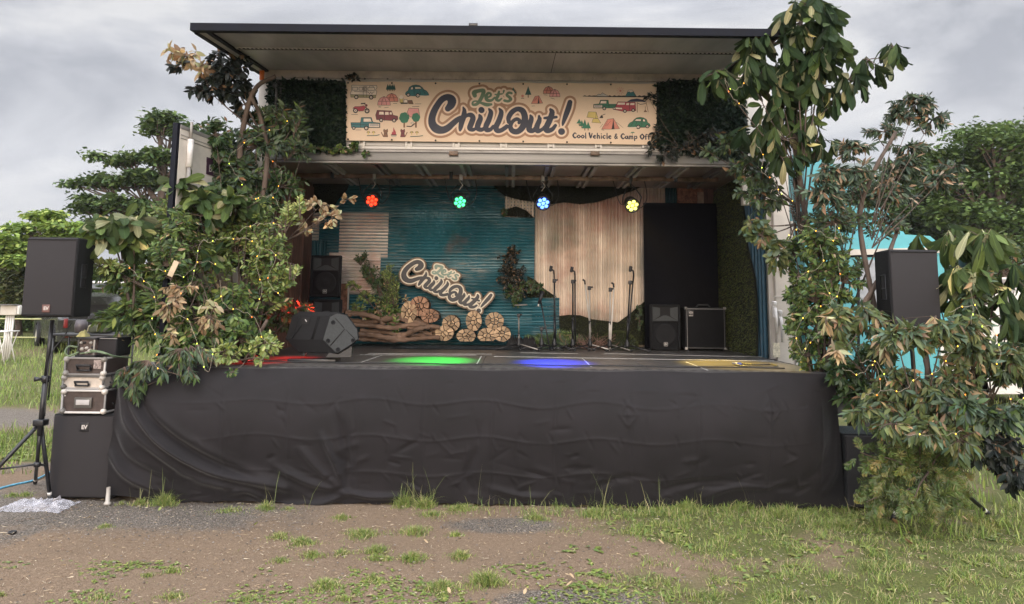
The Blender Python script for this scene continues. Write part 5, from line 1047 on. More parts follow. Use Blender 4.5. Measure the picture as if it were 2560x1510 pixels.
# ------------------------------------------------------------------ ground
def gz(x, y):
    z = 0
    if y > 10: z += .028*(min(y, 40)-10)*max(0, min(1, (-x-3)/6)) + .015*(min(y, 40)-10)*max(0, min(1, (x-5)/5))
    return z
def nz2(x, y, s, o=0): return mnoise.noise(V((x*s, y*s, o)))
def masks(x, y):
    g = 0; gv = 0
    n = nz2(x, y, .9, 3)+.5*nz2(x, y, 2.6, 5)
    # grass: heavy right of centre and in the fields, sparse bare earth at left
    if y < 7.7 and x > -4.2:
        r = max(0, min(1, (x-.1)/1.6)); g = max(0, min(1, r*1.05+n*.9-.15-(.35 if y < 5.3 and x < .9 else 0)))
        if x < 0: g = max(0, (n-.35)*.7)*.25
    elif x < -2: g = max(0, min(1, .75+n*.7)) if y > 9.1 else max(0, n*.5)
    else: g = max(0, min(1, .8+n*.6))
    gv = .8*max(0, min(1, 1.2-abs((y-7.15)/.75)))*max(0, min(1, (-x-1.5)/1.1+n*.6)) if y < 8.4 else 0
    if 10.8 < y < 13.5 and x < -3: gv = max(gv, 1-abs(y-12.1)/1.3+n*.3); g *= (1-min(1, gv))
    if y < 9.3 and x < -3.9 : gv = max(gv, .35+n*.6); g *= .35
    q = ((x-.45)**2/.35+(y-5.25)**2/.05); gv = max(gv, 1.2-q) if q < 1.2 else gv
    q = ((x+.05)**2/.5+(y-6.9)**2/.12); gv = max(gv, .9-q) if q < .9 else gv
    return max(0, min(1, g)), max(0, min(1, gv))
xs = np.concatenate([-np.geomspace(740, 7, 26), np.linspace(-6.8, 6.8, 230), np.geomspace(7, 740, 26)]); ys = np.concatenate([[-40, -10, 0, 2.5], np.linspace(3.6, 9, 130), np.linspace(9.15, 16, 40), np.geomspace(16.5, 890, 34)])
vs = []; mk = []
for y in ys:
    for x in xs:
        z = gz(x, y)
        if 3 < y < 9 and abs(x) < 7: z += .012*nz2(x, y, 1.7)+.006*nz2(x, y, 7)
        vs.append((x, y, z)); g, gv = masks(x, y); mk.append((g, gv, 0))
nx = len(xs); vs = np.array(vs); ii = np.arange(len(ys)-1)[:, None]*nx+np.arange(nx-1)[None, :]; ii = ii.ravel(); fs = np.stack([ii, ii+1, ii+nx+1, ii+nx], 1)
M = bpy.data.materials.new('ground_soil'); M.use_nodes = True; nt = M.node_tree; b = nt.nodes['Principled BSDF']; N = nt.nodes; L = nt.links
tc = N.new('ShaderNodeTexCoord'); at = N.new('ShaderNodeAttribute'); at.attribute_name = 'col'; sp = N.new('ShaderNodeSeparateColor'); L.new(at.outputs['Color'], sp.inputs[0])
def NZ(s, d=6, r=.6):
    n = N.new('ShaderNodeTexNoise'); n.inputs['Scale'].default_value = s; n.inputs['Detail'].default_value = d; n.inputs['Roughness'].default_value = r; L.new(tc.outputs['Object'], n.inputs['Vector']); return n.outputs['Fac']
def RMP(f, stops):
    c = N.new('ShaderNodeValToRGB'); e = c.color_ramp.elements
    while len(e) < len(stops): e.new(.5)
    for k, (p_, cc) in zip(e, stops): k.position = p_; k.color = (*cc, 1)
    L.new(f, c.inputs[0]); return c.outputs[0]
def MIX(f, a, c):
    m = N.new('ShaderNodeMix'); m.data_type = 'RGBA'; L.new(f, m.inputs[0]); L.new(a, m.inputs[6]); L.new(c, m.inputs[7]); return m.outputs[2]
fine = NZ(90, 8, .75)
soil = RMP(fine, [(.3, (.085, .058, .038)), (.5, (.225, .158, .105)), (.7, (.42, .32, .23))]); vo = N.new('ShaderNodeTexVoronoi'); vo.inputs['Scale'].default_value = 75; L.new(tc.outputs['Object'], vo.inputs['Vector'])
grav = RMP(vo.outputs['Distance'], [(.0, (.33, .29, .24)), (.35, (.20, .173, .146)), (.7, (.085, .073, .06))]); tuf = RMP(NZ(40, 8, .8), [(.3, (.05, .06, .02)), (.6, (.13, .14, .045)), (.8, (.24, .19, .10))])
big = NZ(1.3, 5); soil2 = RMP(NZ(30, 8, .8), [(.35, (.11, .076, .05)), (.65, (.27, .20, .138))]); s_ = MIX(big, soil, soil2)
def edge(o, lo, hi, k=.55):
    a = N.new('ShaderNodeMath'); a.operation = 'MULTIPLY_ADD'; a.inputs[1].default_value = k; a.inputs[2].default_value = -k*.5; L.new(NZ(9, 6, .7), a.inputs[0]); s2 = N.new('ShaderNodeMath'); s2.operation = 'ADD'; L.new(o, s2.inputs[0]); L.new(a.outputs[0], s2.inputs[1])
    r = N.new('ShaderNodeMapRange'); r.inputs[1].default_value = lo; r.inputs[2].default_value = hi; L.new(s2.outputs[0], r.inputs[0]); return r.outputs[0]
c = MIX(edge(sp.outputs[1], .25, .6), s_, grav); c = MIX(edge(sp.outputs[0], .35, .8), c, tuf); L.new(c, b.inputs['Base Color']); b.inputs['Roughness'].default_value = .95; b.inputs['Specular IOR Level'].default_value = .2
bp = N.new('ShaderNodeBump'); bp.inputs['Strength'].default_value = .9; bp.inputs['Distance'].default_value = .012; L.new(fine, bp.inputs['Height']); bp2 = N.new('ShaderNodeBump'); bp2.inputs['Strength'].default_value = .5; bp2.inputs['Distance'].default_value = .01; L.new(vo.outputs['Distance'], bp2.inputs['Height']); bp2.invert = True; L.new(bp.outputs[0], bp2.inputs['Normal']); L.new(bp2.outputs[0], b.inputs['Normal'])
go = arr_mesh('ground', vs, fs, np.array(mk), M); go['kind'] = 'structure'; go.data.polygons.foreach_set('use_smooth', [True]*len(go.data.polygons))
# ------------------------------------------------------------------ grass
def blades(name, pts, hgt, wid, cols, lean=.5):
    n = len(pts); pts = np.array(pts); hgt = np.asarray(hgt)*rng.uniform(.5, 1.25, n); a = rng.uniform(0, 6.283, n); l = rng.uniform(.1, 1, n)*lean; w = wid*rng.uniform(.7, 1.3, n)
    fx, fy = np.cos(a)*l, np.sin(a)*l; b = rng.uniform(0, 6.283, n); sx_, sy_ = np.cos(b), np.sin(b); V_ = np.zeros((n, 7, 3)); luv = np.zeros((n, 7, 3)); luv[:, :, 0] = .5; luv[:, :, 1] = .5
    for k, (t, ww) in enumerate(((0, 1), (.45, .85), (.8, .5))):
        cx = pts[:, 0]+fx*hgt*t**1.6; cy = pts[:, 1]+fy*hgt*t**1.6; cz = pts[:, 2]+hgt*(t-.35*l*t*t)
        for s in (0, 1): V_[:, 2*k+s] = np.stack([cx+sx_*w*ww*(s-.5), cy+sy_*w*ww*(s-.5), cz], 1)
    V_[:, 6] = np.stack([pts[:, 0]+fx*hgt, pts[:, 1]+fy*hgt, pts[:, 2]+hgt*(1-.45*l)], 1)
    base = np.arange(n)[:, None]*7; F = np.concatenate([base+np.array([[0, 1, 3, 2]]), base+np.array([[2, 3, 5, 4]]), base+np.array([[4, 5, 6, 6]])])
    C = np.array(cols)[rng.integers(0, len(cols), n)]*rng.uniform(.7, 1.3, (n, 1)); Cc = np.repeat(C[:, None, :], 7, 1)
    F2 = F[:2*n]; T = F[2*n:][:, :3]
    # quads and the tip triangle as one mesh of triangles
    tri = np.concatenate([F2[:, [0, 1, 2]], F2[:, [0, 2, 3]], T]); o = arr_mesh(name, V_.reshape(-1, 3), tri, Cc.reshape(-1, 3), M_blade, luv=luv.reshape(-1, 3)); o['kind'] = 'stuff'; return o
GC = [(.13, .20, .04), (.19, .26, .05), (.25, .31, .07), (.10, .17, .045), (.32, .33, .11), (.42, .35, .19), (.16, .22, .06)]
pts = []; hs = []
def tuft(u, v, wpx, n, h, z=0):
    g = G(u, v, 0); r = wpx/2*g.y/FPX
    for _ in range(int(n*1.5)):
        a = random.uniform(0, 6.283); q = r*abs(random.gauss(0, .55))*(1+.45*math.sin(a*3+u)); pts.append((g.x+q*math.cos(a), g.y+q*math.sin(a)*.8, 0)); hs.append(h*max(.3, 1.25-.6*q/r)*random.uniform(.6, 1.2))
for u, v, wp, n, h in ((350, 1262, 60, 160, .10), (412, 1262, 70, 420, .17), (302, 1262, 30, 60, .06), (265, 1318, 60, 150, .05), (575, 1278, 120, 260, .05), (665, 1275, 50, 260, .12), (720, 1275, 70, 160, .05), (855, 1298, 60, 260, .07), (700, 1345, 70, 300, .07), (755, 1360, 80, 420, .08), (780, 1392, 70, 380, .07), (700, 1405, 60, 180, .05), (855, 1385, 60, 200, .06), (905, 1340, 110, 560, .09), (940, 1380, 80, 420, .08), (935, 1398, 60, 220, .05), (1035, 1335, 90, 420, .11), (1030, 1400, 80, 460, .09), (1012, 1265, 70, 420, .20), (1062, 1270, 60, 300, .19), (1150, 1275, 120, 420, .08), (1080, 1290, 90, 300, .08), (1150, 1395, 60, 340, .09), (1140, 1340, 50, 160, .06), (812, 1470, 90, 620, .09), (930, 1452, 50, 260, .06), (1105, 1475, 100, 800, .09), (1215, 1460, 110, 800, .12), (965, 1400, 40, 120, .05), (430, 1430, 60, 160, .06), (370, 1440, 50, 90, .04), (860, 1500, 60, 200, .05), (430, 1495, 120, 260, .05), (250, 1495, 180, 260, .04), (620, 1500, 160, 200, .04), (60, 1240, 60, 120, .07), (30, 1240, 50, 120, .06), (0, 1490, 30, 80, .06), (1560, 1260, 120, 500, .16), (1720, 1275, 140, 600, .14), (1850, 1275, 120, 600, .14), (1480, 1290, 100, 400, .1), (1960, 1290, 160, 700, .14), (2100, 1320, 160, 700, .12), (1340, 1300, 90, 300, .08)): tuft(u, v, wp, n, h)
n0 = len(pts)
for _ in range(190000):
    x, y = random.uniform(-4.5, 5.2), random.uniform(4.7, 7.75); g, gv = masks(x, y)
    cl = nz2(x, y, 5, 9)+.5*nz2(x, y, 14, 2); p_ = max(0, g-gv*.8)*max(.02, min(1, .35+cl*1.9))
    if x > 2.3 and y < 6.3: p_ *= 1.0
    if random.random() < p_: pts.append((x, y, 0)); hs.append(.04+.085*max(0, cl)+.05*g*random.random()*(1 if y < 7 else 1.2))
for _ in range(420):                       # long grass leaning on the hem
    x = random.uniform(-.4, 4.2); y = random.uniform(7.15, 7.5); pts.append((x, y, 0)); hs.append(random.uniform(.12, .28))
blades('grass', pts, np.array(hs)*.66, .0042, GC, 1.25)
sp_ = []; sh2 = []
for u, v, n in ((1015, 1270, 14), (1065, 1268, 10), (415, 1262, 9), (350, 1262, 4), (665, 1275, 4), (1185, 1275, 3), (1510, 1290, 12), (1330, 1300, 3), (1645, 1285, 5), (1740, 1275, 6), (790, 1275, 2), (1900, 1290, 4)):
    for _ in range(n): g = G(u+random.uniform(-28, 28), v, 0); sp_.append((g.x, g.y, 0)); sh2.append(random.uniform(.26, .44))
blades('grass_stalks', sp_, sh2, .0045, [(.22, .22, .10), (.16, .2, .07)], .5)
# far grass fields left and right
pts = []; hs = []
for _ in range(26000):
    if random.random() < .8: y = 8.6+random.random()**1.6*18; x = -(y*.30+random.random()*y*.48)-.4
    else: y = random.uniform(6.6, 24); x = y*random.uniform(.5, .78)
    g, gv = masks(x, y)
    if gv > .45 or random.random() > g+.1: continue
    pts.append((x, y, gz(x, y))); hs.append(random.uniform(.05, .13)*(1+.04*y)*(1+.8*max(0, nz2(x, y, .8, 4))))
blades('field_grass', pts, hs, .014, [(.15, .23, .045), (.22, .30, .07), (.12, .19, .045), (.28, .33, .10), (.24, .26, .11)], .7)
# low broad leaved weeds, dead straw, dropped leaves, gravel
Lw = Leaves()
def weed(x, y, s, col):
    for k in range(random.randint(3, 6)):
        a = random.uniform(0, 6.283); Lw.leaf((x, y, .004), V((math.cos(a), math.sin(a), random.uniform(.15, .7))), V((0, 0, 1)), s*random.uniform(.6, 1.2), s*.55, pick(col), 'round', .5, .15)
WC = [(3, (.17, .22, .055)), (3, (.13, .18, .05)), (2, (.25, .27, .09))]
for _ in range(5200):
    x, y = random.uniform(-3.9, 1.4), random.uniform(4.75, 5.9)
    if random.random() < .5+nz2(x, y, 1.6, 8)*1.8-(y-4.95)*.75: weed(x, y, random.uniform(.013, .034), WC)
for _ in range(750):
    x, y = random.uniform(.2, 4.4), random.uniform(4.8, 7.4)
    if random.random() < .3+nz2(x, y, 1.4, 11): weed(x, y, random.uniform(.025, .07), WC)
for _ in range(1400):
    y = random.uniform(9, 20); x = -y*random.uniform(.42, .72); g, gv = masks(x, y)
    if gv < .3: weed(x, y, random.uniform(.06, .12), WC)
o = Lw.build('ground_cover', M_leaf); o['kind'] = 'stuff'
n = 9000; sx_ = rng.uniform(-4.4, 4.6, n); sy_ = rng.uniform(4.7, 7.6, n); a = rng.uniform(0, 6.283, n); ln = rng.uniform(.008, .05, n)*rng.uniform(.4, 1.2, n); V_ = np.zeros((n, 4, 3)); z = rng.uniform(.008, .016, n)
dx, dy = np.cos(a)*ln, np.sin(a)*ln; px, py = -np.sin(a)*.0014, np.cos(a)*.0014
for k, (s, t_) in enumerate(((0, -1), (1, -1), (1, 1), (0, 1))): V_[:, k] = np.stack([sx_+dx*s+px*t_, sy_+dy*s+py*t_, z+s*rng.uniform(0, .008, n)], 1)
C = np.array([(.42, .32, .2), (.3, .22, .14), (.5, .42, .3), (.16, .1, .07)])[rng.integers(0, 4, n)]; o = arr_mesh('dead_straw', V_.reshape(-1, 3), np.arange(4*n).reshape(n, 4), np.repeat(C, 4, 0), M_dry); o['kind'] = 'stuff'
n = 26000; x = rng.uniform(-4.6, 2.2, n); y = rng.uniform(4.7, 9.0, n); keep = np.array([rng.random() < masks(a, b)[1]*1.1+.12 for a, b in zip(x, y)]); x = x[keep]; y = y[keep]; n = len(x); s = rng.uniform(.003, .010, n)*rng.uniform(.6, 1.5, n)
ico = np.array([(1, 0, 0), (0, 1, 0), (-1, 0, 0), (0, -1, 0), (0, 0, .7), (0, 0, -.5)], float); tf = np.array([(0, 1, 4), (1, 2, 4), (2, 3, 4), (3, 0, 4)]); jit = rng.uniform(.6, 1.3, (n, 6, 3)); V_ = np.stack([x, y, np.full(n, .004)], 1)[:, None, :]+ico[None]*jit*s[:, None, None]
F = (np.arange(n)[:, None, None]*6+tf[None]).reshape(-1, 3); C = np.array([(.18, .155, .135), (.10, .088, .075), (.27, .235, .2), (.14, .11, .085)])[rng.integers(0, 4, n)]; o = arr_mesh('gravel', V_.reshape(-1, 3), F, np.repeat(C, 6, 0), M_dry); o['kind'] = 'stuff'
FL = [(397, 1277, .05, 'pale green'), (635, 1312, .06, 'yellow green'), (216, 1296, .045, 'dry tan'), (1070, 1358, .05, 'tan'), (1415, 1465, .06, 'pale tan'), (1310, 1486, .05, 'whitish'), (1660, 1360, .06, 'tan curled'), (2280, 1360, .10, 'large brown'), (2065, 1370, .06, 'pinkish'), (1125, 1483, .05, 'curled tan'), (1435, 1445, .05, 'yellowed'), (2245, 1310, .12, 'big dead brown'), (1690, 1430, .05, 'bright green'), (2420, 1300, .06, 'thin tan'), (1862, 1482, .07, 'dry curled')]
for u, v, s, nm in FL:
    g = G(u, v, .02); Lf = Leaves(); c = (.22, .26, .08) if 'green' in nm else ((.45, .33, .2) if 'brown' not in nm else (.26, .16, .10)); a = random.uniform(0, 6); Lf.leaf(g, V((math.cos(a), math.sin(a), .1)), V((0, 0, 1)), s, s*.5, c, 'round', -.6, .5)
    tag(Lf.build('fallen_leaf', M_dry), nm+' fallen leaf lying '+('left of the stage skirt' if u < 700 else 'in front of the middle of the skirt' if u < 1200 else 'in the grass at the front' if u < 2000 else 'below the cedar branches'), 'leaf', 'fallen leaves on the ground')
# ------------------------------------------------------------------ background: mountain, trees, hedge, field things
hm = MB(); hx = [(-450, 18), (-250, 26), (-120, 16), (140, 28), (185, 92), (240, 112), (280, 128), (320, 144), (380, 150), (450, 160), (600, 130)]
s = smooth(hx, 8); vs = []
for i, (x, z) in enumerate(s): vs += [(x, 610, -5), (x, 690, z*.5+5*mnoise.noise(V((x*.02, 0, 0)))), (x, 770, z+7*mnoise.noise(V((x*.024, 1, 0)))+3*mnoise.noise(V((x*.1, 2, 0)))), (x, 880, -5)]
hm.add(vs, [(4*i+j, 4*i+4+j, 4*i+5+j, 4*i+1+j) for i in range(len(s)-1) for j in range(3)], 0, True); o = hm.build('mountain', pm('forested_slope', (.055, .085, .06), .95, var=.4, scale=.02, bump=0)); o['kind'] = 'structure'
def far_tree(name, lab, base, crown, Y, leaf, n, cols, tr=.22, group='trees behind the field', rz=.5, sub=9, trunk_top=None, flat=.8):
    """crown: [(u, v, ru, rv)] pads of foliage at distance Y"""
    k = Y/FPX; b = P(base[0], base[1], Y); b.z = min(b.z, gz(b.x, b.y)); t = thing(name, lab, 'tree', b, group); wood = MB(); tot = sum(c[2]*c[3] for c in crown); VV = []; CC = []
    tt = P(trunk_top[0], trunk_top[1], Y) if trunk_top else P(crown[0][0], crown[0][1]+crown[0][3], Y); sp = [b*(1-x)+tt*x+V((.25*math.sin(x*5), .2*math.sin(x*4), 0))*k*60*.3 for x in [i/9 for i in range(10)]]
    wood.tube(sp, [tr*(1-.7*i/9) for i in range(10)], 8)
    for (u, v, ru, rv) in crown:
        c = P(u, v, Y+random.uniform(-1, 1)*ru*k*.5); s = sp[min(9, max(3, int(9*(c.z-b.z)/max(.1, tt.z-b.z)*.75)))]
        mid = (s+c)/2+V((0, 0, -.12*(c-s).length)); lim = [s*(1-x)**2+mid*2*x*(1-x)+c*x*x for x in [i/6 for i in range(7)]]; wood.tube(lim, [tr*.45*(1-.75*i/6) for i in range(7)], 6)
        ns = max(5, int(sub*ru*rv/tot*len(crown))); cl = []
        for _ in range(ns):
            a = random.uniform(0, 6.283); q = math.sqrt(random.random()); cc = c+V((q*math.cos(a)*ru*k, q*math.sin(a)*ru*k*rz, random.uniform(-.7, .7)*rv*k*(1-.4*q))); cl.append(cc)
            wood.tube([lim[random.randint(3, 6)], (lim[4]+cc)/2+rnd3(.1), cc], [tr*.12, tr*.08, tr*.03], 4, cap=False)
        m_ = int(n*ru*rv/tot); ci = rng.integers(0, ns, m_); cen = np.array([list(x) for x in cl])[ci]; sr = math.sqrt(ru*rv)*k/ math.sqrt(ns)*1.15
        pos = cen+rng.normal(0, 1, (m_, 3))*np.array([sr*1.1, sr, sr*.5*flat]); pos[:, 2] -= .12*np.abs(rng.normal(0, 1, m_))*sr
        VV.append(pos); br = rng.uniform(.75, 1.25, ns)[ci]; CC.append(np.array(cols)[rng.integers(0, len(cols), m_)]*br[:, None])
    pos = np.concatenate(VV); C = np.concatenate(CC); m_ = len(pos); a = rng.uniform(0, 6.283, m_); e_ = rng.normal(0, .35, m_); d = np.stack([np.cos(a)*np.cos(e_), np.sin(a)*np.cos(e_), np.sin(e_)-.25], 1); r2 = rng.normal(0, 1, (m_, 3)); r2[:, 2] *= .4; sd = np.cross(d, np.array([0, 0, 1.0])+r2*.5); sd /= np.linalg.norm(sd, axis=1)[:, None]
    l = leaf*rng.uniform(.6, 1.3, (m_, 1)); Q = np.stack([pos, pos+d*l*.45+sd*l*.3, pos+d*l, pos+d*l*.45-sd*l*.3], 1); o = arr_mesh('crown', (Q-np.array(b[:])).reshape(-1, 3), np.arange(4*m_).reshape(m_, 4), np.repeat(C, 4, 0), M_far, t)
    wood.build('trunk', M_bark, t, world=True, fix=False); return t
CD = [(.05, .09, .03), (.075, .125, .036), (.035, .065, .024), (.11, .16, .05)]; CLt = [(.17, .26, .05), (.24, .33, .075), (.12, .19, .045), (.30, .37, .09)]; CM = [(.085, .14, .04), (.12, .18, .05), (.055, .095, .03)]
far_tree('zelkova_tree', 'tall tree with flat dark layered crown behind the white truck door', (388, 860), [(400, 298, 72, 17), (430, 325, 60, 18), (330, 395, 95, 17), (415, 390, 60, 22), (240, 455, 80, 17), (330, 445, 110, 26), (430, 450, 60, 30), (290, 505, 90, 26), (390, 520, 80, 40), (330, 560, 100, 30), (480, 340, 50, 16), (400, 600, 60, 30), (230, 520, 40, 14)], 30, .22, 21000, CD+[(.12, .17, .05)], .34, trunk_top=(410, 420), sub=14)
far_tree('bright_tree', 'light green tree rising behind the left loudspeaker', (150, 870), [(130, 540, 50, 16), (90, 570, 60, 14), (170, 570, 60, 22), (210, 600, 60, 20), (130, 600, 90, 18)], 26, .2, 8500, CLt, .2, trunk_top=(150, 600), sub=12)
far_tree('bright_tree', 'light green branches of a tree at the left edge', (-30, 870), [(20, 630, 55, 14), (45, 615, 35, 10), (0, 650, 60, 14), (-30, 600, 50, 30)], 25, .2, 8000, CLt, .2, trunk_top=(-30, 640), sub=12)
far_tree('bushy_tree', 'olive green bushy tree at the left edge behind the electric box', (40, 870), [(40, 680, 50, 30), (10, 720, 50, 40), (60, 740, 60, 50), (-20, 690, 50, 40)], 27, .2, 14000, [(.10, .12, .04), (.07, .10, .035), (.13, .13, .05)], .16, trunk_top=(40, 720), sub=14, flat=1.6)
for i, (u, v, a, b, Y, lb) in enumerate(((290, 720, 90, 70, 27, 'dark green bushy tree beyond the parked car'), (150, 760, 90, 50, 30, 'low bushy tree between the box and the car'), (420, 700, 120, 90, 33, 'bushy tree deep behind the left branches'), (560, 760, 120, 80, 34, 'bushy tree hidden behind the stage corner'))):
    far_tree('bushy_tree', lb, (u, 870), [(u, v, a, b*.6), (u-a*.4, v+b*.5, a*.7, b*.5), (u+a*.4, v+b*.5, a*.7, b*.5)], Y, .22, 12000, CM, .16, flat=1.7, sub=14)
far_tree('broad_tree', 'large round crowned tree at the right, nearest the frame edge', (2520, 900), [(2480, 345, 90, 40), (2540, 330, 70, 35), (2420, 385, 90, 35), (2520, 400, 110, 40), (2400, 450, 110, 40), (2500, 470, 120, 45), (2560, 440, 60, 70), (2440, 530, 120, 45), (2540, 560, 90, 45), (2500, 620, 110, 45), (2590, 520, 60, 60)], 30, .23, 23000, CM+[(.09, .13, .04)], .34, trunk_top=(2500, 520), sub=16, flat=1.3)
far_tree('broad_tree', 'wide dark tree between the cab and the round crowned tree', (2330, 900), [(2290, 410, 60, 22), (2330, 440, 80, 30), (2250, 480, 80, 26), (2350, 500, 100, 35), (2260, 545, 90, 30), (2350, 580, 90, 40), (2220, 600, 90, 30), (2200, 520, 60, 20)], 33, .24, 20000, CD, .3, trunk_top=(2330, 520), sub=14, flat=1.1)
far_tree('bushy_tree', 'low dark trees filling the gap under the right crowns', (2420, 900), [(2400, 680, 140, 40), (2300, 660, 120, 40), (2500, 700, 120, 50), (2200, 690, 120, 40)], 36, .24, 14000, CD, .2, flat=1.5, sub=14)
# hedge line at the far side of the field
hd = thing('hedge', 'clipped mixed hedge along the far side of the field', 'hedge', (-18, 31, gz(-18, 31))); n = 34000; x = rng.uniform(-38, 12, n); base_h = 1.7+.7*np.sin(x*.35)+.5*np.sin(x*1.1+2)
z = rng.uniform(0, 1, n)**.7*base_h; y = 31+rng.normal(0, .6, n); pos = np.stack([x+18, y-31, z], 1); a = rng.uniform(0, 6.283, n); d = np.stack([np.cos(a), np.sin(a)*.5, rng.normal(0, .5, n)], 1); sd = np.stack([-np.sin(a), np.cos(a), rng.normal(0, .5, n)], 1); l = .22*rng.uniform(.6, 1.4, (n, 1))
Q = np.stack([pos, pos+d*l*.5+sd*l*.3, pos+d*l, pos+d*l*.5-sd*l*.3], 1); C = np.array(CM+[(.10, .13, .04)])[rng.integers(0, 4, n)]*(1+.3*np.sin(x*.8))[:, None]; arr_mesh('foliage', Q.reshape(-1, 3), np.arange(4*n).reshape(n, 4), np.repeat(C, 4, 0), M_far, hd)
# electric box, table, rope fence
Y = 20; a = P(8, 762, Y); b = P(46, 788, Y); t = thing('electric_box', 'cream electric box on a bundle of grey conduits', 'electric box', ((a.x+b.x)/2, Y, gz(-12, Y)))
MB().box(((a+b)/2, ) and (a+b)/2, (b.x-a.x, .22, a.z-b.z), bev=.02).build('cabinet', M_cream, t, world=True); MB().box((b.x+.04, Y, (a.z+b.z)/2), (.06, .2, (a.z-b.z)*.85), bev=.01).build('side_box', M_white, t, world=True); MB().box((a.x*.5+b.x*.5, Y-.12, a.z+.005), (b.x-a.x+.03, .26, .02)).build('lid_edge', M_alud, t, world=True)
for i in range(4): MB().tube([((a.x+b.x)/2-.09+i*.06, Y, b.z), ((a.x+b.x)/2-.10+i*.055, Y, gz(-12, Y)-.05)], .026).build('conduit', M_white, t, world=True)
Y = 19; z1_ = P(10, 829, Y).z; x0 = P(-25, 829, Y).x; x1 = P(21, 829, Y).x; t = thing('folding_table', 'white folding table at the left edge of the field', 'table', ((x0+x1)/2, Y, gz(-12, Y))); g0 = gz(-12, Y); MB().box(((x0+x1)/2, Y+.2, z1_), (x1-x0, .5, .025), bev=.005).build('table_top', M_white, t, world=True)
for s in (0, .4):
    for q_ in (-.03, .2): MB().tube([(x1-.25, Y+s, g0), (x1-.02, Y+s, z1_)], .013).build('leg', M_white, t, world=True) if q_ < 0 else MB().tube([(x1-.02, Y+s, g0), (x1-.25, Y+s, z1_)], .013).build('leg', M_white, t, world=True)
for v, lb in ((797, 'upper yellow rope strung across the field'), (843, 'lower yellow rope strung across the field')):
    cable('rope', lb, [P(-60, v-1, 24), P(20, v, 24), P(110, v+1, 24), P(200, v+2, 24), P(330, v+3, 24)], .022, pm('yellow_rope', (.42, .42, .2), .7), cat='rope')
# parked car, seen from its tail with the gate up
def car():
    g = gz(-14, 22); t = thing('parked_car', 'dark grey estate car parked on the field with its tailgate raised', 'car', (-12.06, 22.0, g)); hd_ = math.atan2(.77, -.63)                 # heading away to the left
    cx, sx2 = math.cos(hd_), math.sin(hd_); Rm = Matrix(((cx, -sx2, 0), (sx2, cx, 0), (0, 0, 1)))            # x forward, y left
    Mp = pm('car_paint', (.035, .036, .030), .25, .5, var=.15, spec=.8); Mg = pm('car_glass', (.02, .022, .024), .08, .3, spec=1); Mr = pm('tail_red', (.16, .012, .012), .3); f = lambda x, y, z: Rm @ V((x, y, z))
    prof = [(-.05, .35), (-.05, .95), (.1, 1.05), (.35, 1.62), (.9, 1.74), (2.4, 1.72), (3.0, 1.15), (4.2, 1.0), (4.5, .8), (4.5, .35)]
    for nm, ya, yb_, ins, mt in (('body', -.9, .9, 0, Mp),):
        k = len(prof); vs = []
        for y in (ya, ya+.08, yb_-.08, yb_):
            e_ = .05 if y in (ya, yb_) else 0
            for x, z in prof: vs.append(f(x, y*(1 if z < 1.1 else .86), z-e_*(1 if z > 1 else 0)))
        mb = MB(); mb.add(vs, [tuple(range(k)), tuple(range(3*k, 4*k))[::-1]]+[(r*k+i, r*k+(i+1) % k, (r+1)*k+(i+1) % k, (r+1)*k+i) for r in range(3) for i in range(k)]); mb.build(nm, mt, t)
    for s in (-1, 1):
        mb = MB(); mb.poly([f(.3, s*.905, 1.12), f(.5, s*.80, 1.58), f(1.2, s*.79, 1.62), f(1.25, s*.905, 1.12)]); mb.build('side_window', Mg, t); mb = MB(); mb.poly([f(1.35, s*.905, 1.12), f(1.32, s*.79, 1.62), f(2.3, s*.79, 1.62), f(2.8, s*.905, 1.14)]); mb.build('side_window', Mg, t)
        for x in (.75, 3.55):
            Rw = Rm @ Rx(R(90)); wv = MB().lathe([(.2, -.11), (.34, -.11), (.37, -.06), (.37, .06), (.34, .11), (.2, .11)], f(x, s*.84, .37), 22, rot=Rw).build('wheel', M_black, t); MB().lathe([(0, .115), (.06, .12), (.2, .09), (.24, .1)] if s < 0 else [(0, -.115), (.06, -.12), (.2, -.09), (.24, -.1)], f(x, s*.84, .37), 16, rot=Rw).build('rim', M_chrome, wv)
            MB().lathe([(.40, -.04), (.44, -.04), (.44, .04), (.40, .04)], f(x, s*.90, .38), 22, rot=Rw).build('wheel_arch', M_dark, t)
        MB().box(f(-.07, s*.72, .86), (.16, .1, .26), rot=Rm, bev=.02).build('tail_lamp', Mr, t); MB().box(f(-.08, s*.65, .5), (.05, .22, .07), rot=Rm, bev=.01).build('reflector', Mr, t); MB().box(f(2.0, s*.84, 1.78), (1.8, .03, .03), rot=Rm, bev=.01).build('roof_rail', M_chrome, t)
    MB().box(f(-.1, 0, .55), (.12, 1.6, .12), rot=Rm, bev=.04).build('bumper', Mp, t); MB().box(f(-.065, 0, 1.18), (.03, 1.3, .42), rot=Rm).build('boot_opening', M_dark, t)
    MB().box(f(-.35, 0, 1.95), (1.0, 1.35, .06), rot=Rm @ Ry(R(-14)), bev=.02).build('tailgate', Mp, t); MB().box(f(-.78, 0, 2.02), (.12, 1.2, .05), rot=Rm @ Ry(R(-14)), bev=.02).build('tailgate_edge', M_alu, t)
    return t
car()
p = P(240, 822, 14); t = thing('duffel_bag', 'olive duffel bag with tan handles behind the power unit', 'bag', p)
MB().box((0, .2, 0), (.36, .36, .16), bev=.05).build('body', pm('olive_canvas', (.07, .075, .045), .8, var=.2, bump=.3), t)
for s in (-.09, .08): MB().tube(smooth([(s-.06, .0, -.05), (s-.04, -.02, .02), (s+.0, -.03, .055), (s+.05, -.02, .05)], 5), .011, 6).build('handle', pm('tan_strap', (.42, .38, .25), .7), t)
MB().box((-.05, .25, -.12), (.9, .5, .05), bev=.01).build('shelf_board', M_alud, t)
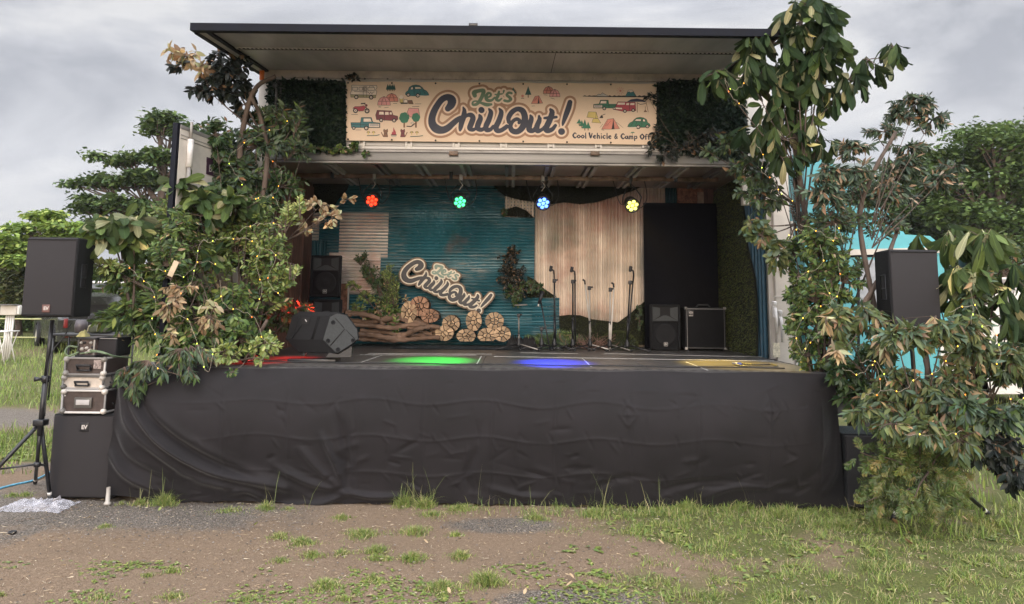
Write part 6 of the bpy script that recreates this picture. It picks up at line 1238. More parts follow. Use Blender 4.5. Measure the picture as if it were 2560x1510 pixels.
p = P(238, 800, 14.3); mb = MB(); mb.lathe([(.0, -.13), (.10, -.12), (.14, -.02), (.12, .09), (.05, .13), (0, .135)], p, 16); t = tag(mb.build('black_bag', M_dark), 'soft round black bag on the olive duffel bag', 'bag')
p = P(203, 815, 13.5); t = tag(MB().lathe([(0, -.12), (.09, -.12), (.11, 0), (.09, .1), (0, .11)], p, 16).build('storage_tub', pm('tub_brown', (.06, .05, .055), .4, var=.2)), 'dark brown tub standing beside the duffel bag', 'tub')
p = P(262, 836, 13.9); tb = thing('camp_table', 'low dark table under the bags behind the flight cases', 'table', (p.x-.4, 13.9, gz(p.x, 13.9))); zt3 = P(240, 836, 14.1).z; MB().box((p.x-.3, 14.1, zt3), (1.3, .6, .04), bev=.01).build('table_top', M_blackm, tb, world=True)
for x in (-.9, .3):
    for y in (13.85, 14.35): MB().tube([(p.x+x, y, gz(p.x, 14)), (p.x+x, y, zt3)], .018).build('leg', M_blackm, tb, world=True)
# truck door swung open at the left
def PXd(u, v, Y): return P(u, v, Y)
dn = P(441, 312, 7.75); xd = dn.x; zt4 = dn.z; df = V((XL-.16, YT-.02, zt4)); door = thing('truck_door', 'white rear truck door swung open left of the stage, small dark plate near its top', 'door', (df.x, df.y, 1.0))
d = (V((dn.x, dn.y, 0))-V((df.x, df.y, 0))); ln_ = d.length; an = math.atan2(d.y, d.x); Rd = Rz(an)
def dbx(a0, a1, z0, z1, th0, th1, nm, mat, bev=.004):
    c = V((df.x, df.y, 0))+Rd @ V(((a0+a1)/2, (th0+th1)/2, (z0+z1)/2)); return part(nm, MB().box(c, (abs(a1-a0), abs(th1-th0), abs(z1-z0)), rot=Rd, bev=bev), mat, door)
dbx(0, ln_-.03, .95, zt4-.03, -.03, .03, 'door_leaf', M_cream); dbx(ln_-.03, ln_+.02, .93, zt4+.02, -.028, .028, 'edge_seal', M_navy); dbx(0, ln_-.03, zt4-.03, zt4+.01, -.035, .035, 'top_rail', M_alud)
for z in (zt4-.10, zt4-.135): dbx(.02, ln_-.04, z, z+.008, .031, .036, 'trim_line', M_alud)
sgn = 1 if (Rd @ V((0, 1, 0))).x > 0 else -1
pr_ = V((df.x, df.y, 0))+Rd @ V((ln_-.18, sgn*.06, 0)); part('lock_rod', MB().tube([pr_+V((0, 0, 1.0)), pr_+V((0, 0, zt4-.35))], .022), M_alu, door); part('rod_guide', MB().tube([pr_+V((0, 0, zt4-.42)), pr_+V((0, 0, zt4-.12))], .034), M_alu, door); part('rod_tip', MB().tube([pr_+V((0, 0, zt4-.12)), pr_+V((0, 0, zt4+.07))], .016), M_chrome, door)
cpl = V((df.x, df.y, 0))+Rd @ V((ln_*.50, sgn*.036, zt4-.36)); pl = part('name_plate', MB().box(cpl, (.55, .006, .14), rot=Rd).box(cpl+Rd @ V((.18, 0, .09)), (.2, .006, .06), rot=Rd), pm('plum_plate', (.05, .02, .04), .5), door)
mb = MB(); text_mb(mb, 'BOXUL-7', .115, cpl+Rd @ V((0, sgn*.006, 0)), Rd @ V((-1, 0, 0)), (0, 0, 1), 0); part('plate_text', mb, M_badge, pl)
# ------------------------------------------------------------------ turquoise cab and white vehicle at right
M_tq = pm('turquoise_paint', (.085, .35, .39), .28, .1, var=.06, spec=.7); M_gls = pm('cab_glass', (.05, .055, .06), .1, .2, spec=1)
def cab():
    Yc = 9.7; W_ = 2.1
    def side(pts, nm, mat, y0=Yc, y1=Yc+W_, par=None): mb = MB(); mb.poly([P(u, v, y0) for u, v in pts][::-1], (0, y1-y0, 0)); return part(nm, mb, mat, par or truck)
    side([(2010, 618), (2010, 372), (2035, 378), (2140, 452), (2236, 545), (2262, 585), (2262, 618)], 'wind_deflector', M_tq, Yc+.15, Yc+W_-.15)
    body = side([(2012, 985), (2012, 610), (2180, 600), (2262, 586), (2325, 590), (2352, 612), (2368, 730), (2378, 830), (2380, 985)], 'cab_body', M_tq)
    side([(2030, 636), (2340, 632), (2344, 640), (2030, 645)], 'roof_seam', M_navy, Yc-.01, Yc-.002); side([(2120, 624), (2345, 618), (2352, 632), (2120, 638)], 'visor_strip', M_cream, Yc-.03, Yc-.001)
    side([(2150, 650), (2330, 648), (2352, 742), (2350, 770), (2150, 766)], 'side_window', pm('window_reflection', (.30, .31, .33), .15, var=.2, spec=1), Yc-.012, Yc-.002, body); side([(2143, 642), (2150, 642), (2150, 960), (2143, 960)], 'door_seam', M_dark, Yc-.006, Yc-.001, body)
    side([(2352, 860), (2380, 860), (2382, 985), (2352, 985)], 'front_bumper', M_white, Yc-.04, Yc+W_); mb = MB(); c = P(2190, 985, Yc); mb.box((c.x, Yc-.02, c.z+.02), (1.1, .05, .3), bev=.05); part('wheel_arch', mb, M_blackm)
    mb = MB(); q_ = P(2362, 700, Yc); mb.tube([q_, q_+V((.18, -.12, .0)), q_+V((.18, -.12, .35))], .015); mb.box(q_+V((.18, -.14, .2)), (.05, .18, .34), bev=.02); part('mirror', mb, M_blackm)
cab()
def van():
    Yv = 14.5; t = thing('white_van', 'white high roofed van with louvred top at the right edge', 'van', (P(2480, 900, Yv).x, Yv, gz(9, Yv))); s = lambda pts, nm, mat, y0, y1: part(nm, MB().poly([P(u, v, y0) for u, v in pts][::-1], (0, y1-y0, 0)), mat, t)
    s([(2380, 985), (2380, 760), (2410, 735), (2640, 735), (2640, 985)], 'body', M_white, Yv, Yv+2); s([(2462, 735), (2468, 695), (2530, 692), (2560, 735)], 'roof_unit', M_white, Yv+.1, Yv+1.6)
    for k in range(7): s([(2470-k, 698+k*5.2), (2528+k*2, 697+k*5.2), (2528+k*2, 700+k*5.2), (2470-k, 701+k*5.2)], 'louvre', M_alud, Yv+.05, Yv+.1)
    s([(2385, 765), (2455, 765), (2455, 850), (2385, 850)], 'side_window', M_gls, Yv-.01, Yv); s([(2500, 765), (2600, 765), (2600, 850), (2500, 850)], 'side_window', M_gls, Yv-.01, Yv)
    for u in (2430, 2600): c = P(u, 985, Yv); part('wheel', MB().lathe([(0, -.1), (.33, -.1), (.36, 0), (.33, .1), (0, .1)], (c.x, Yv+.1, gz(9, Yv)+.36), 20, rot=Rx(R(90))), M_black, t)
van()
# ------------------------------------------------------------------ artificial greenery fixed to the truck
IVC = [(4, (.010, .020, .014)), (3, (.016, .03, .018)), (1, (.035, .055, .028))]; GRC = [(4, (.045, .058, .016)), (3, (.07, .085, .024)), (1, (.10, .11, .035))]; MOC = [(4, (.014, .016, .007)), (3, (.022, .022, .009))]
def pxs(pts, Y): return [P(u, v, Y) for u, v in pts][::-1]
YM = YT-.06
carpet('hedge_mat', 'dark artificial hedge mat between the left post and the banner', 'hedge mat', pxs([(672, 199), (864, 204), (864, 368), (850, 378), (700, 372), (672, 360)], YM), (0, -1, 0), 3400, .07, IVC, 'hedge mats beside the banner', leaf=.5, base_col=(.008, .014, .01))
carpet('hedge_mat', 'dark artificial hedge mat right of the banner, vines hanging below it', 'hedge mat', pxs([(1642, 210), (1700, 200), (1860, 208), (1868, 400), (1780, 392), (1700, 380), (1642, 372)], YM), (0, -1, 0), 4200, .07, IVC, 'hedge mats beside the banner', leaf=.5, base_col=(.008, .014, .01))
g = 'artificial grass pieces on the stage walls'
carpet('artificial_grass', 'dark artificial grass patch high in the left corner of the back wall', 'artificial grass', pxs([(738, 440), (880, 440), (868, 475), (845, 500), (830, 525), (795, 530), (760, 545), (738, 560)], YB-.03), (0, -1, 0), 2600, .03, MOC, g, base_col=(.012, .013, .006))
carpet('artificial_grass', 'brown green artificial grass hanging like a cloud edge along the top of the back wall', 'artificial grass', pxs([(1225, 445), (1238, 470), (1262, 490), (1300, 500), (1335, 505), (1370, 512), (1410, 506), (1450, 510), (1490, 506), (1530, 494), (1560, 484), (1580, 478), (1610, 464), (1645, 456), (1665, 445)], YB-.04), (0, -1, 0), 4200, .03, MOC, g, base_col=(.014, .012, .008))
carpet('artificial_grass', 'small oval of artificial grass on the edge of the teal sheet', 'artificial grass', pxs([(1262, 540), (1266, 524), (1290, 516), (1315, 526), (1334, 544)], YB-.04), (0, -1, 0), 700, .03, MOC, g, base_col=(.012, .013, .006))
carpet('artificial_grass', 'sloping artificial grass under the ivy on the back wall', 'artificial grass', pxs([(1318, 690), (1338, 700), (1358, 720), (1392, 743), (1318, 743)], YB-.04), (0, -1, 0), 900, .03, GRC, g, base_col=(.014, .018, .006))
carpet('artificial_grass', 'artificial grass mounds along the foot of the cream wall', 'artificial grass', pxs([(1398, 862), (1398, 790), (1420, 787), (1450, 788), (1480, 798), (1515, 802), (1545, 806), (1575, 784), (1595, 766), (1611, 754), (1611, 862)], YB-.05), (0, -1, 0), 4600, .03, GRC, g, base_col=(.014, .018, .006))
carpet('artificial_grass', 'tall artificial grass sheet with a ragged edge over the blue ribbed sheet', 'artificial grass', [V((XR-.036, y, z)) for y, z in ((11.69, ZS+.005), (9.82, ZS+.005), (9.76, ZS+.6), (9.82, ZS+1.0), (10.1, ZS+1.45), (10.2, ZS+1.9), (10.3, ZC+.02), (11.69, ZC+.02))], (-1, 0, 0), 11000, .035, [(4, (.09, .11, .03)), (3, (.12, .14, .04)), (1, (.17, .17, .06))], g, base_col=(.06, .07, .022), droop=.7)
t = thing('moss_mound', 'low round mound of artificial grass behind the rightmost microphone stands', 'moss mound', (P(1540, 858, 11.2).x, 11.2, ZS)); c = P(1545, 858, 11.25); Lb = Leaves(); MB().lathe([(.30, 0), (.27, .11), (.17, .20), (.0, .24)], (c.x, c.y, ZS), 20).build('core', pm('mound_core', (.014, .018, .006), .95), t, world=True)
for _ in range(2600):
    a, e_ = random.uniform(0, 6.283), random.uniform(0, 1.5); n_ = V((math.cos(a)*math.cos(e_), math.sin(a)*math.cos(e_), math.sin(e_))); Lb.leaf(V((c.x, c.y, ZS))+V((n_.x*.29, n_.y*.29, n_.z*.24)), n_+rnd3(.4), rnd3(1), .03, .007, pick(GRC), 'kite', .2, .1)
Lb.build('pile', M_blade, t)
# ------------------------------------------------------------------ cut branches, left arrangement
GL_ = 'cut branches dressing the left corner of the stage'; GR_ = 'cut branches dressing the right corner of the stage'
b1 = (590, 880, 8.2); b2 = (640, 860, 8.6)  # left bush: yel and lime mix leaf green with yellowish light painted in
bush('loquat_branch', 'big leaved branch rising at the far left of the left arrangement', 'branch', GL_, (330, 800, 7.7), [(268, 560, 34, 34, 7.5, .12), (330, 560, 40, 26, 7.6, .12), (300, 605, 45, 22, 7.55, .12)], 'loql', 16, 9, .24, .085, M_loq, .016, prof='big', droop=.75, whorl=6, spread=.7, curl=.5, up=.5, wav=.06, tl=.2)
bush('leafy_branch', 'light green sprig reaching left over the loudspeaker edge', 'branch', GL_, (450, 760, 7.8), [(215, 650, 36, 14, 7.45, .08), (270, 668, 60, 22, 7.5, .12)], 'lime', 15, 12, .068, .027, None, .008, droop=.15, spread=.8)
bush('leafy_branch', 'dense green branch above the power unit', 'branch', GL_, (520, 840, 7.9), [(310, 690, 75, 40, 7.7, .25), (400, 670, 80, 40, 7.8, .25)], 'mid', 60, 13, .085, .032, None, .012, droop=.35)
bush('leafy_branch', 'dark pointed leaves hanging behind the flight cases', 'branch', GL_, (500, 860, 7.9), [(310, 790, 65, 60, 7.75, .25), (400, 800, 80, 70, 7.9, .3)], 'mid', 78, 13, .11, .038, None, .012, droop=.6, prof='lance')
bush('leafy_branch', 'yellow green small leaved branch filling the middle of the left arrangement', 'branch', GL_, b1, [(430, 560, 70, 60, 8.0, .3), (520, 620, 80, 70, 8.0, .3), (590, 560, 60, 70, 8.1, .3)], 'yel', 120, 15, .07, .027, None, .018, droop=.2, up=.4)
bush('leafy_branch', 'bright lit small leaved branch beside the stage opening', 'branch', GL_, b1, [(665, 620, 60, 80, 8.05, .3), (690, 710, 50, 60, 8.1, .3), (640, 540, 50, 40, 8.1, .2)], 'yel', 95, 15, .065, .026, None, .014, droop=.2, up=.35)
bush('leafy_branch', 'pale yellow green sprig tip standing highest at the stage opening', 'branch', GL_, (680, 640, 8.05), [(722, 525, 26, 34, 8.0, .1), (752, 505, 12, 20, 7.95, .06), (735, 660, 22, 12, 7.95, .06)], 'lime', 22, 13, .06, .025, None, .008, droop=.0, up=.5)
bush('leafy_branch', 'broad mixed green mass low in the left arrangement', 'branch', GL_, b1, [(470, 760, 90, 70, 7.9, .35), (580, 780, 80, 80, 7.95, .35)], 'mid', 105, 13, .09, .038, None, .018, droop=.4)
bush('dry_branch', 'tan dry leaves drooping in the centre of the left arrangement', 'branch', GL_, (500, 700, 7.8), [(425, 765, 28, 36, 7.5, .08), (525, 790, 30, 42, 7.5, .08), (430, 840, 20, 22, 7.5, .06), (535, 890, 14, 22, 7.5, .05), (455, 720, 50, 14, 7.5, .05)], 'tan', 30, 6, .105, .042, M_dry, .008, droop=.9, prof='oval', curl=.5)
bush('leafy_branch', 'dark oval leaved branch under the tan leaves', 'branch', GL_, b1, [(480, 860, 90, 40, 7.65, .2), (600, 850, 60, 40, 7.75, .2)], 'mid', 55, 11, .10, .042, None, .012, droop=.45)
bush('leafy_branch', 'fresh light green low sprigs at the edge of the deck', 'branch', GL_, (610, 900, 7.6), [(560, 880, 50, 22, 7.5, .12), (660, 860, 40, 28, 7.6, .12), (655, 900, 22, 12, 7.5, .08)], 'lime', 30, 12, .06, .028, None, .008, droop=.2)
bush('hanging_branch', 'long narrow grey green leaves drooping over the left end of the skirt', 'branch', GL_, (560, 885, 7.7), [(450, 900, 80, 24, 7.35, .1), (370, 930, 50, 26, 7.3, .08), (330, 980, 24, 30, 7.3, .05)], 'gray', 38, 13, .10, .030, None, .010, droop=.9, prof='lance', up=-.3, spread=.6)
bush('hanging_branch', 'drooping tip with narrow leaves below the corner of the skirt', 'branch', GL_, (380, 920, 7.35), [(470, 945, 34, 16, 7.3, .05), (300, 950, 26, 24, 7.3, .05)], 'gray', 14, 10, .085, .028, None, .007, droop=.9, prof='lance', up=-.3)
bush('hanging_branch', 'single green sprig hanging over the top of the skirt', 'branch', GL_, (612, 905, 7.5), [(580, 930, 14, 7, 7.3, .04)], 'mid', 6, 9, .045, .022, None, .005, droop=.3)
bush('leafy_branch', 'dark low branch with a few reddish leaves behind the floor monitor', 'branch', GL_, (640, 880, 8.9), [(690, 790, 60, 40, 9.0, .3), (745, 770, 34, 24, 8.9, .15), (640, 820, 50, 40, 8.9, .2)], 'dark', 60, 12, .085, .034, None, .012, droop=.45)
bush('tall_branch', 'dark pinnate branch spreading over the left post and hedge mat', 'branch', GL_, b2, [(640, 370, 90, 55, 8.7, .3), (700, 310, 70, 50, 8.8, .25), (600, 450, 80, 50, 8.6, .3)], 'gray', 110, 13, .105, .036, None, .022, droop=.5, prof='lance')
bush('tall_branch', 'feathery tip standing against the left hedge mat', 'branch', GL_, (690, 380, 8.75), [(748, 280, 16, 44, 8.7, .06), (735, 350, 40, 30, 8.75, .1)], 'gray', 26, 13, .085, .028, None, .008, droop=.2, up=.5)
bush('tall_branch', 'shiny small leaved branch over the left end of the header', 'branch', GL_, b2, [(660, 290, 70, 26, 8.85, .15), (755, 380, 34, 22, 8.85, .1)], 'dark', 40, 13, .06, .026, None, .010, droop=.2)
bush('tall_branch', 'dark twiggy branch in the shade before the left post', 'branch', GL_, b2, [(560, 430, 70, 50, 8.6, .3), (620, 520, 80, 50, 8.5, .3), (700, 470, 60, 50, 8.8, .25), (600, 620, 90, 50, 8.5, .3)], 'dark', 140, 13, .09, .034, None, .02, droop=.45)
bush('tall_branch', 'black looking branch with large hanging leaves under the left tip of the wing', 'branch', GL_, (650, 330, 8.7), [(570, 180, 56, 46, 8.5, .15), (520, 225, 46, 34, 8.5, .15), (600, 240, 34, 44, 8.6, .15)], 'blk', 60, 9, .12, .055, None, .014, droop=.7, curl=.4)
bush('dry_branch', 'tan withered leaves at the highest tip of the left arrangement', 'branch', GL_, (560, 200, 8.5), [(468, 140, 34, 22, 8.4, .06), (430, 130, 20, 14, 8.4, .05), (500, 170, 20, 20, 8.4, .06)], 'tan', 14, 8, .12, .055, M_dry, .008, droop=.9, curl=.5)
bush('tall_branch', 'sparse dark leaves hanging beside the withered tip', 'branch', GL_, (560, 200, 8.5), [(440, 165, 30, 12, 8.4, .06), (545, 140, 30, 14, 8.45, .05)], 'blk', 8, 6, .11, .05, None, .006, droop=.9)
bush('loquat_branch', 'large ribbed leaves rising in front of the white truck door', 'branch', GL_, (480, 640, 7.9), [(455, 455, 22, 18, 7.9, .06), (510, 490, 24, 22, 7.9, .08), (590, 510, 26, 26, 7.85, .08), (415, 555, 22, 10, 7.8, .05)], 'loql', 11, 10, .25, .095, M_loq, .013, prof='big', droop=.6, whorl=8, spread=.9, curl=.55, up=.6, wav=.05, tl=.2)
bush('loquat_branch', 'dull ribbed leaves scattered through the middle of the left arrangement', 'branch', GL_, b1, [(480, 620, 60, 40, 7.75, .12), (620, 520, 40, 30, 7.9, .1), (500, 540, 50, 30, 7.8, .1)], 'loq', 10, 7, .20, .075, M_loq, .01, prof='big', droop=.6, whorl=6, spread=.9, wav=.05, tl=.2)
bush('dry_branch', 'pale tan oval leaves on thin stems reaching across the stage opening', 'branch', GL_, (720, 600, 8.2), [(800, 515, 50, 14, 8.3, .06), (830, 545, 34, 20, 8.3, .06), (865, 500, 30, 7, 8.3, .04), (770, 570, 24, 22, 8.3, .05)], 'tan', 17, 9, .075, .042, M_dry, .006, droop=.5, prof='round')
for i, (pts, r, lb) in enumerate((([(640, 870), (625, 640), (600, 420), (612, 300), (640, 220), (690, 190)], .045, 'thick dark trunk curving up to the left post'), ([(600, 880), (640, 600), (668, 400), (650, 290), (632, 250), (610, 190)], .036, 'thinner trunk crossing it below the wing'), ([(560, 890), (500, 760), (470, 640), (430, 500)], .028, 'leaning stem in the left part of the arrangement'), ([(610, 905), (640, 850), (668, 800)], .03, 'short cut stump at the deck edge by the cable loops'))):
    s = smooth(pts, 7); tag(MB().tube([P(a, b, (8.6 if i < 2 else 7.9)+.05*math.sin(k*.4)) for k, (a, b) in enumerate(s)], [r*(1-.5*k/len(s)) for k in range(len(s))], 9).build('branch_trunk', M_bark, fix=False), lb, 'trunk', 'bare trunks of the left arrangement')
t = tag(MB().box(P(433, 672, 7.45), (.055, .008, .16), rot=Ry(R(22)), bev=.003).build('wooden_tag', pm('tag_wood', (.45, .36, .24), .7, var=.15)), 'small pale wooden tag hanging in the left branches', 'tag')
bush('leafy_branch', 'olive leaved branch standing before the lower part of the white door', 'branch', GL_, (500, 860, 7.9), [(420, 640, 50, 50, 7.6, .15), (450, 560, 40, 40, 7.7, .12)], 'mid', 60, 13, .08, .03, None, .010, droop=.3, up=.3)
bush('tall_branch', 'dark leaves between the white door and the left post', 'branch', GL_, (600, 860, 8.2), [(520, 520, 50, 60, 8.2, .2), (540, 340, 40, 50, 8.4, .15)], 'dark', 70, 13, .09, .035, None, .012, droop=.4)
# ------------------------------------------------------------------ right arrangement
b3 = (1990, 880, 7.9); b4 = (2290, 1120, 7.3)
LQ = dict(prof='big', whorl=5, spread=.6, curl=.6, wav=.07, tl=.25)
bush('loquat_branch', 'big leaved branch at the very top right, running out of the frame', 'branch', GR_, (2010, 420, 7.6), [(2030, 20, 60, 40, 7.3, .15), (2060, 90, 50, 50, 7.3, .2), (1990, 60, 40, 40, 7.4, .15)], 'loq', 30, 7, 0.275, 0.073, M_loq, 0.0110, droop=1.15, **LQ)
bush('loquat_branch', 'big leaved branch drooping over the right end of the wing', 'branch', GR_, (2000, 450, 7.7), [(1930, 110, 60, 50, 7.5, .2), (1860, 170, 50, 36, 7.5, .15), (1785, 185, 40, 36, 7.5, .12), (1900, 190, 60, 40, 7.6, .2)], 'loq', 31, 7, 0.264, 0.073, M_loq, 0.0090, droop=1.35, **LQ)
bush('loquat_branch', 'dense big leaved branch in front of the right end of the header', 'branch', GR_, (2000, 600, 7.8), [(1990, 180, 60, 50, 7.6, .2), (2040, 140, 50, 50, 7.5, .2), (1960, 270, 60, 50, 7.7, .2), (2060, 220, 40, 40, 7.5, .15)], 'loq', 41, 7, 0.264, 0.073, M_loq, 0.0120, droop=1.25, **LQ)
bush('loquat_branch', 'big leaved branch arching out to the right against the sky', 'branch', GR_, (2020, 330, 7.6), [(2120, 200, 40, 30, 7.4, .1), (2170, 150, 36, 30, 7.4, .1), (2235, 120, 34, 26, 7.4, .1)], 'loq', 14, 7, 0.242, 0.069, M_loq, 0.0070, droop=1.45, **LQ)
bush('loquat_branch', 'big leaved branch with pale undersides before the turquoise cab', 'branch', GR_, (2000, 640, 7.9), [(1960, 350, 60, 40, 7.6, .15), (2040, 310, 30, 26, 7.6, .1), (2040, 350, 36, 20, 7.6, .08), (1900, 320, 40, 30, 7.7, .1), (1955, 395, 30, 20, 7.6, .1)], 'loq', 21, 7, 0.253, 0.073, M_loq, 0.0070, droop=1.30, **LQ)
bush('hanging_branch', 'grey green leaves hanging across the right post', 'branch', GR_, (2000, 520, 8.2), [(1860, 420, 60, 36, 8.1, .15), (1900, 490, 60, 40, 8.1, .2), (1830, 360, 50, 30, 8.3, .15), (1780, 385, 30, 16, 8.3, .1)], 'gray', 66, 12, .09, .04, None, .012, droop=.5, curl=.3)
bush('hanging_branch', 'round yellowing leaves hanging beside the right post', 'branch', GR_, (1990, 560, 8.1), [(1905, 590, 40, 34, 7.9, .1), (1945, 640, 28, 40, 7.9, .1), (1880, 560, 34, 20, 7.9, .1)], 'browng', 26, 10, .10, .052, None, .01, droop=.9, prof='round')
bush('hanging_vine', 'dark vine tips hanging from the right hedge mat over the header beam', 'vine', None, (1700, 370, 9.25), [(1660, 390, 44, 14, 9.2, .06), (1720, 370, 60, 18, 9.2, .06), (1635, 375, 16, 26, 9.2, .05), (1760, 340, 60, 30, 9.2, .08), (1625, 250, 12, 20, 9.25, .03), (1638, 330, 14, 30, 9.25, .03)], 'blk', 50, 10, .07, .03, None, .006, droop=.8)
bush('hanging_vine', 'ivy tips under the left hedge mat and banner corner', 'vine', None, (850, 372, 9.3), [(885, 366, 26, 9, 9.25, .03), (850, 374, 30, 8, 9.25, .03), (915, 382, 10, 6, 9.25, .02), (800, 372, 40, 8, 9.25, .03)], 'mid', 18, 8, .055, .045, None, .004, droop=.6, prof='round')
bush('hanging_vine', 'ivy clump at the upper left corner of the banner', 'vine', None, (880, 200, 9.3), [(886, 193, 22, 7, 9.25, .03)], 'blk', 8, 8, .05, .03, None, .004, droop=.1)
bush('feathery_branch', 'brownish feathery branch highest against the sky at right', 'branch', GR_, (2180, 560, 7.3), [(2290, 260, 60, 40, 7.65, .15), (2330, 300, 50, 26, 7.65, .12), (2250, 285, 36, 22, 7.65, .1)], 'brown', 50, 14, .085, .026, None, .006, droop=.8, prof='lance')
bush('feathery_branch', 'second feathery branch below the first, behind the right loudspeaker', 'branch', GR_, (2180, 600, 7.3), [(2210, 330, 50, 22, 7.65, .12), (2130, 370, 50, 26, 7.1, .12), (2270, 370, 50, 20, 7.65, .1)], 'brown', 40, 13, .085, .026, None, .006, droop=.8, prof='lance')
bush('feathery_branch', 'withering branch with pinkish tan leaves before the turquoise deflector', 'branch', GR_, (2110, 640, 7.5), [(2080, 430, 60, 30, 7.2, .12), (2060, 480, 60, 36, 7.2, .12), (2140, 430, 50, 30, 7.2, .12)], 'brown', 56, 12, .10, .032, None, .006, droop=1.0, prof='lance')
bush('feathery_branch', 'withering branch reaching right over the loudspeaker', 'branch', GR_, (2180, 620, 7.3), [(2260, 420, 80, 36, 7.65, .15), (2340, 450, 60, 30, 7.65, .12), (2220, 480, 70, 36, 7.65, .15), (2380, 420, 40, 20, 7.65, .1)], 'brown', 86, 12, .09, .03, None, .006, droop=.9, prof='lance')
bush('leafy_branch', 'dense small leaved branch in front of the cab roof', 'branch', GR_, (2080, 900, 7.6), [(2150, 500, 90, 50, 7.7, .25), (2080, 560, 80, 50, 7.4, .25), (2220, 560, 60, 30, 7.75, .2)], 'gray', 95, 14, .065, .026, None, .018, droop=.35)
bush('leafy_branch', 'fresh green small leaved branch with fairy lights beside the cab door', 'branch', GR_, (2060, 980, 7.7), [(2050, 620, 70, 60, 7.5, .3), (2110, 690, 60, 60, 7.5, .25), (2040, 740, 70, 60, 7.6, .3)], 'mid', 125, 14, .07, .03, None, .02, droop=.3, up=.2)
bush('leafy_branch', 'dense dark green branch along the right post', 'branch', GR_, (2040, 1040, 7.7), [(2010, 800, 50, 60, 7.7, .25), (2080, 830, 60, 60, 7.6, .25), (2020, 890, 50, 40, 7.7, .2), (1990, 640, 34, 70, 7.9, .2), (1985, 730, 22, 60, 8.0, .15)], 'mid', 125, 14, .07, .032, None, .018, droop=.3)
bush('cypress_branch', 'thin dark needle like branch before the wind deflector', 'branch', GR_, (2000, 640, 7.9), [(1998, 360, 12, 50, 7.8, .06), (1990, 450, 20, 40, 7.8, .08), (1996, 520, 20, 40, 7.8, .08)], 'blk', 46, 14, .035, .009, None, .010, droop=.1, up=.5, prof='kite')
bush('leafy_branch', 'shadowy branches hanging at the right corner of the skirt', 'branch', GR_, (2120, 1000, 7.5), [(2110, 940, 60, 50, 7.4, .25), (2150, 990, 60, 40, 7.3, .2), (2180, 900, 60, 50, 7.3, .25)], 'dark', 85, 12, .085, .036, None, .016, droop=.5)
bush('hanging_branch', 'drooping branch with orange brown leaves left of the right loudspeaker', 'branch', GR_, (2180, 960, 7.1), [(2100, 800, 44, 36, 6.9, .1), (2170, 790, 40, 36, 6.85, .1), (2090, 860, 24, 20, 6.9, .08), (2210, 850, 30, 34, 6.85, .08)], 'browng', 42, 10, .125, .04, None, .010, droop=1.1, prof='lance', curl=.4)
bush('dry_branch', 'rust coloured dry leaves hanging in a cluster near the deck corner', 'branch', GR_, (2150, 820, 6.9), [(2085, 885, 14, 18, 6.75, .04), (2210, 860, 14, 40, 6.7, .04), (2065, 800, 10, 30, 6.8, .04), (2340, 790, 12, 14, 6.4, .03)], 'tan', 15, 6, .12, .036, M_dry, .006, droop=1.2, prof='lance')
bush('hanging_branch', 'drooping narrow leaved branch covering the foot of the right loudspeaker', 'branch', GR_, (2300, 1060, 6.7), [(2280, 832, 60, 30, 6.4, .12), (2360, 822, 44, 30, 6.4, .12), (2240, 842, 30, 20, 6.4, .1)], 'browng', 56, 11, .12, .038, None, .012, droop=1.0, prof='lance', curl=.35)
bush('loquat_branch', 'large ribbed leaves right of the right loudspeaker', 'branch', GR_, (2420, 1000, 6.9), [(2385, 590, 30, 30, 7.0, .12), (2460, 600, 44, 36, 6.7, .12), (2410, 680, 50, 40, 6.8, .15), (2300, 590, 24, 10, 7.6, .08)], 'loql', 24, 7, 0.297, 0.077, M_loq, 0.0100, droop=1.20, **LQ)
bush('loquat_branch', 'ribbed grey leaves at the right edge in front of the white van', 'branch', GR_, (2480, 1000, 6.9), [(2540, 700, 36, 40, 6.7, .12), (2480, 760, 50, 40, 6.7, .15), (2560, 800, 40, 50, 6.7, .12), (2400, 780, 40, 34, 6.8, .12)], 'loq', 21, 7, 0.275, 0.073, M_loq, 0.0080, droop=1.25, **LQ)
bush('hanging_branch', 'broad curtain of drooping leaves below the right loudspeaker', 'branch', GR_, b4, [(2260, 960, 70, 50, 6.7, .2), (2340, 1000, 60, 60, 6.6, .2), (2200, 1010, 50, 50, 6.8, .2)], 'browng', 88, 12, .10, .034, None, .018, droop=1.0, prof='lance')
bush('hanging_branch', 'drooping leaves filling the right edge under the ribbed leaves', 'branch', GR_, (2420, 1100, 7.0), [(2430, 880, 70, 50, 6.6, .2), (2520, 900, 60, 50, 6.6, .2), (2400, 960, 60, 50, 6.6, .2)], 'browng', 84, 12, .11, .038, None, .018, droop=.9, prof='lance')
bush('hanging_branch', 'long arching spray of green leaves at the lower right edge', 'branch', GR_, (2360, 1060, 6.8), [(2420, 1020, 60, 30, 6.4, .1), (2500, 1050, 60, 36, 6.4, .1), (2560, 1030, 40, 40, 6.4, .1)], 'gray', 48, 11, .12, .045, None, .010, droop=1.0)
bush('hanging_branch', 'dark wilted branch hanging lowest at the right edge', 'branch', GR_, (2400, 1080, 6.7), [(2500, 1120, 50, 50, 6.5, .12), (2540, 1180, 36, 60, 6.5, .12), (2450, 1110, 50, 40, 6.5, .12)], 'blk', 56, 11, .11, .045, None, .010, droop=1.2)
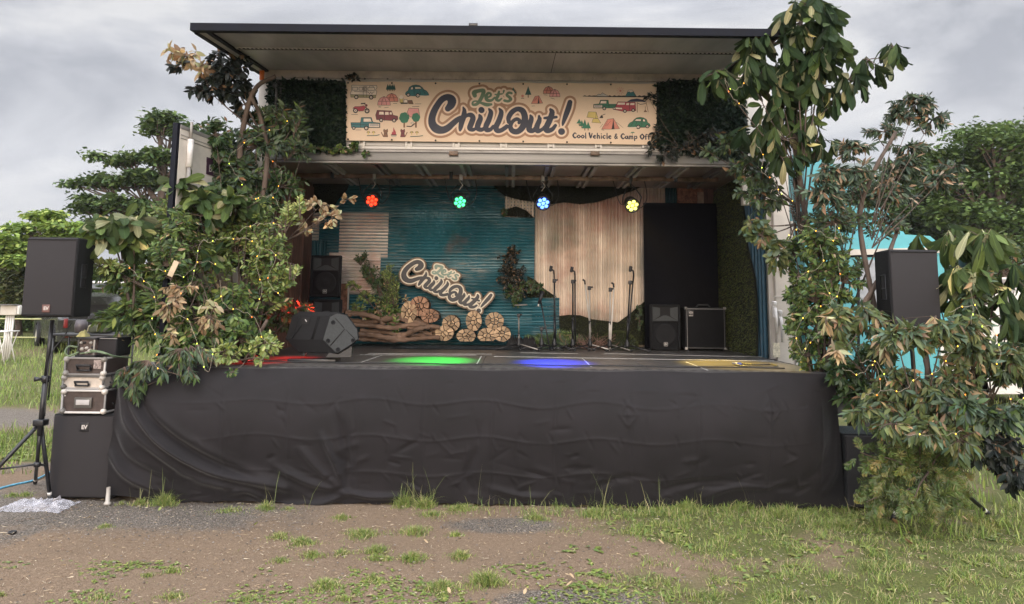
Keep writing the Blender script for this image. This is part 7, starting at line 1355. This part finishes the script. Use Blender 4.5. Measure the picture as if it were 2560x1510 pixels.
def cedar(name, lab, group, base, sprays, n, s):
    b = P(*base); t = thing(name, lab, 'branch', b, group); wood = MB(); Lb = Leaves()
    for (u0, v0, u1, v1, Y) in sprays:
        a = P(u0, v0, Y+.15); c = P(u1, v1, Y); wood.tube([b, (a+b)/2+rnd3(.02), a, (a+c)/2+V((0, 0, .03)), c], [.016, .013, .010, .007, .003], 6)
        for k in range(n):
            f = (k+.5)/n; p = a*(1-f)+c*f+rnd3(.035); d = (c-a).normalized(); sd = d.cross((CAMP-p).normalized()); sd.normalize(); sg = 1 if k % 2 else -1; e_ = d*.7+sd*sg*random.uniform(.5, 1)+V((0, 0, -.35))+rnd3(.25); e_.normalize(); ln = s*random.uniform(.6, 1.2)*(1-.45*f)
            cc = pick(PAL['ced'])
            for j in range(11):                # flat fern like frond of scale leaves
                q = p+e_*ln*(j+1)/11; w_ = ln*.42*math.sin(math.pi*min(1, (j+1.5)/12.5)); side = e_.cross((CAMP-p).normalized()+rnd3(.3)).normalized()
                for sg2 in (-1, 1): Lb.leaf(q, e_*.8+side*sg2+V((0, 0, -.15)), (CAMP-p).normalized()+rnd3(.3), w_*random.uniform(.7, 1.1), .011, (cc[0]*random.uniform(.8, 1.2), cc[1]*random.uniform(.8, 1.2), cc[2]), 'kite', .2, .1)
            Lb.leaf(p, e_, (CAMP-p).normalized(), ln, .012, cc, 'kite', .2, .1)
    Lb.build('foliage', M_leaf, t); wood.build('stem', M_bark, t, world=True, fix=False)
bush('hanging_branch', 'yellow brown leaves drooping in front of the cedar top', 'branch', GR_, (2290, 1080, 6.8), [(2230, 1060, 60, 30, 6.45, .1), (2320, 1080, 60, 40, 6.4, .1), (2160, 1030, 40, 30, 6.6, .1), (2400, 1100, 50, 50, 6.45, .1)], 'browng', 70, 11, .11, .036, None, .010, droop=1.2, prof='lance')
bush('hanging_branch', 'loose narrow leaves hanging between the loudspeaker and the right edge', 'branch', GR_, (2440, 1000, 6.8), [(2440, 700, 50, 50, 6.7, .12), (2500, 620, 40, 40, 6.9, .12), (2420, 820, 60, 40, 6.5, .12)], 'browng', 60, 10, .12, .036, None, .010, droop=1.1, prof='lance')
cedar('cedar_branch', 'yellow green cedar boughs standing round the right stand legs', GR_, (2300, 1240, 6.8), [(2280, 1200, 2150, 1130, 6.7), (2270, 1210, 2180, 1190, 6.65), (2260, 1230, 2165, 1255, 6.65), (2290, 1190, 2230, 1080, 6.7), (2300, 1190, 2300, 1090, 6.65), (2310, 1200, 2370, 1110, 6.65), (2300, 1215, 2340, 1230, 6.55), (2280, 1215, 2250, 1260, 6.55), (2300, 1160, 2400, 1180, 6.7), (2280, 1180, 2200, 1140, 6.6), (2320, 1180, 2280, 1260, 6.5), (2330, 1170, 2380, 1240, 6.55)], 26, .22)
cedar('cedar_branch', 'shadowed cedar bough behind, between the subwoofer and the yellow green boughs', GR_, (2330, 1250, 7.1), [(2300, 1150, 2220, 1060, 7.1), (2330, 1150, 2330, 1050, 7.1), (2340, 1170, 2400, 1080, 7.1), (2270, 1190, 2190, 1230, 7.1), (2320, 1200, 2390, 1240, 7.0)], 24, .24)
for i, (pts, Y, r, lb) in enumerate((([(2290, 1130), (2320, 960), (2315, 880), (2330, 790)], 6.9, .034, 'dark knotty trunk under the right loudspeaker'), ([(2160, 760), (2200, 690), (2235, 600), (2245, 570)], 7.2, .026, 'bare grey branch stub beside the right loudspeaker'), ([(2060, 1020), (2050, 850), (2030, 640), (1995, 420), (1975, 200), (2010, 20)], 7.75, .04, 'tall trunk carrying the big leaved branches'), ([(2200, 1020), (2190, 800), (2150, 560), (2180, 440), (2240, 330)], 7.3, .03, 'slender trunk of the feathery branches'), ([(2440, 1100), (2450, 900), (2440, 720), (2470, 620)], 6.95, .026, 'stem behind the ribbed leaves at right'))):
    s = smooth(pts, 7); tag(MB().tube([P(a, b, Y+.04*math.sin(k*.5)) for k, (a, b) in enumerate(s)], [r*(1-.45*k/len(s))*(1+.1*math.sin(k*1.7)) for k in range(len(s))], 9).build('branch_trunk', M_bark, fix=False), lb, 'trunk', 'bare trunks of the right arrangement')
g = G(2190, 1272, .01); Lf = Leaves(); Lf.leaf(g, V((-.6, -.5, .15)), V((0, 0, 1)), .3, .12, (.30, .26, .14), 'big', -.5, .3); tag(Lf.build('large_leaf', M_loq), 'large fallen ribbed leaf curled at the foot of the cedar boughs', 'leaf')
# ------------------------------------------------------------------ greenery on the stage
GS = 'greenery against the back wall'
bush('shrub', 'bushy dark green branch leaning left before the pale corrugated patch', 'shrub', GS, (975, 800, 11.3), [(902, 640, 18, 16, 11.3, .06), (925, 675, 24, 22, 11.3, .08), (948, 705, 26, 24, 11.3, .1), (965, 740, 28, 30, 11.3, .1)], 'dark', 90, 12, .05, .024, None, .014, droop=.0, up=.4)
bush('shrub', 'olive green upright branch next to the cut-out sign', 'shrub', GS, (985, 805, 11.3), [(970, 680, 14, 24, 11.25, .06), (985, 720, 16, 40, 11.25, .08), (965, 760, 26, 30, 11.25, .1)], 'yel', 60, 12, .055, .018, None, .010, droop=-.2, up=.7, prof='lance')
bush('shrub', 'low olive branch reaching left above the driftwood', 'shrub', GS, (960, 800, 11.2), [(885, 715, 18, 10, 11.2, .05), (912, 740, 22, 14, 11.2, .06), (890, 770, 20, 10, 11.15, .05)], 'yel', 30, 11, .06, .02, None, .009, droop=.0, prof='lance')
bush('shrub', 'dark foot of the wall shrub with tan leaves over the driftwood', 'shrub', GS, (975, 810, 11.2), [(975, 785, 28, 22, 11.15, .1), (925, 785, 22, 12, 11.1, .08), (990, 815, 8, 16, 10.95, .04)], 'mid', 50, 10, .07, .03, None, .010, droop=.4)
bush('dry_branch', 'few tan leaves hanging on the wall shrub', 'shrub', GS, (970, 780, 11.1), [(912, 785, 7, 10, 11.0, .03), (945, 772, 6, 10, 11.0, .03), (1018, 752, 10, 8, 11.1, .04)], 'tan', 7, 5, .07, .035, M_dry, .005, droop=.9)
bush('hanging_ivy', 'purplish blue cloud of hanging artificial ivy on the teal wall', 'ivy', GS, (1275, 690, 11.6), [(1275, 640, 30, 26, 11.5, .07), (1280, 690, 40, 36, 11.45, .09), (1300, 720, 44, 24, 11.45, .09)], 'blk', 110, 13, .04, .022, None, .008, droop=.7, prof='round')
bush('hanging_ivy', 'green tail of the hanging ivy trailing down the teal wall', 'ivy', GS, (1290, 700, 11.5), [(1280, 735, 30, 24, 11.4, .07), (1325, 715, 26, 16, 11.4, .07), (1290, 755, 10, 16, 11.4, .04), (1345, 720, 16, 12, 11.4, .04)], 'dark', 60, 13, .04, .022, None, .008, droop=.9, prof='round')
bush('hanging_ivy', 'small strings of pale leaves beside the tall black board', 'ivy', GS, (1602, 760, 11.5), [(1597, 770, 9, 10, 11.4, .03), (1598, 800, 8, 26, 11.35, .03)], 'gray', 20, 12, .03, .02, None, .004, droop=1.2, prof='round')
bush('hanging_ivy', 'tuft of ivy beside the small oval of grass', 'ivy', GS, (1262, 532, 11.6), [(1262, 530, 10, 9, 11.55, .04)], 'dark', 8, 9, .045, .025, None, .004, droop=.3, prof='round')
def fern(lab, u, Y, n, L_, col='dark'):
    b = P(u, 858, Y); b.z = ZS+.01; t = thing('fern', lab, 'fern', b, 'ferns at the foot of the back wall'); Lb = Leaves(); w_ = MB()
    for i in range(n):
        a = random.uniform(3.14, 6.283); d = V((math.cos(a)*random.uniform(.3, 1), -abs(math.sin(a))*.3, random.uniform(.5, 1.3))).normalized(); l = L_*random.uniform(.7, 1.1); pts = [b+d*l*s+V((0, 0, -.45*l*s*s)) for s in [j/8 for j in range(9)]]; w_.tube(pts, .002, 4, cap=False)
        for j in range(16):
            s = (j+2)/18*8; k = min(7, int(s)); p = pts[k]*(1-s+k)+pts[k+1]*(s-k); tg = (pts[k+1]-pts[k]).normalized(); sd = tg.cross(V((0, -1, .3))).normalized(); c = pick(PAL[col])
            for sg in (-1, 1): Lb.leaf(p, tg*.35+sd*sg, V((0, -1, .5)), l*.26*math.sin(math.pi*min(1, (j+3)/20)), .010, c, 'lance', .2, .1)
    Lb.build('fronds', M_leaf, t); w_.build('stem', M_twig, t, world=True, fix=False)
fern('fern between the two low microphone stands', 1345, 11.1, 12, .34, 'mid'); fern('fern behind the first tall microphone stand', 1380, 11.1, 12, .34, 'dark'); fern('fern leaning on the grass mound right of the first tall stand', 1412, 11.15, 14, .42, 'mid'); fern('small fern tip behind the second tall stand', 1425, 11.2, 8, .36, 'dark')
for u, n, lb in ((1470, 26, 'pinkish dry twigs left of the middle microphone stand'), (1518, 16, 'few dry twigs beside the steel microphone stand')):
    b = P(u, 856, 11.0); b.z = ZS+.01; mb = MB()
    for _ in range(n):
        a = b+V((random.uniform(-.12, .12), random.uniform(-.1, .1), 0)); e_ = a+V((random.uniform(-.2, .25), random.uniform(-.1, .1), random.uniform(.05, .24))); m_ = (a+e_)/2+rnd3(.02); mb.tube([a, m_, e_], [.004, .0035, .002], 4, cap=False)
        for _ in range(2): mb.tube([m_, m_+rnd3(.06)], [.003, .0015], 4, cap=False)
    o = mb.build('dry_twigs', pm('pink_twig', (.24, .14, .11), .8, var=.2), fix=False); tag(o, lb, 'twigs', 'dry twigs on the stage')
# ------------------------------------------------------------------ fairy lights
M_wire = pm('fairy_wire', (.45, .38, .30), .5, .2, var=.1)
M_b1 = pm('bulb_amber', (1, .5, .05), .3, emit=(1, .42, .02), estr=3); M_b2 = pm('bulb_yellow', (1, .7, .1), .3, emit=(1, .62, .05), estr=3); M_b3 = pm('bulb_green', (.6, 1, .1), .3, emit=(.6, .9, .05), estr=3.5); M_b4 = pm('bulb_orange', (1, .2, .02), .3, emit=(1, .2, .01), estr=3)
def bulbmesh(mt):
    mb = MB(); mb.lathe([(0, .007), (.003, .004), (.0045, 0), (.003, -.004), (0, -.007)], (0, 0, 0), 8); o = mb.build('b', mt); me = o.data; bpy.data.objects.remove(o); return me
BM = [bulbmesh(x) for x in (M_b1, M_b1, M_b2, M_b2, M_b1, M_b4, M_b3)]
def lights(lab, paths, step=26, Y=7.3):
    p0 = P(paths[0][0][0], paths[0][0][1], Y); t = thing('fairy_lights', lab, 'string lights', p0, 'fairy lights in the branches'); mb = MB(); cnt = 0
    for path in paths:
        s = smooth([(q[0], q[1], q[2] if len(q) > 2 else Y) for q in path], 8); w3 = [P(a, b+2.5*math.sin(i*1.3), y) for i, (a, b, y) in enumerate(s)]; mb.tube(w3, .0012, 4, cap=False); acc = step*.5; last = s[0]
        for i in range(1, len(s)):
            acc += math.hypot(s[i][0]-s[i-1][0], s[i][1]-s[i-1][1])
            if acc > step*2.1 and cnt < 98:
                acc = random.uniform(-6, 6); o = bpy.data.objects.new('bulb', random.choice(BM)); COL.objects.link(o); o.parent = t; o.location = w3[i]+V((0, -.01, 0))-p0; cnt += 1
    part('wire', mb, M_wire, t, fix=False)
lights('fairy lights low on the left of the left arrangement, starting by the loudspeaker', [[(285, 663, 7.25), (318, 664, 7.25), (345, 690, 7.2), (375, 715, 7.2), (390, 760, 7.2), (380, 800, 7.2)], [(375, 672, 7.3), (420, 678, 7.3), (460, 690, 7.3), (500, 655, 7.3), (545, 660, 7.3)], [(372, 800, 7.3), (400, 870, 7.3), (378, 900, 7.25), (410, 930, 7.2)], [(420, 760, 7.3), (445, 740, 7.3), (480, 700, 7.3), (500, 610, 7.4), (520, 600, 7.4)]], 24)
lights('fairy lights through the bright middle of the left arrangement', [[(495, 600, 7.5), (530, 605, 7.5), (550, 597, 7.5), (620, 598, 7.5), (650, 620, 7.6), (640, 660, 7.6), (655, 720, 7.6), (640, 780, 7.6)], [(575, 540, 7.6), (590, 500, 7.8), (640, 495, 8.1), (680, 490, 8.1), (700, 520, 8)], [(550, 700, 7.5), (560, 760, 7.5), (610, 780, 7.5), (640, 800, 7.5), (660, 850, 7.5), (690, 860, 7.5)], [(430, 790, 7.3), (470, 800, 7.3), (500, 880, 7.3), (520, 930, 7.3), (540, 850, 7.3)], [(660, 620, 7.7), (690, 640, 7.7), (670, 700, 7.7), (700, 740, 7.7)], [(590, 580, 7.6), (640, 560, 7.7), (700, 560, 7.8)]], 23)
lights('fairy lights in the dark upper part of the left arrangement', [[(680, 270, 8.4), (720, 310, 8.4), (640, 340, 8.3), (575, 390, 8.2), (580, 420, 8.2), (600, 450, 8.2), (610, 470, 8.2)], [(640, 380, 8.2), (700, 420, 8.4), (690, 480, 8.4), (640, 500, 8.2)]], 30)
lights('fairy lights hanging in front of the right hedge mat and post', [[(1812, 195, 7.4), (1830, 225, 7.4), (1855, 215, 7.4), (1862, 200, 7.4)], [(1812, 200, 7.4), (1825, 235, 7.4), (1850, 260, 7.4), (1870, 270, 7.4)], [(1890, 360, 7.5), (1908, 390, 7.5), (1905, 430, 7.5), (1935, 450, 7.5), (1950, 490, 7.5)], [(1925, 480, 7.6), (1940, 475, 7.6), (1980, 500, 7.5)], [(1960, 560, 7.4), (1975, 590, 7.4), (1990, 572, 7.4), (2010, 578, 7.4)]], 17)
lights('fairy lights down the small leaved branches beside the cab', [[(2000, 560, 7.2), (2050, 580, 7.1), (2085, 600, 7.1), (2090, 560, 7.1), (2110, 610, 7.1)], [(2050, 610, 7.1), (2055, 660, 7.1), (2000, 690, 7.2), (1995, 700, 7.2)], [(2095, 650, 7.1), (2100, 720, 7.1), (2070, 760, 7.1), (2030, 770, 7.2), (1990, 830, 7.3), (2005, 880, 7.3), (2020, 850, 7.3)], [(2060, 700, 7.1), (2085, 790, 7.1), (2030, 850, 7.2), (2000, 900, 7.3)], [(2080, 740, 7.1), (2100, 780, 7.1), (2090, 830, 7.1)]], 22)
lights('fairy lights among the drooping leaves under the right loudspeaker', [[(2105, 920, 6.6), (2150, 935, 6.6), (2180, 910, 6.6), (2195, 930, 6.6), (2200, 980, 6.6), (2170, 985, 6.6), (2155, 1000, 6.6)], [(2200, 975, 6.5), (2260, 975, 6.4), (2290, 945, 6.4), (2340, 930, 6.4), (2370, 890, 6.4), (2400, 860, 6.4)], [(2150, 905, 6.6), (2190, 905, 6.6), (2220, 960, 6.5)], [(2262, 1086, 6.35), (2330, 1088, 6.35), (2370, 1086, 6.35), (2405, 1078, 6.35)]], 21, 6.5)
lights('fairy lights in the right edge branches', [[(2370, 780, 6.4), (2430, 765, 6.4), (2430, 810, 6.4), (2480, 820, 6.4), (2500, 880, 6.4)], [(2425, 720, 6.5), (2440, 770, 6.5), (2500, 870, 6.4), (2490, 910, 6.4)], [(2495, 978, 6.3), (2520, 985, 6.3), (2530, 1010, 6.3), (2550, 1000, 6.3), (2570, 990, 6.3)], [(2380, 960, 6.4), (2420, 1000, 6.4), (2370, 1030, 6.4)]], 22, 6.4)
# ------------------------------------------------------------------ air
hz = MB().box((0, 420, 300), (1500, 960, 1200)); hz.v = [(x, y, -8 if z < 0 else 175) for x, y, z in hz.v]
M = bpy.data.materials.new('haze_air'); M.use_nodes = True; nt = M.node_tree
for n in list(nt.nodes): nt.nodes.remove(n)
o_ = nt.nodes.new('ShaderNodeOutputMaterial'); pv = nt.nodes.new('ShaderNodeVolumePrincipled'); pv.inputs['Color'].default_value = (0.93, .96, 1.0, 1); pv.inputs['Density'].default_value = .0004; nt.links.new(pv.outputs[0], o_.inputs['Volume'])
M.cycles.homogeneous_volume = True; pv.inputs['Density Attribute'].default_value = ''
o = hz.build('haze', M); o['kind'] = 'stuff'
